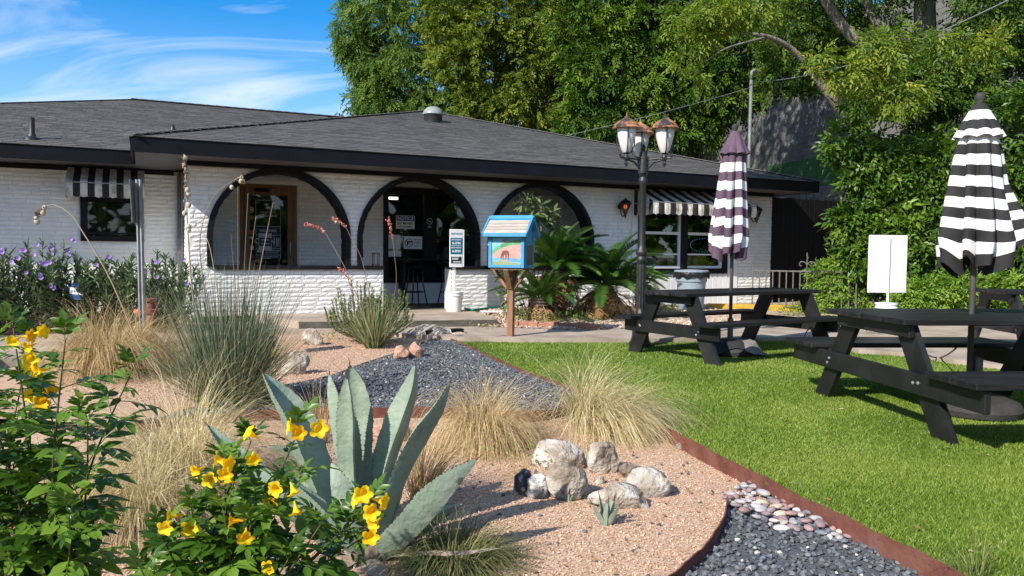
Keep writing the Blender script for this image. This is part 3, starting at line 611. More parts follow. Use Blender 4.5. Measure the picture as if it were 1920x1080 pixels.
pl0, pl1 = uz(727, 440), uz(751, 467); MB().box(((pl0[0] + pl1[0]) / 2, VN, (pl0[1] + pl1[1]) / 2), (pl1[0] - pl0[0], .003, pl0[1] - pl1[1])).build('paper_notice', M['paper'], p1_)
for k in range(7): MB().box(((pl0[0] + pl1[0]) / 2, VN - .003, pl0[1] - .03 - k * .03), ((pl1[0] - pl0[0]) * .8, .001, .007)).build('notice_line', m_print, p1_)
pl0, pl1 = uz(728, 470), uz(752, 481); MB().box(((pl0[0] + pl1[0]) / 2, VN, (pl0[1] + pl1[1]) / 2), (pl1[0] - pl0[0], .003, pl0[1] - pl1[1])).build('paper_notice', M['paper'], p1_)
pl0, pl1 = uz(785, 495), uz(792, 505); MB().box(((pl0[0] + pl1[0]) / 2, VN, (pl0[1] + pl1[1]) / 2), (pl1[0] - pl0[0], .003, pl0[1] - pl1[1])).build('sticker', M['navy'], p1_)
c0 = FU(805.5, 415, V2 - .045); nm = MB(); rr = .062
for k in range(24):
    a0, a1 = 2 * PI * k / 24, 2 * PI * (k + 1) / 24
    nm.add([(c0[0] + rr * f_ * math.cos(q), V2 - .045, c0[1] + rr * f_ * math.sin(q)) for f_, q in ((1, a0), (1, a1), (.86, a1), (.86, a0))], [(0, 1, 2, 3)])
nm.box((c0[0], V2 - .045, c0[1]), (rr * 1.8, .002, rr * .16), Matrix.Rotation(R(40), 3, 'Y')); nm.box((c0[0], V2 - .046, c0[1] - .004), (rr * 1.2, .002, rr * .16)); nm.box((c0[0], V2 - .045, c0[1] - .095), (.06, .002, .008)); nm.box((c0[0], V2 - .045, c0[1] - .115), (.09, .002, .008))
nm.build('no_smoking_mark', m_print, shop)
# right hand window with siding round it
SU0, SU1 = 8.02, 10.72; W0, W1, WZ0, WZ1 = 8.18, 10.40, .80, 2.10
sdg = MB().poly([[(SU0, ZB), (SU1, ZB), (SU1, ZT), (SU0, ZT)], [(W0, WZ0), (W1, WZ0), (W1, WZ1), (W0, WZ1)]], lambda x, y, d: (x, .02 + d, y), .12).build('siding_wall', M['mortar'], H)
u_ = SU0
while u_ < SU1 - .02:
    w_ = min(.135, SU1 - u_)
    zt = WZ0 - .01 if (u_ + w_ > W0 + .02 and u_ < W1 - .02) else ZT
    MB().box((u_ + w_ / 2, .004, (ZB + zt) / 2), (w_ - .008, .03, zt - ZB), bev=.004).build('siding_board', M['whiteboard'], sdg)
    u_ += w_
wm_ = MB()
for q in ((W0, WZ0, W1, WZ0 + .10), (W0, WZ1 - .06, W1, WZ1), (W0, WZ0 + .1, W0 + .09, WZ1 - .06), (9.22, WZ0 + .1, 9.36, WZ1 - .06), (W1 - .10, WZ0 + .1, W1, WZ1 - .06)):
    wm_.box(((q[0] + q[2]) / 2, .0, (q[1] + q[3]) / 2), (q[2] - q[0] - .001, .09, q[3] - q[1] - .001))
win = wm_.build('window', M['black'], H)
for a, b in ((W0 + .09, 9.22), (9.36, W1 - .10)):
    s_ = MB(); zb_, zt_ = WZ0 + .1, WZ1 - .06
    for q in ((a, zb_, b, zb_ + .05), (a, zt_ - .04, b, zt_), (a, zb_ + .05, a + .04, zt_ - .04), (b - .05, zb_ + .05, b, zt_ - .04), (a + .04, 1.58, b - .05, 1.635), (a + .04, 1.17, b - .05, 1.20)):
        s_.box(((q[0] + q[2]) / 2, .035, (q[1] + q[3]) / 2), (q[2] - q[0] - .001, .05, q[3] - q[1] - .001))
    so_ = s_.build('sash_frame', M['whiteboard'], win); MB().box(((a + b) / 2, .045, (zb_ + zt_) / 2), (b - a - .06, .005, zt_ - zb_ - .06)).build('pane', M['glass'], win)
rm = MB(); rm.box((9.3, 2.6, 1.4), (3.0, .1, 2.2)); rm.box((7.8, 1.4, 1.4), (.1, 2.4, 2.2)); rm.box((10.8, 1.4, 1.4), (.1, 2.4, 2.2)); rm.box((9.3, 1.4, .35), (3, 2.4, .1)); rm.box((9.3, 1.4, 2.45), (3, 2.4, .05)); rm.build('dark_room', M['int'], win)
cu = MB(); q_ = [(9.40 + .55 * k / 40, .16 + .025 * math.sin(k * 1.25)) for k in range(41)]
cu.add([(x, y, .88) for x, y in q_] + [(x, y, 1.16) for x, y in q_], [(k, k + 1, 42 + k, 41 + k) for k in range(40)]); cu.build('curtain', M['goldc'], win)
cu = MB(); q_ = [(9.02 + .15 * k / 10, .16 + .02 * math.sin(k * 1.25)) for k in range(11)]
cu.add([(x, y, .88) for x, y in q_] + [(x, y, 1.16) for x, y in q_], [(k, k + 1, 12 + k, 11 + k) for k in range(10)]); cu.build('curtain', M['goldc'], win)
MB().box((8.72, .35, 1.0), (.42, .05, .26)).build('menu_board', M['intf'], win)
m_led = bpy.data.materials.new('blue_led'); m_led.use_nodes = True; b_ = m_led.node_tree.nodes['Principled BSDF']; b_.inputs['Emission Color'].default_value = (.15, .35, 1, 1); b_.inputs['Emission Strength'].default_value = 0.7
ob_ = MB()
for k in range(30):
    a = 2 * PI * k / 30; ob_.box((9.88 + .34 * math.cos(a), .10, 1.38 + .14 * math.sin(a)), (.008, .008, .008))
o = ob_.build('open_light_ring', m_led, win); o['kind'] = 'stuff'
# roofs
PITCH = .30
def shingles(name, plane_fn, rows, ext, parent, n_part, view=None):
    """plane_fn(s, t) -> local place on a slope; ext(t) -> (s0, s1)"""
    items = []
    for r_ in range(rows):
        t = r_ * .138; s0, s1 = ext(t + .05); s_ = s0 - random.uniform(0, .3)
        while s_ < s1:
            L_ = random.choice((.20, .28, .34, .40)); a, b = max(s_, s0), min(s_ + L_, s1)
            if b - a > .05: items.append((a, b, t))
            s_ += L_
    A0 = Vector(plane_fn(0, 0)); A1 = Vector(plane_fn(1, 0)) - A0; A2 = Vector(plane_fn(0, 1)) - A0; A1.normalize(); A2.normalize(); NN = A1.cross(A2); NN.normalize()
    base = [(-.5, -.5, .004), (.5, -.5, .004), (.5, -.5, .014), (-.5, -.5, .014), (-.5, .5, .002), (.5, .5, .002), (.5, .5, .005), (-.5, .5, .005)]
    fac_ = [(0, 1, 2, 3), (3, 2, 6, 7), (0, 3, 7, 4), (1, 5, 6, 2)]
    me = bpy.data.meshes.new('shingle'); me.from_pydata([(x, y, z) for x, y, z in base], [], fac_); me.materials.append(M['shingle'])
    Rm = Matrix((A1, A2, NN)).transposed(); eu = Rm.to_euler()
    cl = Vector((-.63, -12.6, EYE)); items.sort(key=lambda q: (Vector(plane_fn((q[0] + q[1]) / 2, q[2])) - cl).length)
    def ctr(q): return Vector(plane_fn((q[0] + q[1]) / 2, q[2] + .075))
    for q in items[:n_part]:
        o = link('shingle', me, parent, (), ctr(q), eu); o.scale = (q[1] - q[0] - .006, .155, random.uniform(.85, 1.2))
    rest = items[n_part:]; V = np.array(base, np.float32); F = np.array([t for f_ in fac_ for t in ((f_[0], f_[1], f_[2]), (f_[0], f_[2], f_[3]))])
    sc = np.array([[q[1] - q[0] - .006, .155, random.uniform(.85, 1.2)] for q in rest]); T = np.array([ctr(q)[:] for q in rest]); Rn = np.array(Rm)
    sp = Soup(); sp.add(np.einsum('ij,knj->kni', Rn, V[None] * sc[:, None, :]) + T[:, None, :], F, rng.random(len(rest)))
    o = sp.build('distant_shingles', M['shinglem'], parent); o['kind'] = 'stuff'
UC = (EU0 + EU1) / 2; HW = (EU1 - EU0) / 2; AZ = EZ1 + PITCH * HW; SLP = math.sqrt(1 + PITCH ** 2)
rc = MB(); e = .03
rc.add([(EU0 - e, EV - e, EZ1), (EU1 + e, EV - e, EZ1), (EU1 + e, EV + 2 * HW + e, EZ1), (EU0 - e, EV + 2 * HW + e, EZ1), (UC, EV + HW, AZ)], [(0, 1, 4), (1, 2, 4), (2, 3, 4), (3, 0, 4), (0, 3, 2, 1)])
roof = rc.build('porch_roof', M['roofcore'], H)
shingles('s', lambda s_, t: (s_, EV - .03 + t / SLP, EZ1 + .002 + PITCH * t / SLP), int(HW * SLP / .138), lambda t: (EU0 - .03 + t / SLP, EU1 + .03 - t / SLP), roof, 190)
cap = MB()
for sg in (-1, 1):
    for k in range(46):
        s_ = k / 46; u_ = UC + sg * (HW + .02) * (1 - s_); v_ = EV - .02 + (HW + .02) * s_; z_ = EZ1 + .025 + PITCH * HW * s_
        d_ = Vector((-sg, 1, PITCH)).normalized(); cap.beam((u_, v_, z_ + .004), Vector((u_, v_, z_ - .004)) + d_ * .21, .2, .014, up=(0, 0, 1))
o = cap.build('hip_caps', M['shingle'], roof); o['kind'] = 'stuff'
# main roof behind
mu0, mv0, mvr = -7.06, .98, 7.2; mz = EZ1 + PITCH * (mvr - mv0); mu1 = 12.0
mr = MB(); mr.add([(mu0, mv0 - e, EZ1), (mu1, mv0 - e, EZ1), (mu1, 2 * mvr - mv0, EZ1), (mu0, 2 * mvr - mv0, EZ1), (mu0 + mvr - mv0, mvr, mz), (mu1 - mvr + mv0, mvr, mz)], [(0, 1, 5, 4), (1, 2, 5), (2, 3, 4, 5), (3, 0, 4), (0, 3, 2, 1)])
roof2 = mr.build('main_roof', M['roofcore'], H)
shingles('s', lambda s_, t: (s_, mv0 - .03 + t / SLP, EZ1 + .002 + PITCH * t / SLP), int((mvr - mv0) * SLP / .138), lambda t: (mu0 + t / SLP, min(3.6, 30) if t / SLP > 0.0 else 3), roof2, 110)
cap = MB()
for k in range(46): cap.beam((mu0 + (mvr - mv0) * k / 46, mv0 + (mvr - mv0) * k / 46, EZ1 + .02 + PITCH * (mvr - mv0) * k / 46), (mu0 + (mvr - mv0) * (k + 1.1) / 46, mv0 + (mvr - mv0) * (k + 1.1) / 46, EZ1 + .02 + PITCH * (mvr - mv0) * (k + 1.1) / 46), .2, .014)
for k in range(30): cap.beam((mu0 + mvr - mv0 + k * .2, mvr, mz + .025), (mu0 + mvr - mv0 + k * .2 + .22, mvr, mz + .018), .24, .016)
o = cap.build('hip_caps', M['shingle'], roof2); o['kind'] = 'stuff'
# roof fittings
def on_roof(x, y, v_guess, ev, z_e):
    v = v_guess
    for _ in range(30): u_, z_ = FU(x, y, v); v += ((z_e + PITCH * (v - ev)) - z_) * -1.6
    return u_, v, z_e + PITCH * (v - ev)
def find_roof(x, y, ev):
    best = None
    for k in range(800):
        v = ev + k * .01; u_, z_ = FU(x, y, v); d_ = abs(z_ - (EZ1 + PITCH * (v - ev)))
        if best is None or d_ < best[0]: best = (d_, u_, v, z_)
    return best[1:]
u_, v_, z_ = find_roof(812, 229, EV)
sk = MB().lathe([(.205, -.12), (.205, .16), (.21, .17)], 24, (u_, v_, z_)).build('skylight_collar', M['lampblk'], roof, 40)
m_dome = pm('milky_dome', [(0.22, 0.24, 0.24), (0.32, 0.34, 0.34)], 3, 0.2, spec=0.6)
MB().lathe([(.22, .15), (.235, .16), (.235, .18), (.22, .21), (.20, .26), (.15, .31), (.08, .335), (.0, .345)], 24, (u_, v_, z_)).build('skylight_dome', m_dome, sk, 40)
for x, y, top, rad in ((60, 262, .34, .042), (324, 249, .14, .035)):
    u_, v_, z_ = find_roof(x, y, mv0); vp = MB().lathe([(rad * 3.2, -.06), (rad * 3.0, .02), (rad * 1.5, .05), (rad, .10), (rad, top), (rad * .6, top)], 12, (u_, v_, z_)).build('vent_pipe', M['lampblk'], roof2, 40)
# downspout by the porch corner
MB().box((-.07, V2 - .09, 1.3), (.06, .06, 2.4), bev=.008).build('downspout', M['iron'], H)
# awnings -----------------------------------------------------------
def awning(label, u0, u1, v0, zt, zb, proj, drop, nst, ww):
    t_ = thing('window_awning', label, 'awning', BW((u0 + u1) / 2, v0, 0), TH, 'striped window awnings'); wd_ = u1 - u0; w_ = wd_ / nst
    sub = 4
    for k in range(nst):
        mb = MB(); a = -wd_ / 2 + k * w_; top = []; 
        for j in range(sub + 1):
            x = a + w_ * j / sub; sag = -.012 * math.sin(PI * j / sub) * 0
            sc_ = .028 * abs(math.sin(PI * j / sub)) - .014
            top.append([(x, 0, zt), (x, -proj * .5, zt + (zb - zt) * .5 - .01), (x, -proj, zb), (x, -proj - .012 + .008 * math.sin(j * 1.7 + k), zb - drop * .5), (x, -proj - .006, zb - drop - sc_)])
        n = len(top[0]); vs_ = [q for c_ in top for q in c_]; mb.add(vs_, [(j * n + i, (j + 1) * n + i, (j + 1) * n + i + 1, j * n + i + 1) for j in range(sub) for i in range(n - 1)])
        mb.build('stripe', M['awn_w'] if k % 2 == 0 else M['awn_k'], t_)
    for sg in (-1, 1):
        x = sg * (wd_ / 2 + .002); ns_ = max(3, int(proj / w_) + 1)
        for k in range(ns_):
            f0, f1 = k / ns_, (k + 1) / ns_; mb = MB()
            mb.add([(x, -proj * f0, zt + (zb - zt) * f0), (x, -proj * f1, zt + (zb - zt) * f1), (x, -proj * f1, zb - drop), (x, -proj * (f0 + f1) / 2, zb - drop - .025), (x, -proj * f0, zb - drop)], [(0, 1, 2, 3, 4)])
            mb.build('side_stripe', M['awn_w'] if k % 2 else M['awn_k'], t_)
    fr = MB(); fr.tube([(-wd_ / 2, 0, zb - .02), (-wd_ / 2, -proj, zb - .02), (wd_ / 2, -proj, zb - .02), (wd_ / 2, 0, zb - .02)], .01, 6); fr.build('frame', M['galv'], t_)
awning('black and white striped awning over the small window in the left wing', -1.72, -.60, V2 - .02, 2.50, 2.24, .46, .24, 11, .1)
awning('long striped awning with a scalloped edge over the right hand window', 8.05, 10.60, -.02, 2.47, 2.19, .62, .24, 19, .1)
# wall lanterns
def wall_lantern(label, u_, z_, lit):
    t_ = thing('wall_lantern', label, 'wall lamp', BW(u_, -.02, z_), TH, 'wall lanterns')
    MB().lathe([(.0, .0), (.055, .004), (.06, .015), (.05, .03), (.0, .032)], 16, (0, 0, 0), Matrix.Rotation(PI / 2, 3, 'X')).build('backplate', M['lampblk'], t_, 40)
    MB().tube([(0, -.02, -.02), (0, -.04, -.14), (0, -.10, -.20), (0, -.17, -.17), (0, -.19, -.12)], .012, 8).build('arm', M['lampblk'], t_, True)
    MB().lathe([(.03, -.14), (.05, -.10), (.085, -.02), (.105, .04), (.10, .05)], 12, (0, -.19, 0)).build('lamp_glass', m_lg, t_, 30)
    MB().lathe([(.125, .05), (.12, .06), (.08, .10), (.03, .125), (.012, .15), (.0, .17)], 12, (0, -.19, 0)).build('cap', M['lampblk'], t_, 30)
    cg = MB()
    for k in range(6): a = k * PI / 3; cg.tube([(.052 * math.cos(a), -.19 + .052 * math.sin(a), -.10), (.108 * math.cos(a), -.19 + .108 * math.sin(a), .05)], .005, 5)
    cg.lathe([(.0, -.24), (.02, -.20), (.025, -.17), (.05, -.13), (.05, -.115), (.0, -.11)], 10, (0, -.19, 0)); cg.build('cage', M['lampblk'], t_)
    if lit: MB().lathe([(.0, -.05), (.03, -.03), (.035, .0), (.02, .03), (.0, .04)], 10, (0, -.19, -.01)).build('bulb', m_bulb, t_, True)
m_lg = glassm('smoky_lamp_glass', (0.45, 0.38, 0.30)); m_bulb = bpy.data.materials.new('orange_bulb'); m_bulb.use_nodes = True; b_ = m_bulb.node_tree.nodes['Principled BSDF']; b_.inputs['Base Color'].default_value = (.6, .2, .05, 1); b_.inputs['Emission Color'].default_value = (1, .22, .06, 1); b_.inputs['Emission Strength'].default_value = 1.0
wall_lantern('lit wall lantern with an orange bulb between the right arch and the window', 7.72, 2.10, True)
wall_lantern('unlit black wall lantern near the right corner of the house', 11.02, 2.08, False)
# entry slab
sl_ = [G(560, 602, .165), G(769, 600, .165), G(932, 598, .165)]
b_l = [BW(4.62, .2, .165), BW(.9, .2, .165)]
o = sheet('entry_slab', sl_ + b_l, M['slab'], thick=.16)
rs_ = MB()
for a, b in ((sl_[0], sl_[1]), (sl_[1], sl_[2]), (sl_[2], b_l[0])):
    t_ = (b - a).normalized(); n_ = Vector((t_.y, -t_.x, 0)) * .006; rs_.add([a + n_ + Vector((0, 0, -.012)), b + n_ + Vector((0, 0, -.012)), b + n_ + Vector((0, 0, -.16)), a + n_ + Vector((0, 0, -.16)), a - n_ + Vector((0, 0, -.012)), b - n_ + Vector((0, 0, -.012))], [(0, 3, 2, 1), (0, 1, 5, 4)])
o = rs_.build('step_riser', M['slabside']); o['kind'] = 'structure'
# ------------------------------------------------------------------ grey block building and plank fence on the right
Qg = Vector((9.5, 30, 0)); dg = Vector((.288, -.957, 0)); ng = Vector((-.957, -.288, 0)); hg = math.atan2(dg.y, dg.x)
CB = thing('block_building', 'tall grey concrete block building with a green lower band behind the trees', 'building', Qg, hg)
# local x runs towards the camera along the wall, local +y faces away from us
MB().box((2, 4.1, 4.5), (34, 8, 9.0)).build('block_wall', M['cmort'], CB)
cb = MB()
blocks = []
for r_ in range(45):
    z = r_ * .2; x = -14.8 + (.2 if r_ % 2 else 0)
    while x < 19: blocks.append((x, z)); x += .4
me_b = MB().box((0, 0, 0), (.39, .05, .19), bev=.006); mb1 = me_b.build('concrete_block', M['cmu']).data; mb2 = me_b.build('concrete_block', M['cmug']).data
for o in [o for o in COL.objects if o.name.startswith('concrete_block')]: bpy.data.objects.remove(o)
Hb = 4.6
def blk_px(b):
    p = Qg + dg * (b[0] + .2) + Vector((0, 0, b[1] + .1)); v = p - Vector((0, 0, EYE)); c = v.dot(_f)
    return (960 + FPX * v.dot(_r) / c, 540 - FPX * v.dot(_u) / c) if c > 1 else (9999, 9999)
near_b = [b for b in blocks if 1180 < blk_px(b)[0] < 1640 and 150 < blk_px(b)[1] < 345]
near_b.sort(key=lambda b: -b[0])
par = set(near_b[:260])
for b in near_b[:260]:
    o = link('concrete_block', mb2 if b[1] < Hb else mb1, CB, (), (b[0] + .2, .118, b[1] + .1))
for gm_, mt in ((False, 'cmum'), (True, 'cmugm')):
    sp = Soup(); V = np.array([(sx * .195, sy * .025, sz * .095) for sx in (-1, 1) for sy in (-1, 1) for sz in (-1, 1)], np.float32); F = np.array([(4, 7, 6), (4, 5, 7), (0, 2, 3), (0, 3, 1), (2, 6, 7), (2, 7, 3), (1, 3, 7), (1, 7, 5)], np.int32); q = [b for b in blocks if b not in par and (b[1] < Hb) == gm_]
    sp.add(V[None] + np.array([[b[0] + .2, .118, b[1] + .1] for b in q])[:, None, :], F, rng.random(len(q))); o = sp.build('distant_blocks', M[mt], CB); o['kind'] = 'stuff'

FN = thing('plank_fence', 'tall black vertical plank fence at the right end of the house', 'fence', BW(11.72, .25, 0), TH)
x = 0.0
while x < 5.2:
    w_ = random.uniform(.135, .15); MB().box((x + w_ / 2, random.uniform(-.004, .004), 1.28), (w_ - .006, .022, 2.36 + random.uniform(-.02, .02)), bev=.003).build('fence_plank', M['black'], FN); x += w_
for z in (.5, 1.3, 2.1): MB().box((2.6, .045, z), (5.2, .06, .09)).build('fence_rail', M['black'], FN)

# ------------------------------------------------------------------ three headed street lamp
SL = thing('street_lamp', 'black cast iron lamp post with three white lanterns under peeling copper caps', 'street lamp', G(1200, 650, 0))
MB().lathe([(.145, 0), (.145, .05), (.12, .08), (.105, .16), (.10, .28), (.085, .31), (.10, .34), (.105, .37), (.085, .40), (.064, .43), (.058, .50)], 20).build('lamp_base', M['lampblk'], SL, 35)
pm_ = MB(); pm_.lathe([(.056, .48), (.051, 1.08)], 16)
for k in range(10): a = k * PI / 5; pm_.tube([(.055 * math.cos(a), .055 * math.sin(a), .5), (.05 * math.cos(a), .05 * math.sin(a), 1.06)], .009, 5)
pm_.lathe([(.052, 1.06), (.066, 1.09), (.066, 1.12), (.056, 1.15), (.073, 1.18), (.073, 1.22), (.05, 1.26), (.045, 1.30), (.041, 2.05), (.058, 2.08), (.058, 2.12), (.044, 2.15), (.056, 2.19), (.066, 2.2), (.066, 2.40), (.05, 2.42), (.05, 2.46), (.02, 2.49), (.028, 2.53), (.0, 2.58)], 16)
pm_.build('post', M['lampblk'], SL, 35)
HR = .275
for i, an in enumerate((R(210), R(330), R(90))):
    d_ = Vector((math.cos(an), math.sin(an), 0)); hz = 2.37
    ar = MB(); ar.tube([d_ * .05 + Vector((0, 0, hz - .12)), d_ * .14 + Vector((0, 0, hz - .04)), d_ * HR + Vector((0, 0, hz - .01))], [.014, .013, .012], 8); ar.tube([d_ * .05 + Vector((0, 0, hz)), d_ * (HR + .09) + Vector((0, 0, hz + .005))], .012, 8); ar.tube([d_ * (HR + .08) + Vector((0, 0, hz)), d_ * (HR + .10) + Vector((0, 0, hz + .04)), d_ * (HR + .08) + Vector((0, 0, hz + .05))], .012, 6)
    ar.lathe([(.0, hz - .11), (.02, hz - .08), (.024, hz - .06), (.012, hz - .04), (.03, hz - .01), (.034, hz + .02), (.02, hz + .05), (.03, hz + .07), (.0, hz + .075)], 12, d_ * HR); ar.build('arm', M['lampblk'], SL, 40)
    ln = MB().lathe([(.04, hz + .07), (.06, hz + .10), (.085, hz + .17), (.108, hz + .26), (.12, hz + .36), (.122, hz + .375), (.0, hz + .38)], 20, d_ * HR).build('lantern', M['lampglass'], SL, 40)
    MB().lathe([(.175, hz + .362), (.178, hz + .372), (.165, hz + .385), (.155, hz + .392), (.15, hz + .415), (.10, hz + .46), (.085, hz + .468), (.03, hz + .50), (.03, hz + .51), (.008, hz + .525), (.007, hz + .56), (.0, hz + .565)], 24, d_ * HR).build('cap', M['copper'], ln, 30)
    cg = MB()
    for k in range(3): a = an + R(60) + k * 2 * PI / 3; e_ = Vector((math.cos(a), math.sin(a), 0)); cg.tube([d_ * HR + e_ * .03 + Vector((0, 0, hz + .06)), d_ * HR + e_ * .09 + Vector((0, 0, hz + .09)), d_ * HR + e_ * .127 + Vector((0, 0, hz + .17)), d_ * HR + e_ * .13 + Vector((0, 0, hz + .37))], .008, 6)
    cg.build('cage', M['lampblk'], ln)

# ------------------------------------------------------------------ picnic tables
def picnic(label, loc, rz, L, tw, nt_, bo, bw_, nb_, foot, topx, inset, zt=.76, zb=.45):
    t_ = thing('picnic_table', label, 'picnic table', loc, rz, 'black picnic tables'); pw = tw / nt_; th = .04
    for k in range(nt_):
        MB().box((random.uniform(-.012, .012), -tw / 2 + pw * (k + .5), zt - th / 2 + random.uniform(-.002, .002)), (L, pw - .009, th), bev=.004).build('tabletop_plank', M['tblack'], t_)
    for sg in (-1, 1):
        for k in range(nb_):
            MB().box((random.uniform(-.012, .012), sg * (bo - bw_ / nb_ * (k + .5)), zb - th / 2), (L, bw_ / nb_ - .009, th), bev=.004).build('bench_plank', M['tblack'], t_)
        xe = sg * (L / 2 - inset)
        br = MB(); br.box((xe + sg * .045, 0, zb - th - .075), (.04, bo * 2 - .06, .14), bev=.004).build('brace', M['tleg'], t_)
        MB().box((xe + sg * .045, 0, zt - th - .045), (.04, tw - .10, .088), bev=.004).build('cleat', M['tleg'], t_)
        for s2 in (-1, 1):
            b, a = Vector((xe, s2 * foot, .0)), Vector((xe, s2 * topx, zt - th - .002)); d_ = (a - b).normalized(); wd_ = .185; sd = Vector((0, d_.z, -d_.y)) * s2
            hw = wd_ / 2 / abs(d_.z); mb = MB(); vs_ = []
            for xx in (-.02, .02):
                for c_, zz_ in ((b, 0.0), (a, a.z)): vs_ += [(xe + xx, c_.y - hw, zz_), (xe + xx, c_.y + hw, zz_)]
            mb.add(vs_, [(0, 1, 3, 2), (4, 6, 7, 5), (0, 4, 5, 1), (2, 3, 7, 6), (0, 2, 6, 4), (1, 5, 7, 3)]); lg = mb.build('leg', M['tleg'], t_)
            for q in (0.28, .44):
                bo_ = MB(); p_ = b.lerp(a, .47 + (q - .36) * .6); bo_.lathe([(.012, 0), (.012, .006), (.004, .009), (0, .009)], 8, (xe + sg * .066, p_.y + random.uniform(-.03, .03), zb - th - .075 + random.uniform(-.03, .03)), Matrix.Rotation(sg * PI / 2, 3, 'Y'))
                bo_.build('bolt', M['galv'], t_)
    return t_
PT1 = picnic('black picnic table standing closest to us on the lawn, with the black striped umbrella', (3.50, 5.73, 0), R(5), 1.86, 1.06, 4, 1.26, .50, 2, .80, .33, .14)
PT2 = picnic('black picnic table beside the lamp post, with the purple striped umbrella', (2.66, 9.24, 0), R(33), 2.35, .76, 3, .77, .28, 1, .62, .27, .18)
PT3 = picnic('black picnic table by the green hedge, cut off by the edge of the photo', (6.75, 9.35, .03), R(-4), 1.9, .80, 4, .80, .28, 1, .64, .27, .18)

# ------------------------------------------------------------------ umbrellas, furled
def umbrella(label, loc, cols, z_tip, z_cap, z_bot, prof, nfold, stripes, seed, lean=(0, 0), capmat=None, flare=None):
    rs = random.Random(seed); t_ = thing('patio_umbrella', label, 'umbrella', loc, 0, 'furled umbrellas in the picnic tables')
    MB().tube([(0, 0, .02), (0, 0, z_tip - .1)], .021, 12).build('pole', M['polem'], t_, True)
    MB().lathe([(.0, z_tip - .10), (.03, z_tip - .09), (.022, z_tip - .075), (.036, z_tip - .05), (.036, z_tip - .025), (.02, z_tip - .004), (0, z_tip)], 14, (0, 0, 0)).build('finial', M['rub'], t_, True)
    NA = 162; rows = stripes * 4; ph = [rs.uniform(-.25, .25) for _ in range(nfold)]; dep = [rs.uniform(.55, 1.0) for _ in range(nfold)]; zo = [rs.uniform(-.055, .055) for _ in range(nfold)]; ro = [rs.uniform(.86, 1.12) for _ in range(nfold)]
    def pt(i, k, z0, z1, pr, amp):
        t = i / rows; a = 2 * PI * k / NA; f_ = a / (2 * PI) * nfold; j = int(f_) % nfold; fr = f_ - int(f_); w_ = abs(math.sin(PI * (fr + ph[j] * .3 * math.sin(2 * PI * fr))))
        ft = min(1, t * 1.6 + .15); r0 = np.interp(t, [q[0] for q in pr], [q[1] for q in pr])
        r_ = r0 * (1 - amp * dep[j] * ft * (1 - w_ ** .7)) * (1 + (ro[j] - 1) * ft * w_)
        fl_ = 0
        if flare: fl_ = max(0, t - .45) * 1.8 * max(0, math.cos(a - flare[0])) ** 2; r_ *= 1 + flare[1] * fl_
        a2 = a + .10 * math.sin(3.1 * t + j) * ft
        z = z0 + (z1 - z0) * t + zo[j] * t * w_ - (.42 * (t - .8) * (1 - w_) * (1 + .6 * math.sin(j * 1.9)) if t > .8 else 0) + (.0 if t < .97 else -.04 * math.sin(j * 2.1) * w_)
        z += .10 * fl_
        return (r_ * math.cos(a2) + lean[0] * t, r_ * math.sin(a2) + lean[1] * t, z)
    mb = MB(); vs_ = [pt(i, k, z_cap, z_bot, prof, .74) for i in range(rows + 1) for k in range(NA)]
    fs_ = []; mi = []
    for i in range(rows):
        c_ = (i // 4) % 2
        for k in range(NA): k2 = (k + 1) % NA; fs_.append((i * NA + k, i * NA + k2, (i + 1) * NA + k2, (i + 1) * NA + k)); mi.append(c_)
    b = len(mb.v); mb.v += vs_; mb.f += fs_; mb.m += mi
    o = mb.build('canopy', [M[cols[0]], M[cols[1]]], t_, 50)
    # vent cap
    mb = MB(); rows_ = 10; zc0, zc1 = z_tip - .09, z_cap - .10; nf = nfold; vs_ = []
    for i in range(rows_ + 1):
        t = i / rows_
        for k in range(NA):
            a = 2 * PI * k / NA; w_ = abs(math.sin(a * nf / 2 + .4)); r_ = (.045 + (capmat[1] - .045) * t) * (1 - .16 * t * (1 - w_)); vs_.append((r_ * math.cos(a), r_ * math.sin(a), zc0 + (zc1 - zc0) * t - .014 * t * t * (1 - w_)))
    mb.v += vs_
    for i in range(rows_):
        c_ = capmat[2][min(len(capmat[2]) - 1, int(i / rows_ * len(capmat[2])))]
        for k in range(NA): k2 = (k + 1) % NA; mb.f.append((i * NA + k, i * NA + k2, (i + 1) * NA + k2, (i + 1) * NA + k)); mb.m.append(c_)
    mb.build('vent_cap', [M[capmat[0]], M['striped_w']], t_, 50)
    return t_
umbrella('closed black and white striped umbrella in the table nearest us', (3.44, 5.73, 0), ('striped_k', 'striped_w'), 2.40, 2.17, 1.15, [(0, .06), (.12, .13), (.2, .155), (.5, .195), (.85, .25), (1, .23)], 9, 13, 3, (0, 0), ('striped_k', .178, (0, 1, 1, 0, 0, 1, 1)), (R(-15), .42))
umbrella('closed umbrella with faded purple and white stripes in the table by the lamp post', (2.60, 9.10, 0), ('striped_w', 'striped_p'), 2.72, 2.47, 1.22, [(0, .09), (.08, .135), (.5, .185), (.85, .235), (1, .22)], 8, 12, 11, (-.06, 0), ('striped_p', .185, (0, 0)))
for loc, lb, r_ in (((3.50, 5.73, 0), 'round black umbrella base under the table nearest us', .30), ((2.60, 9.10, 0), 'round dark umbrella base under the table by the lamp post', .30)):
    t_ = thing('umbrella_base', lb, 'umbrella base', loc, 0, 'umbrella bases under the tables')
    MB().lathe([(.27, .0), (r_, .02), (r_ + .01, .06), (r_ - .02, .11), (.22, .135), (.10, .14), (.06, .15), (0, .15)], 32).build('weight', M['rub'], t_, 40)
    MB().lathe([(.034, .14), (.034, .42), (.03, .43), (.024, .43)], 12).build('sleeve', M['polem'], t_, 40)
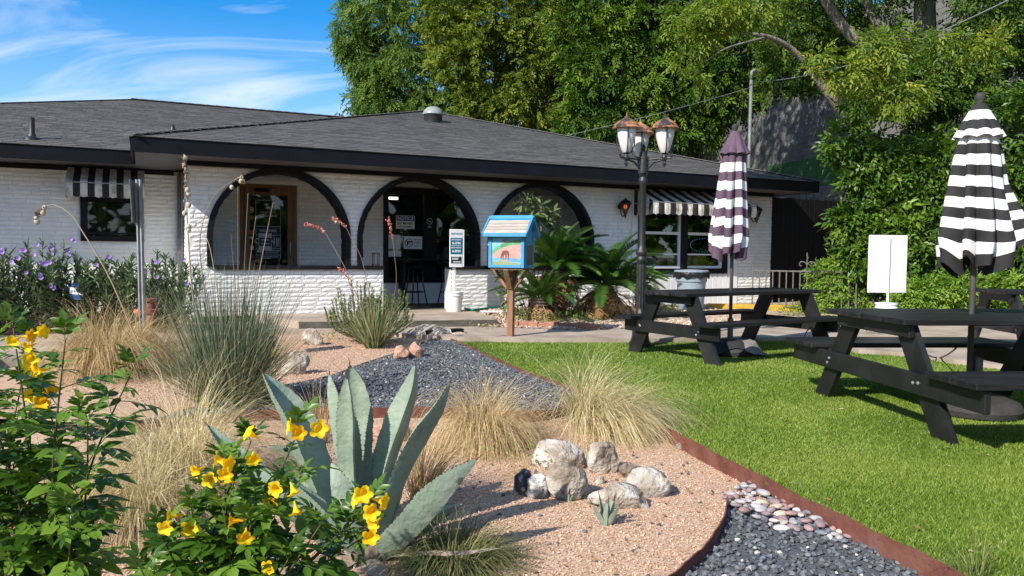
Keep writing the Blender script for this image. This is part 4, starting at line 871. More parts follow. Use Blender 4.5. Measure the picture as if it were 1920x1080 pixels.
# folded cloth over the far base
cl = MB(); nx, ny = 26, 16; gx = lambda i, j: (-.36 + .74 * i / nx, -.30 + .46 * j / ny)
def ch(x, y):
    r_ = math.hypot(x * .9, y); h_ = .16 if r_ < .26 else max(.02, .16 - (r_ - .26) * 1.6); return h_ + .02 * noise.noise(Vector((x * 9, y * 9, 3))) + .012
cl.add([(*gx(i, j), ch(*gx(i, j))) for j in range(ny + 1) for i in range(nx + 1)], [(j * (nx + 1) + i, j * (nx + 1) + i + 1, (j + 1) * (nx + 1) + i + 1, (j + 1) * (nx + 1) + i) for j in range(ny) for i in range(nx)])
for k, f_ in enumerate(cl.f): cl.m[k] = 1 if (k % nx) > 15 else 0
o = cl.build('draped_cloth', [M['clothk'], M['clothg']], None, True, (2.60, 9.10, 0)); tag(o, 'dark and grey cloth thrown over the umbrella base by the lamp post', 'cloth')

# ------------------------------------------------------------------ little library box
LB = thing('library_box', 'sky blue little library box with a slatted roof and painted landscape on a cedar post', 'library box', G(957, 638, 0), R(-19))
HY = 10.33
bz0, bz1 = .98, 1.47; bwid, bdep = .50, .40
MB().box((0, 0, .46), (.085, .085, .94), bev=.004).build('post', M['cedar'], LB)
for a, b in (((-.30, 0), (-.045, 0)), ((.30, 0), (.045, 0)), ((0, -.26), (0, -.045)), ((0, .26), (0, .045))):
    MB().beam((a[0] * .8, a[1] * .8, .955), (b[0], b[1], .70), .07, .035).build('brace', M['cedar'], LB)
MB().box((0, 0, .965), (.46, .38, .024), bev=.003).build('platform', M['cedar'], LB)
bx = MB().box((0, .012, (bz0 + bz1) / 2), (bwid - .01, bdep - .03, bz1 - bz0 - .002))
gab = [(-bdep / 2 + .02, bz1), (bdep / 2, bz1), (.0, bz1 + .16)]
bx.add([(s_ * (bwid / 2 - .006), y, z) for s_ in (-1, 1) for y, z in gab], [(0, 1, 2), (3, 5, 4), (0, 2, 5, 3), (1, 4, 5, 2), (0, 3, 4, 1)])
box_ = bx.build('box_body', M['bluep'], LB)
fr = MB(); yF = -bdep / 2 - .002
for q in ((-.25, bz0, -.205, bz1), (.205, bz0, .25, bz1), (-.205, bz0, .205, bz0 + .04), (-.205, bz1 - .05, .205, bz1)):
    fr.box(((q[0] + q[2]) / 2, yF, (q[1] + q[3]) / 2), (q[2] - q[0] - .001, .024, q[3] - q[1] - .001), bev=.003)
dr = fr.build('door_frame', M['bluep'], LB)
MB().lathe([(.012, 0), (.014, .015), (0, .02)], 8, (-.262, -.16, 1.28), Matrix.Rotation(PI / 2, 3, 'X')).build('knob', M['galv'], LB)
# side window and trims
sw = MB()
for q in ((-.17, bz0, -.135, bz1 + .02), (.15, bz0, .185, bz1 + .02), (-.135, bz0, .15, bz0 + .04)): sw.box((bwid / 2 + .001, (q[0] + q[2]) / 2, (q[1] + q[3]) / 2), (.018, q[2] - q[0] - .001, q[3] - q[1] - .001), bev=.003)
sw.build('corner_trim', M['bluep'], LB)
m_sp = pm('chalk_panel', [(0.05, 0.05, 0.055), (0.12, 0.11, 0.10), (0.22, 0.17, 0.14)], 9, 0.6); MB().box((bwid / 2 - .001, .005, bz0 + .17), (.008, .27, .26)).build('side_picture', m_sp, LB)
# painted panel: flat bands of colour standing a hair proud of each other
def band(name, pts, mat, y, par): 
    mb = MB(); tri = tessellate_polygon([[Vector((q[0], q[1], 0)) for q in pts]]); mb.add([(-.205 + q[0] * .41, y, bz0 + .04 + q[1] * .40) for q in pts], [tuple(t) for t in tri]); return mb.build(name, mat, par)
cP = lambda n, a, b, s=9: pm(n, [a, b], s, 0.6, detail=3, var=None)
pan = MB().box((0, yF + .006, bz0 + .24), (.41, .008, .40)).build('painted_panel', cP('painted_sky', (.10, .42, .66), (.28, .60, .74), 5), LB)
y0 = yF + .0012
band('painted_hill', [(0, .28), (0, .45), (.15, .58), (.35, .68), (.55, .76), (.75, .82), (1, .84), (1, .28)], cP('painted_green', (.05, .26, .10), (.22, .42, .22)), y0, pan)
band('painted_slope', [(0, .22), (.03, .33), (.2, .48), (.45, .60), (.7, .66), (1, .68), (1, .2)], cP('painted_pink', (.42, .22, .20), (.60, .38, .34), 12), y0 - .0006, pan)
band('painted_cliff', [(.30, .66), (.38, .82), (.44, .87), (.56, .84), (.5, .76)], cP('painted_cliff', (.40, .17, .13), (.55, .35, .28), 20), y0 - .0006, pan)
band('painted_river', [(0, .12), (0, .23), (1, .21), (1, .10)], cP('painted_blue', (.07, .24, .45), (.22, .42, .58)), y0 - .0012, pan)
band('painted_bank', [(0, 0), (0, .10), (.2, .10), (.38, .17), (.5, .17), (.62, .09), (1, .06), (1, 0)], cP('painted_bank', (.20, .26, .13), (.34, .36, .24)), y0 - .0018, pan)
band('painted_cloud', [(.10, .95), (.16, .98), (.28, .975), (.33, .95), (.22, .935)], M['paper'], y0 - .0006, pan)
mh = cP('painted_horse', (.13, .05, .04), (.22, .10, .08), 16)
band('painted_horse', [(.30, .20), (.33, .36), (.38, .46), (.50, .48), (.57, .46), (.60, .36), (.60, .16), (.565, .16), (.55, .33), (.52, .34), (.50, .18), (.47, .18), (.465, .32), (.42, .33), (.40, .18), (.375, .18), (.375, .34), (.34, .24), (.33, .19)], mh, y0 - .0024, pan)
# roof: blue boards, slats on top
rp = math.atan2(.26, .22); oy = -bdep / 2 - .075; oz = bz1 - .03
for sg in (-1, 1):
    p0, p1 = Vector((0, sg * (bdep / 2 + .085), bz1 - .06)), Vector((0, 0, bz1 + .175)); d_ = (p1 - p0); n_ = Vector((0, -d_.z, d_.y)) * (1 if sg > 0 else -1)
    rb = MB(); ln_ = d_.length; dn = d_.normalized(); nn_ = Vector((1, 0, 0)).cross(dn); nn_ = nn_ if nn_.z > 0 else -nn_
    Mx = Matrix((Vector((1, 0, 0)), dn, Vector((1, 0, 0)).cross(dn))).transposed()
    rb.box((p0 + p1) / 2, (.62, ln_, .02), Mx, bev=.003); ro = rb.build('roof_board', M['bluep'], LB)
    for k in range(4):
        c_ = p0 + dn * (.045 + k * .070) + nn_ * .020; MB().box(c_, (.585 - .004 * k, .066, .014), Mx @ Matrix.Rotation(-.06 * (1 if sg < 0 else -1), 3, 'X'), bev=.003).build('slat', M['slat'], ro)
    for sx in (-1, 1):
        MB().box((p0 + p1) / 2 + Vector((sx * .305, 0, 0)) + nn_ * .004, (.022, ln_ + .01, .055), Mx, bev=.003).build('barge_board', M['bluep'], ro)
    MB().box(p0 + Vector((0, sg * .004, .004)), (.60, .022, .05), bev=.003).build('eave_board', M['bluep'], ro)
MB().box((0, -.018, bz1 + .183), (.60, .075, .02), Matrix.Rotation(.68, 3, 'X'), bev=.003).build('ridge_board', M['bluep'], LB); MB().box((0, .020, bz1 + .181), (.60, .06, .02), Matrix.Rotation(-.68, 3, 'X'), bev=.003).build('ridge_board', M['bluep'], LB)

# ------------------------------------------------------------------ bucket signs
def bucket(label, loc, r_=.15, h_=.34, lid=False):
    t_ = thing('plastic_bucket', label, 'bucket', loc, 0, 'white buckets holding signs')
    MB().lathe([(.0, .002), (r_ * .86, .0), (r_ * .88, .01), (r_ * .97, h_ * .78), (r_ * 1.06, h_ * .80), (r_ * 1.06, h_ * .84), (r_ * .985, h_ * .85), (r_ * 1.0, h_ * .93), (r_ * 1.07, h_ * .94), (r_ * 1.08, h_), (r_ * .97, h_)] + ([(.0, h_ + .01)] if lid else [(r_ * .94, h_ * .8), (.0, h_ * .78)]), 32).build('tub', M['white'], t_, 35)
    hd_ = MB(); hd_.tube([(r_ * 1.08 * math.cos(a), r_ * 1.08 * math.sin(a) * .55 - .05, h_ * .8 - .16 * math.sin(a / 1.0)) for a in [PI * k / 12 for k in range(13)]], .003, 6); hd_.build('handle', M['galv'], t_)
    return t_
bp = G(851, 584, .165); bp.z = .165
bucket('white bucket on the entry slab with the hours sign standing in it', bp)
HS = thing('hours_sign', 'tall narrow white and teal opening hours sign on a white post', 'sign', bp + Vector((0, 0, .02)), R(24))
MB().box((0, 0, .62), (.055, .03, 1.2), bev=.006).build('post', M['white'], HS)
sc0 = 12.05
p_t, p_b = A(861, 430, bp.y - .02), A(857, 501, bp.y - .02); sh = (p_t.z - p_b.z); szc = (p_t.z + p_b.z) / 2 - bp.z - .02
brd = MB().box((.02, -.035, szc), (.235, .022, sh), bev=.005).build('sign_board', M['white'], HS); MB().box((.155, .01, szc + .0), (.02, .11, sh * .98), bev=.004).build('side_flange', M['white'], HS)
yb = -.0475
MB().box((.02, yb, szc + sh * .06), (.215, .003, sh * .43)).build('teal_field', M['teal'], brd)
text('lettering', 'SHOP HOURS', .044, brd, (.02, yb - .001, szc + sh * .38), M['teal'], .01, .78)
MB().box((.02, yb - .003, szc + sh * .07), (.19, .002, .006)).build('rule', M['paper'], brd)
for dz, a_, b_ in ((.19, 'SAT-SUNDAY', '8-3PM'), (-.02, 'MON-FRIDAY', '8-8PM')):
    text('lettering', a_, .036, brd, (.02, yb - .003, szc + sh * dz + .022), M['paper'], .02, .82); text('lettering', b_, .058, brd, (.02, yb - .003, szc + sh * dz - .038), M['paper'], .035, 1.0)
MB().box((.02, yb, szc - sh * .31), (.19, .003, sh * .18)).build('notice_panel', M['ink'], brd)
for k, (dx, dz, ww, hh) in enumerate(((-.01, .055, .13, .012), (-.02, .02, .11, .03), (.01, -.03, .14, .02), (0, -.055, .15, .01))): MB().box((.02 + dx, yb - .003, szc - sh * .31 + dz), (ww, .002, hh)).build('notice_line', m_print, brd)
wp = A(1660, 620, 12.0); wp.z = .06
bucket('white lidded bucket behind the nearest table holding the blank board', wp, .155, .40, True)
WS = thing('blank_sign', 'blank white board on a white post standing behind the picnic tables', 'sign', wp + Vector((0, 0, .40)), R(8))
pt_, pb_ = A(1660, 441, 12.0), A(1660, 549, 12.0); hh = pt_.z - pb_.z; zc = (pt_.z + pb_.z) / 2 - wp.z - .40
MB().box((0, 0, zc), (.655, .02, hh), bev=.008).build('board', M['white'], WS); MB().tube([(.0, -.03, 0), (.0, -.03, zc + hh * .47)], .016, 10).build('post', M['white'], WS)

# ------------------------------------------------------------------ bin, railing, wheel stop and small things
tp = G(1295, 583, .10)
TC = thing('trash_bin', 'grey round trash bin lined with a black bag under the right hand window', 'bin', tp)
MB().lathe([(.23, 0), (.235, .02), (.275, .56), (.295, .57), (.30, .66), (.285, .665), (.29, .70), (.315, .71), (.32, .745), (.30, .75), (.28, .73), (.27, .5), (.0, .5)], 36).build('tub', M['grey'], TC, 35)
bg_ = MB(); nn = 48; pr_ = [(.300, .755), (.327, .75), (.331, .73), (.338, .69), (.33, .645)]
bg_.add([((r_ * (1 + (.02 + .03 * (i / 4)) * math.sin(k * 1.9 + i) * (i > 0))) * math.cos(2 * PI * k / nn), (r_ * (1 + (.02 + .03 * (i / 4)) * math.sin(k * 1.9 + i) * (i > 0))) * math.sin(2 * PI * k / nn), z + (0.02 * math.sin(k * 1.1) if i == 4 else 0)) for i, (r_, z) in enumerate(pr_) for k in range(nn)], [(i * nn + k, i * nn + (k + 1) % nn, (i + 1) * nn + (k + 1) % nn, (i + 1) * nn + k) for i in range(4) for k in range(nn)])
m_bag = pm('black_bin_bag', [(.01, .01, .011), (.018, .018, .02)], 5, .25, .4, 30, spec=.5); bg_.build('bin_bag', m_bag, TC, True)
MB().lathe([(.318, .748), (.326, .75), (.326, .775), (.30, .785), (.0, .80)], 36).build('rim', M['grey'], TC, 35)
ra, rb = G(1408, 583, .08), G(1606, 590, .08); rv = rb - ra; rl = rv.length
RL = thing('iron_railing', 'low grey iron railing panel with a scroll on top at the end of the path', 'railing', ra, math.atan2(rv.y, rv.x))
MB().box((rl / 2, 0, .80), (rl, .03, .03), bev=.004).build('top_rail', M['iron'], RL); MB().box((rl / 2, 0, .10), (rl, .025, .025), bev=.004).build('bottom_rail', M['iron'], RL)
for k in range(16): MB().box((.02 + (rl - .04) * k / 15, 0, .45 if k not in (0, 15) else .44), (.024, .024, .70 if k not in (0, 15) else .96), bev=.004).build('baluster', M['iron'], RL)
for x in (.02, rl - .02):
    ft = MB(); ft.beam((x, -.22, .005), (x, 0, .2), .03, .02); ft.beam((x, .22, .005), (x, 0, .2), .03, .02); ft.build('foot', M['iron'], RL)
scx = rl * .53; sc_ = MB()
for sg in (-1, 1):
    pts = [(scx + sg * (.015 + .0), 0, .82 + .0)]
    pts = [Vector((scx + sg * (.10 + (.095 - .012 * q) * math.cos(PI + .25 * -0 - q * .62) * 1.0), 0, .92 + (.095 - .012 * q) * math.sin(PI - q * .62))) for q in [k * .25 for k in range(33)] if q < 7.8]
    sc_.tube(pts, .011, 6)
sc_.tube([(scx, 0, .82), (scx, 0, 1.02), (scx + .01, 0, 1.06), (scx - .005, 0, 1.12), (scx, 0, 1.17)], [.012, .012, .02, .012, .004], 6); sc_.build('scroll', M['iron'], RL)
ya, yb_ = G(1338, 583, .10), G(1512, 586, .10)
o = MB(); yv = yb_ - ya; o.add([(s_ * yv.length / 2, y, z) for s_ in (-1, 1) for y, z in ((-.085, 0), (-.06, .12), (.06, .12), (.085, 0))], [(0, 1, 2, 3), (4, 7, 6, 5), (0, 4, 5, 1), (1, 5, 6, 2), (2, 6, 7, 3), (0, 3, 7, 4)])
o = o.build('wheel_stop', M['yellow'], None, False, (ya + yb_) / 2 + Vector((0, .35, 0)), (0, 0, math.atan2(yv.y, yv.x))); tag(o, 'worn yellow concrete wheel stop behind the iron railing', 'wheel stop')
# steel sign post at the left, its plate seen edge on
SP = thing('sign_post', 'grey steel channel post with a sign plate seen edge on', 'sign post', A(268, 700, 7.6) * 1.0); SP.location.z = -.01
zt_ = A(262, 335, 7.6).z; xo = A(255, 335, 7.6).x - A(268, 700, 7.6).x
p_ = MB(); 
p_.add([], []); lean = Vector((xo + .02, 0, 0))
for off, wd_, dp in ((0, .012, .05), (.035, .012, .05), (.0175, .045, .010)): p_.beam(Vector((off - .01, .02 if wd_ > .03 else 0, 0)), Vector((off - .01, .02 if wd_ > .03 else 0, zt_)) + lean, dp if wd_ < .03 else .010, wd_, up=(1, 0, 0))
p_.build('post', M['galv'], SP); MB().box(lean * .9 + Vector((-.045, .0, zt_ - .22)), (.012, .34, .42), Matrix.Rotation(-.05, 3, 'Y') @ Matrix.Rotation(.30, 3, 'Z'), bev=.003).build('sign_plate', M['iron'], SP)
# alarm yard sign in the flowers
ys = A(144, 546, 9.95); YS = thing('yard_sign', 'small blue yard sign with a white band among the purple flowers', 'sign', (ys.x, ys.y, .06), R(10)); zc = ys.z - .06
oct_ = [(.095 * math.cos(PI / 8 + k * PI / 4), zc + .12 * math.sin(PI / 8 + k * PI / 4)) for k in range(8)]
m_sb = pm('yard_sign_blue', [(.03, .10, .30), (.04, .13, .36)], 4, .4); pl_ = MB().poly([oct_], lambda x, y, d: (x, d, y), .006).build('sign_plate', m_sb, YS); MB().box((0, -.003, zc + .0), (.165, .003, .085), Matrix.Rotation(.12, 3, 'Y')).build('white_band', M['paper'], pl_)
mk = MB()
for k in range(4): mk.box((-.05 + k * .033, -.006, zc + .004 - k * .003), (.022, .002, .008)); mk.box((-.058 + k * .033, -.006, zc + .0), (.007, .002, .034))
mk.build('band_marks', m_sb, pl_); MB().box((0, .012, zc / 2 - .04), (.016, .01, zc - .08)).build('stake', M['iron'], YS)
# rusty valve stub beyond the straw grass
vp_ = A(283, 560, 8.6); o = thing('hydrant_stub', 'small rust red valve stub half hidden behind the straw grass', 'valve', (vp_.x, vp_.y, .03)); hz = vp_.z * .88
MB().lathe([(.05, 0), (.05, hz * .75), (.07, hz * .78), (.07, hz * .86), (.05, hz * .88), (.05, hz * 1.02), (.075, hz * 1.03), (.075, hz * 1.08), (.0, hz * 1.1)], 14).build('valve_body', M['rust'], o, 35); m_or = pm('faded_orange_red', [(.45, .09, .03), (.55, .14, .06)], 6, .6)
MB().tube([(-.18, 0, hz * .8), (.02, 0, hz * .82)], .035, 10).build('side_outlet', m_or, o)
# green hose and white splash pad
h_ = MB(); hp = [G(x, y, .17) for x, y in ((868, 579), (885, 583), (905, 581), (925, 579), (948, 578), (962, 577))]; h_.tube([p + Vector((0, 0, .018)) for p in smooth_line(hp, 6)], .022, 8); m_hose = pm('green_hose', [(.0, .14, .10), (.01, .18, .13)], 5, .45)
tag(h_.build('garden_hose', m_hose, None, True), 'green garden hose lying along the foot of the white wall', 'hose')
c_ = G(925, 586, .15); tag(MB().box(c_ + Vector((0, 0, .015)), (.42, .16, .03), Matrix.Rotation(R(12), 3, 'Z'), bev=.01).build('splash_pad', M['white']), 'flat white splash pad on the tan gravel by the hose', 'splash pad')
# timber beside the slab
a_, b_ = G(796, 634, .0), G(866, 630, .0); tag(MB().beam(a_ + Vector((0, 0, .055)), b_ + Vector((0, 0, .055)), .13, .11, bev=.008).build('landscape_timber', M['cedar'] if False else M['black']), 'dark landscape timber at the corner of the lawn below the slab', 'timber')
a_, b_ = G(862, 631, .0), G(878, 628, .0); 
# cables trailing on the path under the tables
cb_ = MB(); cb_.tube(smooth_line([A(1800, 636, 6.9), A(1790, 655, 6.8), G(1765, 670, .06), G(1745, 668, .06), G(1715, 655, .06)], 6), .008, 6); tag(cb_.build('power_cable', M['lampblk'], None, True), 'thin dark cable sagging to the path under the nearest table', 'cable')
cb_ = MB(); cb_.tube(smooth_line([A(1522, 612, 9.4), A(1512, 622, 9.3), G(1508, 633, .07)], 6), .007, 6); tag(cb_.build('power_cable', M['lampblk'], None, True), 'short grey cable hanging from the table by the lamp post', 'cable')
# bar stools and high table in the porch
def stool(label, u_, v_, rz):
    t_ = thing('bar_stool', label, 'bar stool', BW(u_, v_, .172), TH + rz, 'black bar stools on the porch'); MB().lathe([(.0, .70), (.17, .70), (.18, .715), (.17, .735), (.0, .74)], 18).build('seat', M['black'], t_, 35)
    for k in range(4):
        a = PI / 4 + k * PI / 2; MB().tube([(.13 * math.cos(a), .13 * math.sin(a), .70), (.15 * math.cos(a), .15 * math.sin(a), .4), (.235 * math.cos(a), .235 * math.sin(a), .0)], .013, 8).build('leg', M['lampblk'], t_, True)
    rg = MB(); rg.tube([(.17 * math.cos(2 * PI * k / 16), .17 * math.sin(2 * PI * k / 16), .25) for k in range(17)], .01, 6); rg.build('foot_ring', M['lampblk'], t_)
stool('black metal bar stool on the porch left of the hours sign', 4.0, 1.25, 0.2); stool('black metal bar stool on the porch behind the hours sign', 4.62, 1.05, 0.5)
t_ = thing('bar_table', 'dark high bar table against the shop window', 'table', BW(4.45, 1.45, .172), TH); MB().box((0, 0, .86), (1.5, .40, .04), bev=.006).build('tabletop', M['black'], t_)
for sx in (-.65, .65): MB().box((sx, 0, .42), (.05, .3, .84)).build('leg', M['black'], t_)
# red lantern on the porch sill, metal wall hanging
t_ = thing('sill_lantern', 'small rusty wire lantern standing on the black sill beside the middle arch', 'lantern', BW(2.90, .05, .94), TH)
sl_m = MB()
for sx in (-.045, .045):
    for sy in (-.045, .045): sl_m.tube([(sx, sy, 0), (sx, sy, .22)], .006, 5)
sl_m.build('frame', M['rust'], t_); MB().box((0, 0, .2), (.11, .11, .02)).build('top', M['rust'], t_); MB().box((0, 0, .01), (.11, .11, .02)).build('base', M['rust'], t_)
# utility mast with service cables
mp_ = A(1400, 450, 19.0); UM = thing('service_mast', 'grey utility mast rising above the roof behind the purple umbrella', 'mast', (mp_.x, mp_.y, 1.5)); zt_ = A(1402, 150, 19).z - 1.5
ms = MB(); ms.tube([(0, 0, 0), (.02, 0, zt_)], .042, 10); ms.tube([(.02, 0, zt_), (.03, 0, zt_ + .2), (.14, 0, zt_ + .28), (.24, 0, zt_ + .18), (.25, 0, zt_ + .05)], .046, 10); ms.build('pipe', pm('dull_mast_steel', [(.13, .14, .15), (.22, .23, .24)], 9, .6, metal=.2), UM, True)
lp = MB()
for k in range(3): lp.tube([(.24, 0, zt_ + .1), (.3 + .06 * k, 0, zt_ - .4 - .2 * k), (.42, 0, zt_ - .6), (.36, 0, zt_ - .1)], .014, 5)
lp.build('drip_loops', M['lampblk'], UM, True)
top_w = Vector((mp_.x + .1, mp_.y, zt_ + 1.45))
def cable(label, a, b, sag, r_=.014):
    mb = MB(); mb.tube([a.lerp(b, k / 20) + Vector((0, 0, -sag * 4 * (k / 20) * (1 - k / 20))) for k in range(21)], r_, 6); return tag(mb.build('service_cable', M['galv'], None, True), label, 'cable', 'overhead cables')
cable('overhead cable running from the mast up to the right through the tree', top_w, A(1930, -20, 12.0), .3, .011)
cable('guy wire running from the mast down to the roof', top_w + Vector((0, 0, -.1)), BW(8.2, 3.2, 3.9), .05, .006)
# ------------------------------------------------------------------ stones
def stone_mesh(seed, dims, rough=.18, sub=3, flat=.3, facets=7):
    rs = random.Random(seed); bm = bmesh.new(); bmesh.ops.create_icosphere(bm, subdivisions=sub, radius=.5)
    off = Vector((seed * 3.7, seed * 1.3, 0)); pl = [(Vector((rs.gauss(0, 1), rs.gauss(0, 1), rs.gauss(0, 1) * .8)).normalized(), rs.uniform(.30, .42)) for _ in range(facets)]
    for v in bm.verts:
        p = v.co.copy()
        for n_, d_ in pl:
            e_ = p.dot(n_) - d_
            if e_ > 0: p -= n_ * e_ * .9
        p *= 1 + rough * noise.noise(p * 3 + off) + rough * .5 * noise.noise(p * 8 + off) + rough * .25 * noise.noise(p * 19 + off)
        if p.z < -flat: p.z = -flat - (p.z + flat) * -.1
        v.co = p
    xs = [v.co for v in bm.verts]; lo = Vector([min(c[i] for c in xs) for i in range(3)]); hi = Vector([max(c[i] for c in xs) for i in range(3)])
    for v in bm.verts: v.co = Vector(((v.co[i] - lo[i]) / (hi[i] - lo[i]) - (.5 if i < 2 else 0)) * dims[i] for i in range(3))
    me = bpy.data.meshes.new('stone'); bm.to_mesh(me); bm.free(); me.polygons.foreach_set('use_smooth', [True] * len(me.polygons)); me.set_sharp_from_angle(angle=R(32)); return me
def stone(label, x0, x1, ytop, ybase, z, mat, seed, depth=None, rz=0, name='rock', back=0.0, **k):
    p = G((x0 + x1) / 2, ybase, z); w_ = (x1 - x0) / FPX * p.y; h_ = (ybase - ytop) / FPX * p.y * 1.0; d_ = depth or w_ * .75
    h_ = max(.04, h_ - .25 * d_ * (EYE - z) / p.y)
    o = link(name, stone_mesh(seed, (w_, d_, h_ * 1.12), **k), None, (mat,), (p.x, p.y + d_ * .4 + back, z - h_ * .1), (0, 0, rz)); o.name = name; return tag(o, label, 'rock', 'garden rocks')
L_ = M['lime']
stone('upright pale limestone block in the middle of the rock cluster', 1022, 1105, 866, 940, BZ, L_, 1, .17, .1, flat=.4, facets=5)
stone('long low grey brown boulder behind the upright limestone block', 996, 1100, 826, 882, BZ, L_, 22, .2, -.1)
stone('rough pale boulder right behind the upright limestone block', 1097, 1160, 827, 888, BZ, L_, 3, .14, .3, rough=.3)
stone('black and white stone at the left end of the rock cluster', 961, 1003, 880, 930, BZ, M['darkrock'], 4, .1, .2)
stone('black and white stone leaning on the upright limestone block', 985, 1030, 890, 936, BZ, M['darkrock'], 5, .1, -.3)
stone('flat white rock lying in front of the rock cluster', 1103, 1222, 905, 956, BZ, L_, 6, .16, -.1, facets=9)
stone('smooth grey boulder at the right end of the rock cluster', 1176, 1264, 878, 934, BZ, L_, 7, .18, -.2)
stone('small knobbly pale rock above the grey boulder', 1160, 1212, 867, 898, BZ, L_, 8, .1, .2, rough=.3)
stone('tiny white stone in the hollow of the rock cluster', 1116, 1136, 892, 908, BZ, L_, 9, .05)
stone('lone small pebble-like rock by the lawn edging', 1268, 1292, 829, 844, BZ, L_, 10, .05)
stone('pale limestone rock at the edge of the left pink gravel', 523, 576, 660, 702, 0, L_, 11, .22, .2)
stone('weathered limestone rock near the path left of the rosemary', 564, 606, 616, 647, 0, L_, 12, .22, -.2)
stone('brown and white rock at the end of the middle charcoal gravel', 735, 770, 648, 675, 0, M['pinkrock'], 13, .2, .4)
stone('reddish rock beside the brown and white rock', 763, 794, 641, 672, 0, M['pinkrock'], 14, .18, -.3)
stone('long pinkish stone behind the agave', 690, 770, 786, 830, BZ, M['pinkrock'], 15, .2, .2)
stone('small dark pink stone between the agave and the straw grass', 768, 800, 790, 815, BZ, M['pinkrock'], 16, .1)
stone('flat grey ledge stone at the left of the entry slab', 752, 846, 608, 634, 0.0, L_, 17, .45, .1)
stone('small flat grey stone at the end of the dark timber', 846, 880, 622, 634, 0.0, L_, 18, .12, .1)
stone('sandy coloured rock beside the left sidewalk', 62, 108, 655, 690, 0.0, L_, 19, .3, .1)
# border bricks
me_bk = MB().box((0, 0, .045), (.21, .1, .09), bev=.008).build('x', M['redbrick']); mbk = me_bk.data; bpy.data.objects.remove(me_bk)
brow = thing('brick_border', 'row of old red bricks edging the tan gravel bed along the path', 'brick border', G(1010, 612, .06))
a_, b_ = G(960, 611, .06), G(1112, 617, .06); nB = 9; ang = math.atan2(b_.y - a_.y, b_.x - a_.x)
for k in range(nB):
    p = a_.lerp(b_, k / (nB - 1)) - brow.location; link('brick', mbk, brow, (), (p.x, p.y + random.uniform(-.02, .02), random.uniform(-.03, .0)), (random.uniform(-.06, .06), random.uniform(-.06, .06), ang + random.uniform(-.12, .12)))
brow = thing('brick_border', 'row of old red bricks along the flower bed at the left sidewalk', 'brick border', G(90, 622, .06))
a_, b_ = G(20, 627, .06), G(200, 614, .06); ang = math.atan2(b_.y - a_.y, b_.x - a_.x)
for k in range(7):
    p = a_.lerp(b_, k / 6) - brow.location; link('brick', mbk, brow, (), (p.x, p.y + .06, -.015), (0, random.uniform(-.05, .05), ang + random.uniform(-.1, .1)))
# river pebbles
PEB = [('pale grey', (.36, .35, .35)), ('mauve', (.27, .19, .20)), ('cream', (.50, .42, .32)), ('slate grey', (.16, .18, .20)), ('dusky pink', (.33, .21, .20)), ('off white', (.52, .49, .46))]
pmats = [pm('pebble_' + n.replace(' ', '_'), [tuple(c * .85 for c in q), q, tuple(min(1, c * 1.1) for c in q)], 14, .6, .1, 60, 'obj', .12) for n, q in PEB]
pms = [stone_mesh(60 + k, (1, .62, .42), rough=.05, sub=2, facets=0, flat=.5) for k in range(6)]
zone = [(1362, 948), (1368, 926), (1395, 914), (1440, 914), (1490, 942), (1545, 972), (1602, 1004), (1590, 1018), (1550, 1014), (1500, 994), (1462, 1002), (1435, 978), (1395, 976), (1372, 960)]
zw = [(G(x, y, BZ).x, G(x, y, BZ).y) for x, y in zone]; placed = []; tries = 0
while len(placed) < 110 and tries < 20000:
    tries += 1; x = random.uniform(min(q[0] for q in zw), max(q[0] for q in zw)); y = random.uniform(min(q[1] for q in zw), max(q[1] for q in zw))
    if not pip(np.array([x]), np.array([y]), zw)[0]: continue
    s_ = random.uniform(.042, .082)
    if any(math.hypot(x - a, y - b) < (s_ + c) * .36 for a, b, c in placed): continue
    placed.append((x, y, s_)); k = random.choice((0, 0, 1, 2, 3, 4, 5, 1)); o = link('river_pebble', random.choice(pms).copy(), None, (pmats[k],), (x, y, BZ + .008 + random.choice((0, 0, .014))), (random.uniform(-.25, .25), random.uniform(-.25, .25), random.uniform(0, 6.3)))
    o.scale = (s_, s_, s_ * random.uniform(.8, 1.1)); tag(o, f'smooth {PEB[k][0]} river pebble in the pebble patch beside the lawn edging', 'pebble', f'{PEB[k][0]} river pebbles')
p = G(1487, 930, BZ); o = link('river_pebble', stone_mesh(90, (.1, .085, .07), rough=.05, sub=2, facets=0), None, (pmats[0],), (p.x + .03, p.y + .02, BZ)); tag(o, 'biggest round grey pebble leaning against the lawn edging', 'pebble')
p = G(1369, 968, BZ); o = link('river_pebble', stone_mesh(91, (.055, .045, .03), rough=.05, sub=2, facets=0), None, (pmats[3],), (p.x, p.y, BZ)); tag(o, 'single dark pebble apart from the patch beside the curved edging', 'pebble')

# ------------------------------------------------------------------ gravel and turf
ico = bmesh.new(); bmesh.ops.create_icosphere(ico, subdivisions=1, radius=.5); IV = np.array([v.co[:] for v in ico.verts], np.float32); IF = np.array([[v.index for v in f.verts] for f in ico.faces], np.int32); ico.free()
OV = np.array([(.5, 0, 0), (-.5, 0, 0), (0, .5, 0), (0, -.5, 0), (0, 0, .5), (0, 0, -.5)], np.float32); OF = np.array([(0, 2, 4), (2, 1, 4), (1, 3, 4), (3, 0, 4), (2, 0, 5), (1, 2, 5), (3, 1, 5), (0, 3, 5)], np.int32)
def scatter(poly, n, bias=None):
    xs = [q[0] for q in poly]; ys = [q[1] for q in poly]; X = rng.uniform(min(xs), max(xs), n); Y = rng.uniform(min(ys), max(ys), n); k = pip(X, Y, poly); X, Y = X[k], Y[k]
    # only what the camera could plausibly see
    a = np.abs(X) / np.maximum(Y, .1); k = (Y > 1.3) & (a < .78); return X[k], Y[k]
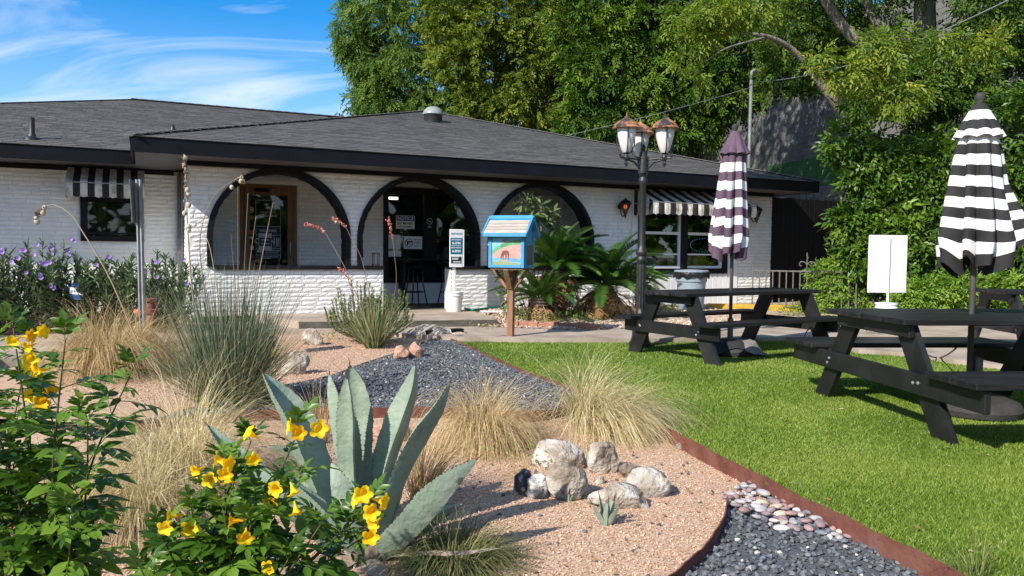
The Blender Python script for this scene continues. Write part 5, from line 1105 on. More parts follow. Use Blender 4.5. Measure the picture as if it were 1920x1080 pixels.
def stones_soup(name, X, Y, z, s0, s1, mat, V, F, sink=.3):
    n = len(X); s_ = rng.uniform(s0, s1, n); Mx = frames(rnd_dirs(n), rnd_dirs(n)); nv = rng.uniform(.6, 1.25, (n, len(V), 1)) * V[None]
    P_ = np.einsum('kij,knj->kni', Mx, nv) * s_[:, None, None]; P_[:, :, 2] *= .75; P_ += np.stack([X, Y, z + s_ * sink * .5 + rng.uniform(0, s1 * .25, n)], 1)[:, None, :]
    sp = Soup(); sp.add(P_, F, rng.random(n)); o = sp.build(name, mat); o['kind'] = 'stuff'; return o
m_gch = pm('charcoal_chips', [(0.075, 0.082, 0.092), (0.145, 0.156, 0.172)], 30, .75, 0, 40, 'attr', .5, spec=.3)
m_gpk = pm('pink_granite_chips', [(0.32, 0.185, 0.115), (0.53, 0.36, 0.25), (0.68, 0.57, 0.46)], 60, .95, 0, 40, 'attr', .35, spec=.2, hue=.02)
m_gtn = pm('tan_stones', [(0.34, 0.24, 0.17), (0.56, 0.45, 0.36)], 20, .9, 0, 40, 'attr', .4, hue=.02)
X, Y = scatter(CH2, 16000); stones_soup('charcoal_gravel', X, Y, BZ + .006, .014, .032, m_gch, IV, IF)
X, Y = scatter(CH1, 26000); stones_soup('charcoal_gravel', X, Y, 0.0, .016, .032, m_gch, IV, IF)
pinkfg = [(-2.6, 1.5)] + [(p.x, p.y) for p in Fs if p.x > -2.6] + [(p.x, p.y) for p in Es if 3.7 < p.y < 6.2] + [(p.x, p.y) for p in Ks[:-2]] + [(.0, 1.5)]
X, Y = scatter(pinkfg, 72000); k = rng.random(len(X)) < np.clip(1.6 / np.maximum(Y - 2.2, .4), .15, 1); stones_soup('pink_gravel', X[k], Y[k], BZ, .006, .013, m_gpk, OV, OF)
pinkmd = [(p.x, p.y) for p in Ls] + [(-4, 6.5), (-5, 8.0)] + [(G(300, 650, 0).x, G(300, 650, 0).y), (G(640, 630, 0).x, G(640, 630, 0).y), (G(800, 640, 0).x, G(800, 640, 0).y)]
X, Y = scatter(pinkmd, 22000); stones_soup('pink_gravel', X, Y, -.004, .008, .018, m_gpk, OV, OF)
X, Y = scatter(CH2 + [], 600); 
X, Y = scatter(pinkfg, 500); k = Y < 4.8; stones_soup('stray_gravel', X[k], Y[k], BZ, .012, .026, m_gch, IV, IF)
bed = [(p.x, p.y) for p in [G(895, 612, .06), G(1070, 618, .06), G(1225, 615, .06), G(1400, 605, .06)]] + [(BW(u_, 0, 0).x, BW(u_, 0, 0).y) for u_ in (10, 4.6)]
X, Y = scatter(bed, 7000); dd_ = (-(X - P0.x) * math.sin(TH) + (Y - P0.y) * math.cos(TH)); stones_soup('tan_gravel', X, Y, np.clip(.155 + dd_ * .045, .06, .16), .025, .06, m_gtn, IV, IF)
m_bl = leafm('turf_blade', [(.066, .130, .013), (.138, .218, .025), (.22, .305, .046), (.31, .37, .085)], .25, .45, .3)
sp = Soup()
for y0, y1, dens in ((2.2, 4.6, 24000), (4.6, 6.5, 12500), (6.5, 8.2, 7000), (8.2, 12.0, 3800)):
    xs = [q[0] for q in LAWN]; area = (max(xs) - min(xs)) * (y1 - y0); n = int(area * dens); X = rng.uniform(min(xs), max(xs), n); Y = rng.uniform(y0, y1, n); k = pip(X, Y, LAWN) & (np.abs(X) / Y < .98); X, Y = X[k], Y[k]; n = len(X)
    if not n: continue
    hgt = rng.uniform(.011, .024, n); wd_ = rng.uniform(.0022, .004, n) * (1 + .25 * max(0, (y0 - 3) / 3)); a = rng.uniform(0, 2 * PI, n); la = rng.uniform(0, 2 * PI, n); ln_ = rng.uniform(.2, 1.1, n) * hgt
    T0 = np.stack([X, Y, np.zeros(n)], 1); sd = np.stack([np.cos(a), np.sin(a), np.zeros(n)], 1) * wd_[:, None]
    V = np.stack([T0 - sd, T0 + sd, T0 + np.stack([np.cos(la) * ln_, np.sin(la) * ln_, hgt], 1)], 1)
    pn = np.array([noise.noise((x * 1.3, y * 1.3, 4)) for x, y in zip(X, Y)]) if n < 400000 else 0
    sp.add(V, np.array([[0, 1, 2]]), np.clip(rng.beta(2, 2.2, n) + .35 * pn, 0, 1))
o = sp.build('lawn_grass', m_bl); o['kind'] = 'stuff'; n_turf = len(o.data.polygons)

m_lit = leafm('dry_leaf_litter', [(.20, .10, .04), (.36, .24, .11), (.50, .40, .24)], .1, .7, .2)
n = 150; X, Y = scatter(LAWN, 1400); X, Y = X[:n], Y[:n]; n = len(X); Vl = np.array([(0, 0, 0), (-.011, .016, .004), (.011, .016, .003), (0, .036, .0)], np.float32); sp = Soup(); sp.add(place(Vl, frames(rnd_dirs(n) * np.array([1, 1, .2]), np.tile([0, 0, 1.0], (n, 1)) + rnd_dirs(n) * .3), np.stack([X, Y, rng.uniform(.014, .022, n)], 1), rng.uniform(.5, 1.2, n)), np.array([(0, 2, 1), (1, 2, 3)]), rng.random(n)); o = sp.build('fallen_leaves', m_lit); o['kind'] = 'stuff'
m_wch = pm('pale_chips', [(.40, .37, .33), (.58, .55, .50)], 20, .9, 0, 40, 'attr', .2)
for pl_, zz_ in ((CH1, .006), (CH2, BZ + .012)):
    X, Y = scatter(pl_, 330); stones_soup('stray_gravel', X, Y, zz_, .012, .03, m_wch, IV, IF)
X, Y = scatter(CH2 + [], 10); X, Y = scatter(pinkfg, 900); k = Y > 2.6; n = int(k.sum()); sp = Soup(); sp.add(place(Vl, frames(rnd_dirs(n) * np.array([1, 1, .15]), np.tile([0, 0, 1.0], (n, 1)) + rnd_dirs(n) * .4), np.stack([X[k], Y[k], np.full(n, BZ + .012)], 1), rng.uniform(.3, .9, n)), np.array([(0, 2, 1), (1, 2, 3)]), rng.random(n)); o = sp.build('fallen_leaves', m_lit); o['kind'] = 'stuff'
# ------------------------------------------------------------------ blade clumps
def blades(name, mat, base, n, hgt, spread, width, droop, parent, wind=(0, 0), seg=5, r0=.05, stiff=1.0, hvar=.35, tint=(0, 1), curl=.0, out=.10):
    """ribbons growing out of one crown and arching over"""
    a = rng.uniform(0, 2 * PI, n); rr = r0 * np.sqrt(rng.random(n)); B = np.stack([rr * np.cos(a), rr * np.sin(a), np.zeros(n)], 1) + np.array(base)
    lean = rng.beta(1.3, 1.6, n) * spread; a2 = a + rng.normal(0, .5, n); L = hgt * (1 - hvar * rng.random(n)) * (1 + .12 * lean / max(spread, .01))
    D = np.stack([np.cos(a2) * lean + wind[0], np.sin(a2) * lean + wind[1], np.ones(n)], 1); D /= np.linalg.norm(D, axis=1, keepdims=True)
    sd = np.stack([-np.sin(a2 + rng.normal(0, .8, n)), np.cos(a2 + rng.normal(0, .8, n)), np.zeros(n)], 1); w_ = width * rng.uniform(.6, 1.3, n)
    dr = droop * rng.uniform(.4, 1.3, n); rowsP = []; P_ = B.copy(); d_ = D.copy(); st = L / seg
    for s_ in range(seg + 1):
        rowsP.append(P_.copy()); t = (s_ + 1) / seg
        d_ = d_ + np.stack([np.cos(a2) * out * dr + wind[0] * .12, np.sin(a2) * out * dr + wind[1] * .12, -dr * (.30 + .75 * t)], 1) * (1.0 / stiff) + rng.normal(0, curl, (n, 3)); d_ /= np.linalg.norm(d_, axis=1, keepdims=True); P_ = P_ + d_ * st[:, None]
        P_[:, 2] = np.maximum(P_[:, 2], base[2] + .006)
    V = []; 
    for s_, p in enumerate(rowsP):
        f_ = (1 - (s_ / seg) ** 1.6) * .5 + .02; 
        if s_ < seg: V += [p - sd * (w_ * f_)[:, None], p + sd * (w_ * f_)[:, None]]
        else: V += [p]
    V = np.stack(V, 1); F = []
    for s_ in range(seg - 1): F += [(2 * s_, 2 * s_ + 1, 2 * s_ + 3), (2 * s_, 2 * s_ + 3, 2 * s_ + 2)]
    F += [(2 * seg - 2, 2 * seg - 1, 2 * seg)]
    sp = Soup(); sp.add(V, np.array(F), np.clip(rng.uniform(tint[0], tint[1], n), 0, 1)); o = sp.build(name, mat, parent); o['kind'] = 'stuff'; return o
m_straw = leafm('straw_blade', [(.34, .24, .10), (.50, .38, .19), (.62, .51, .30), (.36, .33, .12)], .25, .6, .2)
m_straw2 = leafm('pale_straw_blade', [(.30, .27, .10), (.54, .44, .22), (.66, .57, .34), (.74, .67, .47)], .25, .55, .25)
m_green = leafm('fescue_blade', [(.07, .10, .03), (.12, .15, .05), (.20, .20, .08), (.30, .26, .12)], .2, .55, .25)
m_yuc = leafm('yucca_blade', [(.050, .088, .055), (.09, .14, .085), (.15, .20, .125), (.22, .25, .15)], .08, .45, .35)
m_yuc2 = leafm('pale_yucca_blade', [(.13, .17, .07), (.22, .26, .11), (.33, .35, .17)], .12, .45, .35)
m_stalk = leafm('dry_stalk', [(.19, .135, .085), (.28, .21, .14), (.36, .29, .20)], .0, .7, .2, attr=False)
def grass(label, px, py, z, n, hgt, spread, width, droop, wind=(0, 0), mat=None, r0=.06, name='feather_grass', **k):
    p = G(px, py, z); t_ = thing(name, label, 'grass clump', (p.x, p.y, z), 0, 'ornamental grass clumps'); blades('grass_blades', mat or m_straw, (0, 0, 0), n, hgt, spread, width, droop, t_, wind, r0=r0, **k); return t_
g_ = grass('big pale feather grass clump leaning right at the edge of the lawn', 1118, 808, BZ, 2600, .88, .72, .0036, .82, (.30, -.04), m_straw2, .16, seg=8, curl=.035, out=.05)
blades('grass_blades', m_green, (0, 0, 0), 380, .45, .9, .004, .3, g_, (.1, 0), r0=.16, tint=(.2, 1))
g_ = grass('drooping straw grass clump to the right of the agave', 905, 835, BZ, 1300, .86, .34, .0036, 1.15, (.04, -.04), m_straw, .12, seg=9, tint=(.1, .85), curl=.04, out=.04)
blades('grass_blades', m_straw, (-.02, .1, .15), 16, .35, .2, .003, .15, g_, (.15, 0), r0=.02)
grass('golden straw grass clump in front of the left sidewalk', 200, 702, 0, 2100, 1.02, .55, .0054, .78, (.06, 0), m_straw, .22, seg=8, tint=(.0, .9), curl=.035, out=.06)
grass('straw grass clump beside the steel sign post', 280, 690, 0, 520, .95, .8, .0055, .55, (.1, 0), m_straw, .24, seg=6, tint=(.0, .7))
grass('sprawling straw grass clump arching left of the agave', 335, 915, BZ, 2100, 1.0, .8, .0034, .82, (-.12, 0), m_straw2, .14, seg=7, curl=.03)
grass('curved pale straw grass clump low behind the yellow flowered shrub', 245, 985, BZ, 1500, .70, .9, .0032, .9, (-.2, 0), m_straw2, .12, seg=7, curl=.03)
grass('upright straw grass clump in the bottom left behind the dark leaves', 100, 1010, BZ, 700, .55, .7, .0036, .5, (0, 0), m_straw, .14, seg=6)
grass('dark green and brown mop of grass at the right foot of the agave', 850, 1058, BZ, 1100, .36, 1.3, .0035, .85, (.05, -.1), m_green, .14, seg=6)
grass('thin brown grass tuft behind the agave', 590, 830, BZ, 240, .55, .9, .0035, .5, (-.2, 0), m_straw, .08, seg=6, tint=(0, .5))
grass('brown dry grass tuft between the agave leaves', 792, 935, BZ, 300, .48, .5, .0035, .4, (.12, .05), m_straw, .06, seg=6, tint=(0, .5))
grass('small dry grass tuft by the left pink gravel', 500, 672, 0, 300, .35, .9, .005, .5, (0, 0), m_straw, .14, seg=5)
grass('tall green and straw grass at the lawn edge in the bottom right corner', 1822, 1085, 0, 40, .24, .7, .004, .4, (-.05, 0), m_green, .05, seg=5)
grass('low tuft of dry grass at the edge of the rock cluster', 985, 905, BZ, 90, .22, 1.0, .003, .5, (-.2, 0), m_straw, .04, tint=(0, .3))
# red yuccas with flower stalks
def yucca(label, px, py, z, n, hgt, spread, width, mat, droop=.07, r0=.16):
    p = G(px, py, z); t_ = thing('red_yucca', label, 'yucca', (p.x, p.y, z), 0, 'red yuccas'); blades('yucca_blades', mat, (0, 0, 0), n, hgt, spread, width, droop, t_, r0=r0, seg=6, hvar=.5); return t_
Y1 = yucca('tall grey green red yucca with dry flower stalks in front of the house', 432, 760, 0, 760, 1.15, .50, .0075, m_yuc, .06, .20)
blades('yucca_blades', m_yuc, (0, 0, 0), 430, .85, 1.35, .0095, .10, Y1, r0=.18, seg=6, hvar=.45)
blades('outer_blades', m_yuc2, (0, -.05, 0), 170, .80, 1.5, .010, .10, Y1, (-.12, -.15), r0=.18, seg=6, hvar=.4); blades('dry_fibres', m_straw, (0, 0, .0), 130, 1.25, .75, .0030, .22, Y1, (.12, 0), seg=6, r0=.22, curl=.05)
Y2 = yucca('pale green red yucca in front of the rosemary', 700, 652, 0, 260, .78, 1.15, .014, m_yuc2, .10, .10)
m_pod = pm('pale_seed_pod', [(.30, .28, .20), (.48, .46, .36)], 8, .6); m_coral = leafm('coral_bloom', [(.55, .16, .13), (.66, .27, .22), (.72, .42, .36)], .3, .6, .2)
def stalk(parent, pts, r0, r1, n=0, mat=None, pods=(), bloom=None, nm='flower_stalk'):
    o0 = parent.location; P_ = smooth_line([p - o0 for p in pts], 8); k = len(P_); mb = MB(); mb.tube(P_, [(r0 + (r1 - r0) * i / k) * .56 for i in range(k)], 6)
    st = mb.build(nm, m_stalk, parent, True)
    for f_ in pods:
        i = int(f_ * (k - 1)); q = P_[i]; s_ = random.uniform(.016, .024); o = MB().lathe([(.0, -1), (.5, -.8), (.95, -.2), (.9, .35), (.45, .85), (0, 1.05)], 8).build('seed_pod', m_pod, st, True, q + Vector((random.uniform(-.02, .02), 0, random.uniform(-.03, .0))), (random.uniform(-.6, .6), random.uniform(-.6, .6), 0)); o.scale = (s_, s_, s_ * 1.15)
    if bloom:
        N_ = bloom[2]; t = rng.uniform(bloom[0], bloom[1], N_); C_ = np.array([P_[int(q * (k - 1))][:] for q in t]); Mx = frames(rnd_dirs(N_) + np.array([0, 0, -.3]), rnd_dirs(N_)); b_ = np.array([(-.28, .1, 0), (.28, .1, 0), (0, .1, .28), (-.2, .8, 0), (.2, .8, 0), (0, .8, .22), (0, 0, 0)], np.float32)
        sp = Soup(); sp.add(place(b_, Mx, C_ + rng.normal(0, .006, (N_, 3)), rng.uniform(.016, .03, N_)), np.array([(6, 0, 1), (6, 1, 2), (6, 2, 0), (0, 3, 4), (0, 4, 1), (1, 4, 5), (1, 5, 2), (2, 5, 3), (2, 3, 0)]), rng.random(N_)); o = sp.build('coral_flowers' if mat is None else 'seed_husks', mat or m_coral, st); o['kind'] = 'stuff'
DY = Y1.location.y
stalk(Y1, [A(372, 640, DY), A(360, 540, DY), A(352, 430, DY), A(349, 350, DY), A(345, 289, DY)], .011, .007, pods=(1.0, .62, .66, .72, .78, .55), bloom=(.68, 1, 70), mat=m_stalk)
stalk(Y1, [A(330, 740, DY), A(268, 660, DY), A(205, 520, DY), A(152, 430, DY), A(132, 402, DY), A(100, 384, DY), A(75, 395, DY), A(70, 408, DY)], .010, .005, pods=(.80, .84, .93, 1.0), bloom=(.8, 1, 40), mat=m_stalk)
stalk(Y1, [A(400, 640, DY), A(380, 520, DY), A(376, 440, DY), A(400, 370, DY), A(445, 335, DY), A(456, 340, DY)], .008, .004, pods=(.74, .88), bloom=(.8, 1, 50), mat=m_stalk)
stalk(Y1, [A(420, 640, DY), A(395, 470, DY), A(372, 430, DY), A(355, 425, DY)], .006, .004, pods=(.95, 1.0))
for tip in ((512, 380, .010), (465, 362, .004), (480, 405, .006), (446, 350, .005), (433, 440, .006)):
    stalk(Y1, [A(455 + (tip[0] - 460) * .2, 640, DY), A(455 + (tip[0] - 460) * .6, 510, DY - .1), A(tip[0], tip[1], DY - .2)], tip[2], .002, nm='dry_leaf_spike')
DY = 8.9
stalk(Y2, [A(700, 640, DY), A(655, 520, DY), A(618, 450, DY), A(600, 428, DY), A(571, 419, DY)], .007, .004, bloom=(.62, 1, 80))
stalk(Y2, [A(705, 640, DY), A(682, 500, DY), A(660, 450, DY), A(645, 422, DY), A(622, 408, DY)], .007, .004, bloom=(.72, 1, 70), pods=(.9,))
stalk(Y2, [A(720, 640, DY), A(742, 540, DY), A(740, 480, DY), A(733, 430, DY), A(728, 408, DY)], .007, .004, bloom=(.66, 1, 60))
stalk(Y2, [A(700, 640, DY), A(668, 560, DY), A(648, 515, DY), A(632, 500, DY)], .006, .004, bloom=(.5, 1, 60))
# rosemary
def needles(name, label, cat, loc, stems, mat, per, nl, nw, group=None, seedtop=0):
    t_ = thing(name, label, cat, loc, 0, group); sm = MB(); C_ = []; Ax = []
    for st in stems:
        P_ = smooth_line([Vector(q) for q in st], 5); sm.tube(P_, [.006 * (1 - .8 * i / len(P_)) for i in range(len(P_))], 4, cap=False)
        for _ in range(per):
            f_ = random.random() ** .6; i = min(len(P_) - 2, int(f_ * (len(P_) - 1))); q = P_[i].lerp(P_[i + 1], random.random()); d_ = (P_[i + 1] - P_[i]).normalized(); C_.append(q[:]); Ax.append(d_[:])
    sm.build('stems', M['bark2'], t_, fix=False); N_ = len(C_); Mx = frames(np.array(Ax) * .9 + rnd_dirs(N_) * .8, rnd_dirs(N_)); b_ = np.array([(-.5 * nw, 0, 0), (.5 * nw, 0, 0), (.35 * nw, nl * .7, 0), (0, nl, 0), (-.35 * nw, nl * .7, 0)], np.float32)
    sp = Soup(); sp.add(place(b_, Mx, np.array(C_), rng.uniform(.7, 1.3, N_)), np.array([(0, 1, 2), (0, 2, 4), (4, 2, 3)]), rng.random(N_)); o = sp.build('leaves', mat, t_); o['kind'] = 'stuff'; return t_
m_ros = leafm('rosemary_leaf', [(.07, .10, .035), (.13, .17, .06), (.22, .27, .10), (.32, .36, .16)], .15, .5, .3)
pr = G(692, 640, 0.02); st = []
for k in range(150):
    a = random.uniform(0, 2 * PI); r_ = random.uniform(.1, .60); h_ = random.uniform(.40, .84) * (1 - .35 * (r_ / .6) ** 2); st.append([(random.uniform(-.12, .12), random.uniform(-.1, .1), 0), (r_ * .8 * math.cos(a), r_ * .6 * math.sin(a), h_ * .45), (r_ * math.cos(a), r_ * .8 * math.sin(a), h_)])
needles('rosemary_bush', 'upright green rosemary bush in front of the low white wall', 'bush', (pr.x, pr.y, 0), st, m_ros, 110, .030, .008)

# ------------------------------------------------------------------ agave
m_ag = pm('agave_skin', [(.145, .20, .155), (.215, .28, .21), (.29, .345, .27)], 7, .55, .3, 40, 'obj', .08, spec=.35, detail=9)
m_spine = pm('agave_spine', [(.06, .03, .02), (.10, .06, .045)], 8, .6); m_dry = pm('dry_agave_leaf', [(.14, .10, .075), (.32, .25, .19), (.46, .40, .33)], 6, .85, .6, 30, stretch=(1, 1, .4))
AGP = G(680, 1042, BZ); AGP.z = BZ
AG = thing('agave', 'big blue green agave with broad toothed leaves in the pink gravel', 'agave', AGP)
def agave_leaf(parent, ctl, wmax, up, mat=m_ag, thick=.16, cup=.62, teeth=True, nm='leaf', tipmat=True):
    """ctl: places from base to tip, up: direction the inner face looks"""
    P_ = smooth_line([Vector(c) for c in ctl], 8); n = len(P_); mb = MB(); prof = [(-1, .0), (-.62, -.42), (-.2, -.62), (.2, -.62), (.62, -.42), (1, .0)]; m = 10; rows = []
    wf_ = lambda t: np.interp(t, [0, .08, .25, .5, .75, .92, 1], [.80, .80, .92, 1.0, .66, .22, .02])
    for i, p in enumerate(P_):
        t = i / (n - 1); T = (P_[min(n - 1, i + 1)] - P_[max(0, i - 1)]).normalized(); U = Vector(up) - T * Vector(up).dot(T); U.normalize(); Sd = T.cross(U); w_ = wmax / 2 * wf_(t) * (1 + .03 * math.sin(i * 2.2)); row = []
        th = w_ * thick * (1.6 - t * .4) + .002
        for x, _ in ((-1, 0), (-.5, 0), (0, 0), (.5, 0), (1, 0)): row.append(p + Sd * x * w_ + U * (cup * w_ * (x * x) - cup * w_ * .4))
        for x in (.55, .0, -.55): row.append(p + Sd * x * w_ + U * (cup * w_ * x * x - cup * w_ * .4 - th * (1.5 - abs(x) * 1.1)))
        rows.append((row, p, Sd, U, w_, T))
    vs_ = [q for r_ in rows for q in r_[0]]; fs_ = []; mi = []
    for i in range(n - 1):
        for k in range(8): fs_.append((i * 8 + k, i * 8 + (k + 1) % 8, (i + 1) * 8 + (k + 1) % 8, (i + 1) * 8 + k)); mi.append(1 if (tipmat and i > n * .94) else 0)
    b = len(mb.v); mb.v += vs_; mb.f += fs_; mb.m += mi
    if tipmat:
        T = rows[-1][5]; mb.tube([P_[-1] - T * .01, P_[-1] + T * .035], [.004, .0006], 5, 1)
    if teeth:
        for i in range(2, n - 3):
            row, p, Sd, U, w_, T = rows[i]
            for sg in (-1, 1):
                q = p + Sd * sg * w_ + U * (cup * w_ * .6); s_ = .004; mb.add([q - T * s_, q + T * s_, q + U * .001 - T * s_ * .2 + Sd * sg * .0052 + T * .002, q - U * .003], [(0, 1, 2), (0, 2, 3), (1, 3, 2)], 1)
    return mb.build(nm, [mat, m_spine], parent, 60)
D0 = AGP.y; rel = lambda x, y, dy: A(x, y, D0 + dy) - AGP
AL = [([(655, 1030, .05), (600, 905, .12), (556, 795, .16), (522, 740, .18), (493, 700, .20)], .185, (.75, -.25, .6)),
      ([(660, 1020, .10), (646, 880, .22), (632, 790, .26), (622, 735, .27), (618, 702, .27)], .10, (.5, .4, .3)),
      ([(672, 1020, .14), (668, 880, .24), (668, 780, .28), (662, 720, .29), (656, 684, .29)], .15, (.1, -.8, .1)),
      ([(668, 1020, .05), (654, 890, .13), (652, 790, .15), (651, 740, .155), (650, 705, .155)], .10, (-.55, -.8, .2)),
      ([(690, 1020, .12), (718, 880, .20), (748, 790, .24), (770, 730, .25), (779, 682, .25)], .17, (-.75, -.45, .3)),
      ([(695, 1030, .02), (745, 890, .06), (785, 815, .08), (820, 765, .09), (843, 716, .10)], .15, (-.75, .0, .6)),
      ([(700, 1045, -.02), (765, 990, -.08), (815, 935, -.10), (855, 895, -.09), (893, 862, -.07)], .17, (-.62, .55, .55)),
      ([(640, 1015, .10), (575, 870, .22), (535, 842, .26), (500, 838, .28)], .085, (.0, .3, .95)),
      ([(640, 1040, .0), (560, 960, .02), (480, 900, .06), (430, 845, .10), (388, 796, .14)], .14, (.45, -.2, .85)),
      ([(640, 1048, -.03), (600, 1000, -.10), (560, 970, -.14), (520, 965, -.16)], .11, (.2, .1, .95)),
      ([(672, 1052, -.06), (652, 985, -.10), (636, 920, -.09), (622, 868, -.06)], .150, (.35, .75, .55)),
      ([(650, 1035, .12), (585, 950, .24), (545, 905, .30), (520, 880, .34)], .12, (.5, -.1, .85)),
      ([(655, 1045, -.04), (615, 975, -.06), (575, 930, -.05), (548, 905, -.03)], .13, (.5, .2, .85)),
      ([(705, 1045, .06), (790, 985, .14), (830, 960, .2), (870, 945, .26)], .12, (-.4, -.1, .9)),
      ([(700, 1040, .1), (735, 960, .20), (752, 900, .24), (760, 862, .25)], .07, (-.5, -.4, .5))]
for c_, w_, up in AL: agave_leaf(AG, [rel(*q) for q in c_], w_, up)
for c_, w_, up in (([(650, 1050, -.05), (585, 1050, -.12), (540, 1075, -.18), (505, 1110, -.2)], .09, (.2, 0, 1)), ([(690, 1056, -.06), (700, 1080, -.14), (712, 1110, -.2), (720, 1150, -.25)], .09, (.1, -.3, 1)), ([(720, 1048, -.04), (800, 1035, -.1), (870, 1035, -.12), (960, 1022, -.05)], .05, (0, 0, 1)), ([(660, 1052, -.08), (630, 1080, -.15), (600, 1120, -.2), (590, 1150, -.25)], .08, (0, 0, 1)), ([(740, 1050, -.05), (810, 1000, .12), (850, 990, .2), (890, 1005, .3)], .045, (0, 0, 1))):
    pts = [rel(*q) for q in c_]
    for p in pts: p.z = max(p.z, .02)
    agave_leaf(AG, pts, w_, up, m_dry, .08, -.3, False, 'dry_leaf', False)
MB().lathe([(.10, 0), (.12, .05), (.09, .12), (.0, .16)], 14).build('stem', m_dry, AG, True)
def pup(label, px, py, s_):
    p = G(px, py, BZ); p.z = BZ; t_ = thing('agave_pup', label, 'agave', p)
    for k in range(6):
        a = k * 2.4; r_ = .5 if k < 3 else .9; d_ = Vector((math.cos(a), math.sin(a), 0)); agave_leaf(t_, [d_ * .08 * s_, d_ * .3 * r_ * s_ + Vector((0, 0, .4 * s_)), d_ * .6 * r_ * s_ + Vector((0, 0, (1.1 - .3 * r_) * s_))], .3 * s_, -d_ * .6 + Vector((0, 0, .6)), teeth=False)
pup('small blue green agave pup in front of the flat white rock', 1136, 984, .125); pup('tiny agave pup at the foot of the upright limestone block', 1066, 940, .05)

# ------------------------------------------------------------------ shrubs with yellow trumpet flowers
m_tl = leafm('trumpet_bush_leaf', [(.026, .075, .008), (.052, .125, .013), (.095, .195, .02), (.17, .29, .04)], .28, .36, .4, attr=False)
m_yel = leafm('yellow_trumpet', [(.82, .47, .006), (.86, .58, .010), (.88, .64, .025)], .25, .55, .2, attr=False)
m_stem = pm('green_brown_stem', [(.05, .055, .02), (.12, .09, .05)], 9, .7)
def leaflet(mb, o, d, nrm, L, w):
    d = d.normalized(); s_ = d.cross(nrm); s_.normalize(); n_ = s_.cross(d); prof = [(0, .0), (.22, .8), (.5, 1.0), (.78, .6), (1, 0)]; vs_ = []; 
    for t, x in prof:
        c_ = o + d * (L * t) - n_ * (L * .22 * t * t); e_ = w / 2 * x * (1 + (.14 if int(t * 10) % 2 else -.05)); vs_ += [c_ - s_ * e_ + n_ * e_ * .35, c_, c_ + s_ * e_ + n_ * e_ * .35]
    fs_ = []
    for i in range(4): fs_ += [(i * 3, i * 3 + 1, i * 3 + 4, i * 3 + 3), (i * 3 + 1, i * 3 + 2, i * 3 + 5, i * 3 + 4)]
    mb.add(vs_, fs_)
def compound(seed, np_=2, L=.062, w=.020, ra=.075):
    rs = random.Random(seed); mb = MB(); mb.tube([(0, 0, 0), (0, ra * .5, .003), (0, ra, -.002)], [.0014, .0012, .001], 3, cap=False)
    leaflet(mb, Vector((0, ra, 0)), Vector((rs.uniform(-.15, .15), 1, -.1)), Vector((0, 0, 1)), L * 1.1, w * 1.1)
    for k in range(np_):
        y = ra * (.45 + .5 * k / max(1, np_ - 1)) if np_ > 1 else ra * .6
        for sg in (-1, 1): leaflet(mb, Vector((0, y, 0)), Vector((sg * 1, .75 + rs.uniform(-.2, .3), rs.uniform(-.25, .1))), Vector((0, 0, 1)), L * rs.uniform(.75, 1.0), w * rs.uniform(.85, 1.1))
    me = bpy.data.meshes.new('leaf'); me.from_pydata(mb.v, [], mb.f); me.materials.append(m_tl); me.polygons.foreach_set('use_smooth', [True] * len(me.polygons)); return me
CL = [compound(k, 2 + (k % 2)) for k in range(6)]
def trumpet():
    mb = MB(); n = 20; prof = [(.0025, 0), (.004, .012), (.0075, .024), (.011, .034), (.0155, .041), (.024, .046)]; vs_ = []
    for i, (r_, z) in enumerate(prof):
        for k in range(n):
            a = 2 * PI * k / n; f_ = abs(math.cos(a * 2.5)); lob = 1 + (0 if i < 4 else (.0, .0, .0, .0, .06, .20)[i] * (f_ - .5) * 2); vs_.append((r_ * lob * math.cos(a), r_ * lob * math.sin(a), z - (.006 * f_ if i == 5 else 0) + (.002 * math.sin(a * 5 + 1) if i == 5 else 0)))
    fs_ = [(i * n + k, i * n + (k + 1) % n, (i + 1) * n + (k + 1) % n, (i + 1) * n + k) for i in range(5) for k in range(n)]
    mb.add(vs_, fs_); me = bpy.data.meshes.new('flower'); me.from_pydata(mb.v, [], mb.f); me.materials.append(m_yel); me.polygons.foreach_set('use_smooth', [True] * len(me.polygons)); return me
TR = trumpet()
def basis(d, nrm):
    d = Vector(d).normalized(); s_ = d.cross(Vector(nrm)); 
    if s_.length < 1e-4: s_ = d.cross(Vector((1, .1, 0)))
    s_.normalize(); n_ = s_.cross(d); return Matrix((s_, d, n_)).transposed()
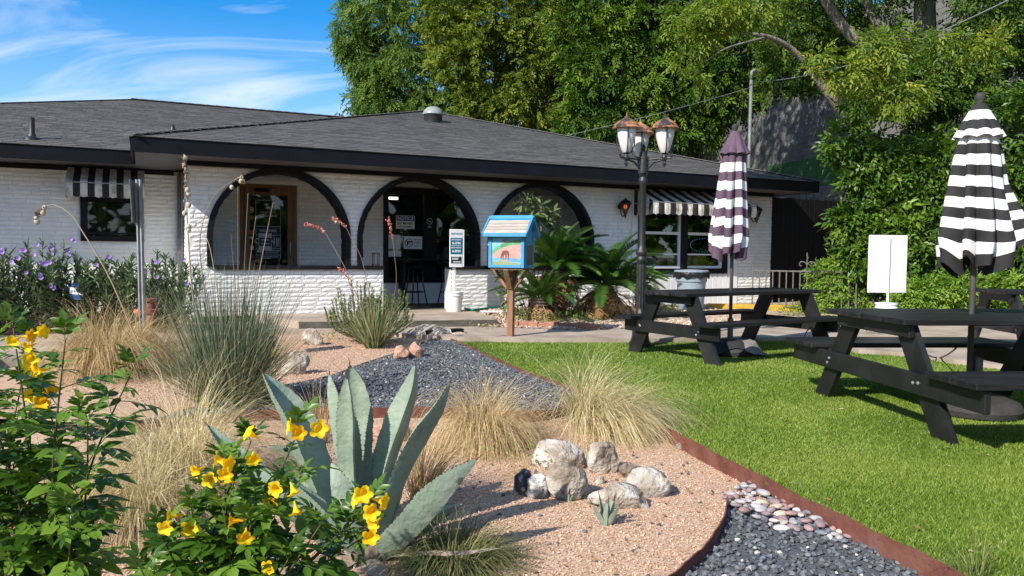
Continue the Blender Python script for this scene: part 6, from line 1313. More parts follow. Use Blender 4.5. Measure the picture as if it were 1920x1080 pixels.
def trumpet_bush(label, base, tips, flowers, extra, dy_f):
    t_ = thing('trumpet_bush', label, 'shrub', base, 0, 'yellow flowered shrubs'); sm = MB(); nl = 0
    for tip in tips:
        tp_ = Vector(tip[:3]) - Vector(base); b0 = Vector((random.uniform(-.08, .08), random.uniform(-.06, .06), 0)); mid = b0.lerp(tp_, .55) + Vector((random.uniform(-.06, .06), random.uniform(-.06, .06), .06)); P_ = smooth_line([b0, mid, tp_], 9); k = len(P_); sm.tube(P_, [.005 - .0036 * i / k for i in range(k)], 5)
        Ltot = sum((P_[i + 1] - P_[i]).length for i in range(k - 1)); acc = 0; nxt = Ltot * (.42 if len(tip) < 4 else .62); ph = random.uniform(0, PI)
        for i in range(k - 1):
            seg_ = (P_[i + 1] - P_[i]); acc += seg_.length
            while acc > nxt:
                q = P_[i + 1] - seg_.normalized() * (acc - nxt); ph += PI / 2 + random.uniform(-.3, .3); tx = seg_.normalized()
                for sg in (0, PI):
                    sx = tx.cross(Vector((0, 1, .2))).normalized(); sy = tx.cross(sx); out_ = sx * math.cos(ph + sg) + sy * math.sin(ph + sg); d_ = out_ * .9 + tx * .35 + Vector((0, 0, random.uniform(-.35, .15)))
                    o = link('leaf', random.choice(CL), t_, (), q, basis(d_, (random.uniform(-.3, .3), random.uniform(-.3, .3), 1)).to_euler()); s_ = random.uniform(.75, 1.15) * (1 - .45 * (nxt / Ltot > .9)); o.scale = (s_, s_, s_); nl += 1
                nxt += random.uniform(.036, .058)
        for sg in range(3):
            a = sg * 2.1 + random.random(); o = link('leaf', random.choice(CL), t_, (), tp_, basis((math.cos(a) * .5, math.sin(a) * .5, .8), (math.cos(a) * -.5, math.sin(a) * -.5, .5)).to_euler()); s_ = random.uniform(.5, .75); o.scale = (s_, s_, s_)
    sm.build('stems', m_stem, t_, True)
    for f in flowers:
        x, y = f[0], f[1]; q = A(x, y, dy_f + random.uniform(-.06, .06)) - Vector(base); d_ = Vector((random.uniform(-.6, .6), -1, random.uniform(-.5, .2))) if len(f) < 3 else Vector(f[2])
        o = link('flower', TR, t_, (), q - d_.normalized() * .028, d_.to_track_quat('Z', 'Y').to_euler()); s_ = random.uniform(.66, .86); o.scale = (s_, s_, s_)
    return t_
def at(x, y, Y, j=.1): return A(x, y, Y + random.uniform(-j, j))
tipsL = [(122, 640), (250, 690), (60, 640), (25, 615), (165, 790), (90, 760), (40, 720), (30, 850), (120, 850), (60, 920), (130, 960), (30, 990), (120, 1040), (20, 1060), (170, 1080), (-40, 720), (-60, 850), (-20, 650), (-60, 980)]
fl_L = [(24, 641), (58, 630, (1, -.2, .1)), (50, 652), (59, 672), (47, 690, (-.8, -.5, -.1)), (69, 695), (56, 742), (80, 753), (95, 732, (1, -.4, .3)), (80, 622, (1, -.3, .2))]
random.seed(21)
trumpet_bush('dark leaved yellow trumpet bush filling the left edge of the picture', (-1.28, 2.0, BZ), [at(x, y, 1.95, .22) for x, y in tipsL], fl_L, 0, 1.9)
tipsM = [(470, 985), (420, 960), (360, 960), (330, 1010), (300, 1040), (470, 1040), (540, 1050), (390, 1050), (430, 1090), (520, 1100), (350, 1090), (270, 1080), (510, 975), (300, 1000)]
thinM = [(560, 806), (470, 830), (440, 900), (480, 940), (420, 870), (600, 985), (690, 955), (545, 925), (690, 1000), (655, 990)]
fl_M = [(467, 812, (-.6, -.4, .5)), (560, 812), (597, 803), (475, 862), (408, 862, (-1, -.3, .2)), (422, 890), (392, 900), (517, 917), (552, 925, (.4, -.3, -.8)), (507, 946), (556, 962, (.3, -.4, -.9)), (432, 976, (-1, -.3, .1)), (460, 1007), (682, 924), (668, 938, (-.9, -.5, .3)), (718, 940, (1, -.4, -.1)), (697, 960), (699, 984), (695, 1006), (503, 1066), (310, 990), (357, 990), (320, 966, (-.9, -.3, .1)), (365, 885, (-.5, -.8, -.2)), (425, 870, (.9, -.4, -.1)), (545, 800, (-.9, -.4, .2)), (428, 905, (.2, -.3, -.9))]
trumpet_bush('yellow trumpet bush in bloom in front of the agave', (-.72, 1.85, BZ), [at(x, y, 1.82, .12) for x, y in tipsM] + [tuple(at(x, y, 1.82, .08)) + (1,) for x, y in thinM], fl_M, 0, 1.75)
random.seed(33)
# ------------------------------------------------------------------ sago palms
m_sago = leafm('sago_leaflet', [(.022, .066, .011), (.044, .112, .018), (.09, .185, .032)], .12, .30, .5, attr=False); m_brown = leafm('dead_frond', [(.16, .085, .035), (.28, .16, .07), (.38, .25, .13)], .15, .7, .2, attr=False)
def frond_mesh(seed, L, droop, mat, ll=.16, n=42, rag=0.0):
    rs = random.Random(seed); mb = MB(); P_ = []; d_ = Vector((0, 1, 0)); p = Vector((0, 0, 0)); N_ = 14
    for i in range(N_ + 1): P_.append(p.copy()); t = i / N_; d_ = (d_ + Vector((0, 0, -droop * (.4 + t) / N_ * 2))).normalized(); p = p + d_ * (L / N_)
    mb.tube(P_, [.010 - .008 * i / N_ for i in range(N_ + 1)], 4, cap=False)
    for k in range(n):
        t = .12 + .87 * k / (n - 1); i = min(N_ - 1, int(t * N_)); q = P_[i].lerp(P_[i + 1], t * N_ - i); T = (P_[i + 1] - P_[i]).normalized(); U = Vector((1, 0, 0)).cross(T); l_ = ll * (math.sin(PI * min(1, t * .86 + .12)) ** .6) * rs.uniform(.9, 1.08) + .015
        for sg in (-1, 1):
            if rag and rs.random() < rag: continue
            dd = (Vector((sg, 0, 0)) * .80 + T * .55 + U * (.42 + rs.uniform(-.08, .08) - rag * 1.2)).normalized(); w_ = T * .0105; e_ = q + dd * l_ - U * .012
            m1 = q + dd * l_ * .5 + U * .006; mb.add([q - w_ * .7, q + w_ * .7, m1 + w_, m1 - w_, e_], [(0, 1, 2, 3), (3, 2, 4)])
    me = bpy.data.meshes.new('frond'); me.from_pydata(mb.v, [], mb.f); me.materials.append(mat); return me
FR = [frond_mesh(k, .95, (.5, .75, 1.0, .6)[k % 4], m_sago) for k in range(4)]; FRD = [frond_mesh(20 + k, .62, 1.0, m_brown, .09, 26, .35) for k in range(3)]
def sago(label, loc, trunk_h, n, size, dead, seed):
    rs = random.Random(seed); t_ = thing('sago_palm', label, 'sago palm', loc, 0, 'sago palms'); mb = MB(); nz = int(trunk_h / .03) + 3
    mb.lathe([(.15 + .02 * (i % 2), trunk_h * i / nz) for i in range(nz + 1)] + [(.0, trunk_h + .05)], 16); mb.build('trunk', M['bark2'], t_)
    for k in range(n):
        f_ = k / n; el = R(84 - 76 * f_ ** .85) + rs.uniform(-.08, .08); az = k * 2.39996 + rs.uniform(-.15, .15); d_ = Vector((math.cos(az) * math.cos(el), math.sin(az) * math.cos(el), math.sin(el))); up = Vector((-math.cos(az) * math.sin(el), -math.sin(az) * math.sin(el), math.cos(el)))
        o = link('frond', FR[k % 4], t_, (), (.06 * math.cos(az), .06 * math.sin(az), trunk_h + .02), basis(d_, up).to_euler()); s_ = size * rs.uniform(.85, 1.1); o.scale = (s_, s_, s_)
    for k in range(dead):
        el = R(-8 - 45 * rs.random()); az = k * 2.39996 + 1; d_ = Vector((math.cos(az) * math.cos(el), math.sin(az) * math.cos(el), math.sin(el))); up = Vector((-math.cos(az) * math.sin(el), -math.sin(az) * math.sin(el), math.cos(el)))
        o = link('dead_frond', FRD[k % 3], t_, (), (.12 * math.cos(az), .12 * math.sin(az), trunk_h - .02 - .16 * rs.random()), basis(d_, up).to_euler()); s_ = size * rs.uniform(.85, 1.2); o.scale = (s_, s_, s_)
q = G(1128, 588, .13); sago('sago palm with upright fronds and a brown skirt beside the lamp post', (q.x, q.y - .35, .12), .50, 54, 1.10, 60, 1)
q = G(1035, 590, .13); sago('taller sago palm right behind the blue library box', (q.x + .05, q.y - .25, .12), .80, 48, 1.02, 36, 2)
q = G(1010, 592, .12); sago('low sago palm at the foot of the library box', (q.x, q.y - .5, .11), .32, 26, .80, 22, 3)
q = A(1212, 505, 14.6); sago('small sago palm behind the lamp post under the window', (q.x - .05, q.y, .14), .45, 12, .6, 2, 4)

# ------------------------------------------------------------------ leaf templates
def simple_leaf(L, w, fold=.25): return np.array([(0, 0, 0), (-w / 2, L * .42, fold * w), (0, L * .5, 0), (w / 2, L * .42, fold * w), (0, L, -.08 * L)], np.float32), np.array([(0, 2, 1), (0, 3, 2), (1, 2, 4), (2, 3, 4)], np.int32)
def pinnate(n, L, ll, lw, ang=.9, droop=.25, seed=0):
    rs = random.Random(seed); V = []; F = []; d0 = np.array([(0, 0, 0), (-lw / 2, ll * .45, .3 * lw), (lw / 2, ll * .45, .3 * lw), (0, ll, -.1 * ll)], np.float32); f0 = np.array([(0, 3, 1), (0, 2, 3)], np.int32)
    for k in range(n + 1):
        t = .25 + .75 * k / n; o = np.array((0, L * t, -droop * L * t * t))
        for sg in ((-1, 1) if k < n else (0,)):
            a = sg * (ang + rs.uniform(-.2, .2)); tilt = rs.uniform(-.35, .15); ca, sa = math.cos(a), math.sin(a); Rm = np.array([[ca, sa, 0], [-sa, ca, 0], [0, 0, 1]]); v = d0.copy() * (rs.uniform(.8, 1.1)); v[:, 2] += tilt * v[:, 1]; F.append(f0 + len(V) * len(d0)); V.append(v @ Rm.T + o)
    return np.concatenate(V).astype(np.float32), np.concatenate(F).astype(np.int32)
def crown(name, mat, parent, blobs, tmpl, scale, loc, shell=.5, gap=.0, up=.35, sagd=.25, seedn=0.0, tintn=1.0):
    """blobs: (centre, (rx, ry, rz), n) in world places; leaf sprays through the outer part of each"""
    C_ = []; O_ = []
    for c, r_, n in blobs:
        d_ = rnd_dirs(n); rad = (shell + (1 - shell) * rng.random(n) ** .6); r_ = np.array(r_); p = d_ * rad[:, None] * r_
        nz = np.array([noise.noise(Vector((a * 1.5 + c[0] * 1.1 + seedn, b * 1.5 + c[1], e * 1.5 + c[2] * .9))) for a, b, e in d_]); p *= (1 + .32 * nz)[:, None]; p += np.array(c); C_.append(p); O_.append(d_)
    C_ = np.concatenate(C_); O_ = np.concatenate(O_)
    g = np.zeros(len(C_))
    if gap > -1:
        g = np.array([noise.noise(Vector((a * .9 + seedn, b * .9, e * .9))) + .5 * noise.noise(Vector((a * 2.3, b * 2.3 + seedn, e * 2.3))) for a, b, e in C_]); k = g > gap - .28; C_, O_, g = C_[k], O_[k], g[k]
    n = len(C_); ax = O_ * .7 + rnd_dirs(n) * .7 + np.array([0, 0, -sagd]); nr = np.array([0, 0, 1.0]) * up + O_ * .4 + rnd_dirs(n) * .55; Mx = frames(ax, nr); sp = Soup(); sel = rng.integers(0, len(tmpl), n); tint = np.clip(rng.normal(.42, .2, n) + .45 * g * tintn, 0, 1)
    for k, (V, F) in enumerate(tmpl):
        q = sel == k; sp.add(place(V, Mx[q], C_[q] - np.array(loc), rng.uniform(.75, 1.25, q.sum()) * scale), F, tint[q])
    o = sp.build(name, mat, parent); o['kind'] = 'stuff'; return o
def tree(name, label, base, trunk, limbs, bark, crowns, group='trees behind the house'):
    """trunk and limbs: (points, r0, r1) in world places"""
    t_ = thing(name, label, 'tree', base, 0, group); b_ = Vector(base)
    for k, (pts, r0, r1) in enumerate([trunk] + limbs):
        P_ = smooth_line([Vector(p) - b_ for p in pts], 5); n = len(P_); mb = MB(); mb.tube([p + Vector((.04 * noise.noise(p * .9), .04 * noise.noise(p * .9 + Vector((5, 0, 0))), 0)) for p in P_], [r0 + (r1 - r0) * i / (n - 1) for i in range(n)], 10); mb.build('trunk' if k == 0 else 'limb', bark, t_, True)
    for c in crowns: crown('crown', c[0], t_, c[1], c[2], c[3], base, **(c[4] if len(c) > 4 else {}))
    return t_
PX = lambda Y: Y / FPX
def blob(x, y, Y, rpx, n, sq=1.0, dy=None):
    c = A(x, y, Y); r_ = rpx * PX(Y); return (c[:], (r_, dy or r_ * .9, r_ * sq), n)
m_fA = leafm('chinaberry_leaf', [(.05, .105, .020), (.115, .195, .04), (.19, .29, .065), (.28, .38, .11)], .33, .6, .15)
m_fB = leafm('elm_leaf', [(.045, .082, .010), (.115, .17, .02), (.21, .255, .034), (.32, .35, .065)], .33, .6, .15)
m_fC = leafm('pecan_leaf', [(.014, .044, .005), (.05, .115, .011), (.12, .205, .022), (.24, .33, .045)], .3, .55, .2)
m_fD = leafm('bright_leaf', [(.028, .072, .009), (.060, .13, .015), (.115, .20, .026), (.22, .29, .045)], .32, .45, .35)
m_fY = leafm('yellow_spray_leaf', [(.08, .16, .020), (.15, .23, .028), (.24, .30, .04), (.36, .37, .06)], .35, .5, .3)
m_vine = leafm('vine_leaf', [(.020, .060, .007), (.055, .125, .013), (.115, .21, .025), (.21, .31, .045)], .3, .42, .35)
TA = [pinnate(6, .42, .15, .052, .8, .4, k) for k in range(3)]; TB = [pinnate(3, .24, .10, .056, .8, .2, 10 + k) for k in range(3)]; TC = [pinnate(3, .30, .145, .060, .75, .3, 20 + k) for k in range(3)]; TV = [pinnate(2, .13, .085, .042, .8, .2, 30 + k) for k in range(3)]
# pale green tree at the far left, sky behind
YA = 27.5; bA = [blob(x, y, YA, r_, int(n * 1.25)) for x, y, r_, n in [(668, 58, 44, 300), (700, 20, 60, 420), (735, 75, 70, 560), (690, 110, 46, 320), (665, 85, 36, 200), (760, 140, 66, 480), (715, 165, 40, 240), (735, 205, 46, 280), (672, 200, 30, 170), (700, 190, 42, 240), (800, 60, 70, 480), (830, 165, 66, 440), (790, 205, 46, 300), (690, -40, 70, 420), (770, -30, 80, 500), (860, 205, 46, 260), (700, 140, 26, 110), (660, 215, 24, 110)]]
base = A(905, 420, 28.5); base.z = 0
tree('pale_tree', 'pale green feathery tree at the left end of the trees, against the sky', base, ([base, A(900, 230, 28.5), A(880, 120, 28.3), A(850, 0, 28)], .28, .16), [([A(893, 190, 28.4), A(840, 160, 28), A(770, 130, 27.6), A(700, 110, 27.5)], .13, .03), ([A(897, 225, 28.4), A(830, 200, 28), A(760, 195, 27.6), A(690, 205, 27.4)], .10, .03), ([A(885, 130, 28.3), A(800, 70, 27.8), A(730, 30, 27.5)], .11, .03)], M['bark'], [(m_fA, bA, TA, .86, dict(gap=.02, up=.5, sagd=.5, seedn=1.0))])
YB = 25.5; bB = [blob(x, y, YB, r_, int(n * 1.6)) for x, y, r_, n in [(860, 30, 80, 520), (930, 60, 85, 600), (1000, 40, 85, 600), (900, 120, 75, 520), (980, 120, 80, 560), (1050, 100, 70, 460), (860, 95, 60, 360), (945, 180, 60, 380), (1010, 190, 65, 420), (830, -20, 70, 340), (930, -30, 90, 460), (1040, -20, 90, 460), (900, -170, 150, 400), (1020, -200, 150, 400), (1070, 180, 60, 380), (1085, 240, 50, 300), (900, 190, 44, 240), (880, 225, 34, 150), (1060, 40, 70, 380)]]
base = A(1000, 420, 26.5); base.z = 0
tree('elm_tree', 'yellow green elm tree behind the roof peak', base, ([base, A(995, 240, 26.5), A(985, 120, 26.2), A(970, -20, 26)], .26, .12), [([A(990, 200, 26.4), A(930, 140, 25.8), A(880, 90, 25.5)], .10, .02), ([A(988, 170, 26.3), A(1040, 110, 25.8), A(1060, 50, 25.5)], .10, .02), ([A(985, 110, 26.2), A(940, 40, 25.6), A(920, -20, 25.5)], .08, .02)], M['bark2'], [(m_fB, bB, TB, 1.15, dict(gap=.06, seedn=4.0))])
YC = 22.5; bC = [blob(x, y, YC, r_, int(n * 1.7)) for x, y, r_, n in [(1120, 40, 90, 620), (1200, 60, 95, 680), (1290, 50, 95, 640), (1140, 140, 85, 560), (1220, 160, 85, 580), (1120, 220, 65, 400), (1180, 250, 60, 320), (1300, 140, 80, 500), (1250, 225, 55, 260), (1100, 260, 40, 200), (1150, 285, 36, 140), (1380, 90, 85, 620), (1370, 170, 60, 300), (1150, -40, 100, 460), (1280, -40, 100, 460), (1400, -20, 100, 460), (1330, 220, 46, 160), (1150, -190, 170, 500), (1350, -190, 170, 600), (1250, -340, 160, 400), (1480, -120, 130, 500)]]
base = A(1330, 440, 24.5); base.z = 0
tree('pecan_tree', 'dark green pecan tree behind the right half of the roof', base, ([base, A(1300, 260, 24), A(1290, 120, 23.6), A(1280, -40, 23.4)], .30, .14), [([A(1297, 210, 23.9), A(1210, 140, 23), A(1140, 90, 22.6)], .12, .03), ([A(1292, 140, 23.6), A(1370, 70, 23), A(1440, 20, 22.6)], .12, .03), ([A(1300, 240, 24), A(1200, 220, 23), A(1130, 210, 22.6)], .08, .02)], M['bark2'], [(m_fC, bC, TC, 1.0, dict(gap=.02, up=.5, sagd=.45, seedn=8.0))])
# dark backing foliage deeper in the grove
bX = [blob(x, y, 33, r_, int(n * 2.2), dy=1.6) for x, y, r_, n in [(1000, 150, 110, 420), (1130, 120, 120, 480), (1260, 140, 120, 480), (1380, 120, 120, 480), (900, 210, 60, 220), (1480, 80, 110, 420), (1240, 240, 90, 320), (1050, 250, 60, 240), (1600, 60, 110, 420), (1720, 80, 110, 420), (1840, 80, 120, 440), (1150, 20, 110, 380), (1350, 10, 120, 380)]]
base = A(1200, 430, 31.5); base.z = 0
tree('shade_tree', 'shadowed dark tree deep in the grove behind the pecan', base, ([base, A(1190, 200, 31.5), A(1180, 0, 31.5)], .3, .15), [([A(1190, 200, 31.5), A(1100, 120, 31), A(1020, 100, 31)], .12, .03), ([A(1190, 200, 31.5), A(1330, 120, 31), A(1450, 80, 31)], .12, .03)], M['bark2'], [(m_fC, bX, TC, 1.35, dict(gap=.0, seedn=15.0))])
# big tree on the right with mossy limbs
YD = 16.0; bD = [blob(x, y, 18.6 if (x < 1640 and -100 < y < 175) else YD, r_, int(n * 1.5)) for x, y, r_, n in [(1490, 60, 70, 260), (1540, 25, 80, 300), (1475, 100, 45, 120), (1620, 20, 80, 300), (1690, 165, 60, 280), (1640, 190, 60, 260), (1835, 30, 75, 380), (1880, 60, 90, 380), (1775, 140, 62, 300), (1850, 150, 80, 360), (1930, 120, 90, 360), (1670, 110, 36, 120), (1700, 230, 70, 320), (1780, 220, 70, 320), (1600, -40, 100, 300), (1815, -80, 110, 380), (1900, -30, 110, 380), (1600, -190, 170, 600), (1780, -220, 180, 600), (1450, -160, 140, 420), (1950, -200, 180, 500), (1640, 265, 50, 220), (1590, 245, 30, 90), (1480, 150, 50, 160), (1520, 130, 55, 220), (1560, 80, 60, 220)]]
bY = [blob(x, y, 13.5, r_, n, .5) for x, y, r_, n in [(1300, 30, 46, 130), (1350, 22, 50, 150), (1410, 18, 50, 160), (1310, 75, 30, 60), (1680, 70, 36, 90), (1640, 95, 46, 120), (1770, 66, 26, 46), (1600, 140, 44, 110), (1690, 180, 50, 130), (1850, 90, 36, 70), (1285, 115, 22, 36), (1300, 150, 20, 26), (1540, 110, 24, 50)]]
base = A(1740, 520, 17.0); base.z = 0.05
tree('mossy_tree', 'big tree with pale mossy limbs and yellow sprays over the right of the lawn', base, ([base, A(1745, 330, 17.0), A(1738, 180, 17), A(1735, 60, 17), A(1732, -60, 17)], .30, .20),
     [([A(1748, 380, 17), A(1690, 300, 17), A(1600, 232, 16.8), A(1548, 172, 16.6), A(1497, 105, 16.4), A(1450, 72, 16), A(1390, 62, 15.7)], .15, .03), ([A(1738, 140, 17), A(1620, 85, 16.6), A(1560, 20, 16.4), A(1520, -60, 16.2)], .15, .08), ([A(1736, 120, 17), A(1650, 60, 17.2), A(1610, -30, 17.4)], .09, .05), ([A(1740, 250, 17), A(1820, 180, 16.2), A(1900, 110, 15.8)], .12, .04), ([A(1440, 70, 16), A(1370, 88, 15), A(1320, 118, 14.0)], .03, .01)], M['bark'],
     [(m_fD, bD, TC, .80, dict(gap=.05, up=.5, sagd=.35, seedn=21.0)), (m_fY, bY, TC, .72, dict(gap=-.2, up=.6, sagd=.4, seedn=25.0))], 'trees beside the lawn')
# creeper covered bank on the right
YV = 14.6
def vine(label, bl, tm, sc, seedn, mat=None, stems=(), name='climbing_vine', cat='vine'):
    c0 = Vector(bl[0][0]); t_ = thing(name, label, cat, (c0.x, c0.y, .1), 0, 'greenery along the right boundary'); mb = MB()
    for c, r_, n in bl: mb.tube(smooth_line([Vector((c0.x, c0.y, .1)) * .5 + Vector((c[0], c[1], .1)) * .5 - Vector((c0.x, c0.y, .1)), (Vector(c) - Vector((c0.x, c0.y, .1))) * .6 + Vector((.1, .2, 0)), Vector(c) - Vector((c0.x, c0.y, .1))], 5), [.03 - .0022 * i for i in range(11)], 6)
    mb.build('stems', M['bark2'], t_, True); crown('foliage', mat or m_vine, t_, bl, tm, sc, (c0.x, c0.y, .1), shell=.35, gap=.04, up=.5, sagd=.3, seedn=seedn); return t_
random.seed(41)
vine('dense creeper wall of mid green leaves behind the blank board', [blob(x, y, YV, r_, n) for x, y, r_, n in [(1680, 420, 70, 520), (1620, 470, 50, 320), (1700, 330, 70, 480), (1640, 390, 46, 260), (1640, 300, 50, 260), (1590, 410, 26, 100), (1570, 270, 26, 90), (1690, 490, 60, 400), (1610, 330, 34, 140)]], TV, 1.6, 31)
vine('dense creeper wall of green leaves behind the nearest umbrella', [blob(x, y, YV - .3, r_, n) for x, y, r_, n in [(1780, 420, 75, 560), (1770, 320, 70, 480), (1850, 360, 70, 500), (1860, 450, 75, 560), (1790, 490, 65, 460), (1730, 470, 50, 300)]], TV, 1.55, 33)
vine('dense creeper wall of green leaves at the right edge of the picture', [blob(x, y, YV - .7, r_, n) for x, y, r_, n in [(1930, 330, 75, 520), (1940, 420, 80, 560), (1920, 240, 70, 460), (1930, 500, 75, 520), (2000, 380, 80, 400), (1990, 480, 80, 400)]], TV, 1.5, 35)
m_brt = leafm('bright_ground_shrub_leaf', [(.05, .12, .012), (.10, .20, .02), (.17, .29, .035), (.26, .36, .06)], .3, .45, .3)
for lb, bl, sd in (('bright green low shrub behind the iron railing', [(1560, 530, 46, 420), (1590, 500, 34, 260), (1540, 565, 34, 260), (1600, 560, 40, 320)], 41), ('bright green low shrub between the blank board and the umbrella pole', [(1730, 555, 44, 420), (1770, 545, 44, 420), (1700, 570, 30, 200), (1810, 560, 40, 320)], 43), ('bright green low shrub behind the hedge side picnic table', [(1870, 545, 50, 420), (1930, 540, 50, 420), (1850, 570, 36, 240)], 45)):
    vine(lb, [blob(x, y, 14.9 if sd == 41 else 13.6, r_, n, .8) for x, y, r_, n in bl], TV, .95, sd, m_brt, name='ground_shrub', cat='shrub')
# leafy shrub behind the library box
m_sh = leafm('shrub_leaf', [(.04, .075, .025), (.08, .13, .045), (.14, .20, .075), (.20, .26, .11)], .25, .5, .3)
q = G(992, 597, .1); sb = (q.x, q.y + .1, .1); t_ = thing('leafy_shrub', 'tall thin shrub with pale leaves sticking up behind the library box', 'shrub', sb); mb = MB(); bl = []; YS_ = q.y + .2
for x, y, r_, n in ((985, 385, 18, 46), (1012, 392, 18, 50), (1003, 410, 16, 40), (1030, 402, 16, 40), (1042, 430, 14, 26), (948, 512, 16, 30), (950, 555, 14, 22), (962, 575, 14, 24)):
    b_ = blob(x, y, YS_, r_, n); bl.append(b_); mb.tube(smooth_line([Vector((0, 0, 0)), (Vector(b_[0]) - Vector(sb)) * .55 + Vector((.03, .0, .1)), Vector(b_[0]) - Vector(sb)], 6), [.012 - .0008 * i for i in range(13)], 5)
mb.build('stems', M['bark2'], t_, True); crown('foliage', m_sh, t_, bl, [simple_leaf(.15, .05)], 1.0, sb, shell=.2, gap=-2, seedn=3)
# purple flowered bushes along the left wing
m_ru = leafm('ruellia_leaf', [(.030, .060, .025), (.055, .10, .038), (.10, .155, .065), (.17, .23, .11)], .2, .42, .4); m_pur = leafm('purple_bloom', [(.26, .15, .44), (.36, .23, .56), (.46, .33, .66)], .3, .6, .2, attr=False)
def flower5(r_):
    mb = MB(); n = 15; vs_ = [(0, 0, -.012)] + [(r_ * (.72 + .28 * abs(math.cos(2.5 * 2 * PI * k / n))) * math.cos(2 * PI * k / n), r_ * (.72 + .28 * abs(math.cos(2.5 * 2 * PI * k / n))) * math.sin(2 * PI * k / n), .004) for k in range(n)] + [(0, 0, -.05)] + [(.005 * math.cos(2 * PI * k / 5), .005 * math.sin(2 * PI * k / 5), -.014) for k in range(5)]
    mb.add(vs_, [(0, 1 + k, 1 + (k + 1) % n) for k in range(n)] + [(16, 17 + (k + 1) % 5, 17 + k) for k in range(5)]); me = bpy.data.meshes.new('flower'); me.from_pydata(mb.v, [], mb.f); me.materials.append(m_pur); return me
F5 = flower5(.030)
flw = [(70, 459), (139, 452), (134, 448), (97, 465), (99, 474), (66, 477), (131, 477), (128, 470), (34, 484), (82, 495), (78, 492), (86, 494), (92, 492), (77, 521), (75, 515), (102, 541), (96, 536), (49, 511), (0, 467), (4, 472), (45, 469), (38, 470), (22, 491), (292, 492), (297, 490), (279, 511), (350, 532), (181, 496), (205, 482), (345, 487), (296, 519)]
random.seed(55)
specs = [('left end', 10, 9.9, 455, 'tall purple flowered bush at the left edge of the picture'), ('a', 85, 10.2, 448, 'purple flowered bush with the most blooms under the left wing wall'), ('b', 160, 10.4, 470, 'leafy purple flowered bush below the small dark window'), ('c', 235, 10.5, 480, 'leafy bush left of the steel sign post under the window'), ('d', 310, 10.4, 474, 'leafy purple flowered bush between the sign post and the porch corner'), ('z', -90, 9.6, 450, 'purple flowered bush partly outside the left edge')]
bushes = []
for _, x, Y, yt, lb in specs:
    b0 = A(x, 600, Y); top = A(x, yt, Y).z; st = []; base = Vector((b0.x, Y, .08))
    for k in range(54):
        a = random.uniform(0, 2 * PI); r_ = random.uniform(.05, .52); h_ = (top - .08) * random.uniform(.50, 1.0) * (1 - .25 * (r_ / .5) ** 2); st.append([(r_ * .5 * math.cos(a), r_ * .5 * math.sin(a), 0), (r_ * .8 * math.cos(a), r_ * .8 * math.sin(a), h_ * .5), (r_ * 1.1 * math.cos(a), r_ * 1.1 * math.sin(a), h_)])
    t_ = needles('flowering_bush', lb, 'bush', base, st, m_ru, 44, .105, .019, 'purple flowered bushes along the left wing'); bushes.append((t_, x))
for x, y in flw:
    t_ = min(bushes, key=lambda q: abs(q[1] - x))[0]; Yf = t_.location.y - .52
    o = link('flower', F5, t_, (), A(x, y, Yf) - t_.location, Vector((random.uniform(-.5, .5), -1, random.uniform(-.2, .5))).to_track_quat('Z', 'Y').to_euler()); s_ = random.uniform(.75, 1.1) * (1.08); o.scale = (s_, s_, s_)
m_weed = leafm('weed_leaf', [(.05, .10, .02), (.10, .18, .03), (.18, .27, .06)], .25, .5, .3)
def weeds(label, pts, z, h_, n, L=.05, w=.018, mat=None, name='low_plant'):
    p0 = G(pts[0][0], pts[0][1], z); p0.z = z; t_ = thing(name, label, 'low plant', p0, 0, 'low green plants'); C_ = []
    for x, y in pts:
        c = G(x, y, z) - p0; C_.append(np.array(c) + rng.normal(0, 1, (n, 3)) * np.array([.13, .10, 0]) + np.stack([np.zeros(n), np.zeros(n), rng.uniform(.01, h_, n)], 1))
    C_ = np.concatenate(C_); N_ = len(C_); Mx = frames(rnd_dirs(N_) + np.array([0, 0, .5]), rnd_dirs(N_) * .5 + np.array([0, 0, 1])); V, F = simple_leaf(L, w); sp = Soup(); sp.add(place(V, Mx, C_, rng.uniform(.6, 1.3, N_)), F, rng.random(N_)); o = sp.build('leaves', mat or m_weed, t_); o['kind'] = 'stuff'; return t_
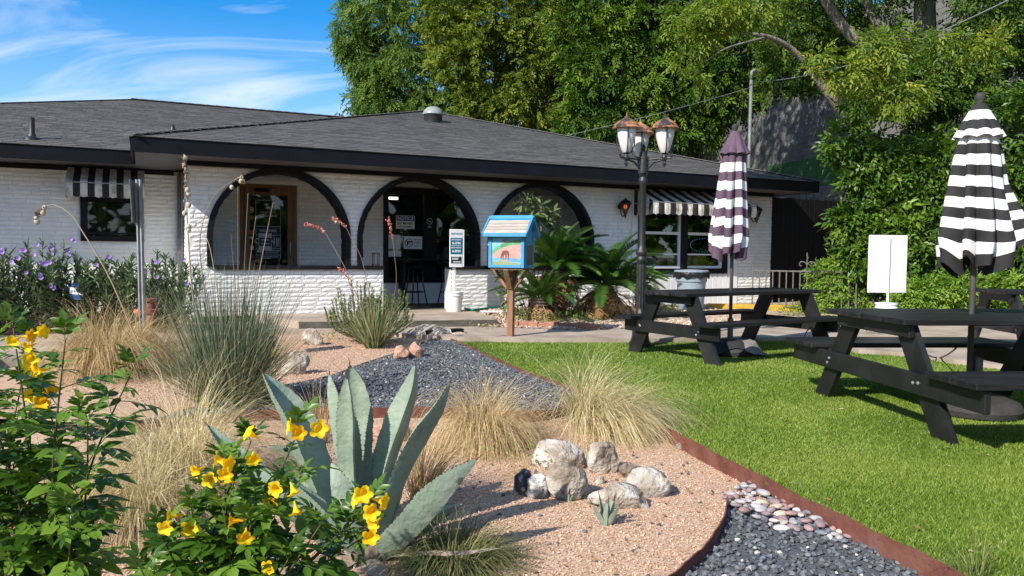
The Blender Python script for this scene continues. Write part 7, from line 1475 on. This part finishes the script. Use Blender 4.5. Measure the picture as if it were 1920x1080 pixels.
weeds('low green herb patch in front of the purple bushes at the left', [(20, 605), (60, 600), (100, 598), (130, 600), (40, 590), (85, 592), (-30, 610)], .07, .36, 260, .07, .018, m_brt)
weeds('small bright green plant at the foot of the porch corner', [(325, 592), (338, 590)], .08, .32, 150, .06, .03, m_brt)
weeds('green weeds growing through the tan gravel under the sago palms', [(1060, 600), (1085, 604), (1040, 606), (1105, 608), (1075, 597), (1020, 602)], .08, .16, 130, .06, .014)
weeds('sprawling green weeds in the tan gravel beside the library post', [(985, 604), (1000, 600), (975, 598)], .08, .22, 110, .05, .02)
weeds('green weeds along the wall foot by the grey trash bin', [(1240, 588), (1255, 585), (1262, 590), (1225, 590)], .1, .14, 100, .06, .016)
weeds('tiny green weed at the foot of the entry slab', [(898, 616)], .05, .10, 60, .05, .014)
weeds('small leafy weed growing in the path behind the nearest table', [(1646, 624)], .06, .12, 70, .06, .024)
weeds('green creeping weed beside the upright limestone block', [(1000, 878), (1010, 870)], BZ, .12, 40, .03, .014)
weeds('green ground plants at the foot of the black plank fence', [(1480, 592), (1500, 590), (1530, 592), (1600, 598), (1640, 600), (1690, 602)], .08, .2, 130, .06, .025, m_brt)
weeds('low dark green plant under the pale yucca by the path', [(640, 640), (625, 636)], 0, .12, 90, .04, .01)
weeds('green weeds at the foot of the tall yucca', [(470, 745), (450, 765), (490, 770), (420, 790)], 0, .16, 110, .035, .012)

# trees across the street, what the windows mirror
rs_ = rng; n = 5200; th_ = rs_.uniform(R(150), R(395), n); rad = rs_.uniform(38, 50, n); zz_ = rs_.uniform(0, 1, n) * (9 + 2.5 * np.sin(th_ * 9) + 1.5 * np.sin(th_ * 23)); C_ = np.stack([rad * np.cos(th_), rad * np.sin(th_), zz_], 1)
k_ = np.abs(np.arctan2(C_[:, 0] - 0, C_[:, 1])) > R(48); C_ = C_[k_]; n = len(C_); V, F = simple_leaf(1.7, 1.2); sp = Soup(); sp.add(place(V, frames(rnd_dirs(n), rnd_dirs(n)), C_, rs_.uniform(.7, 1.4, n)), F, rs_.random(n)); o = sp.build('far_trees', m_fC); o['kind'] = 'stuff'; o['label'] = 'distant tree line across the street'
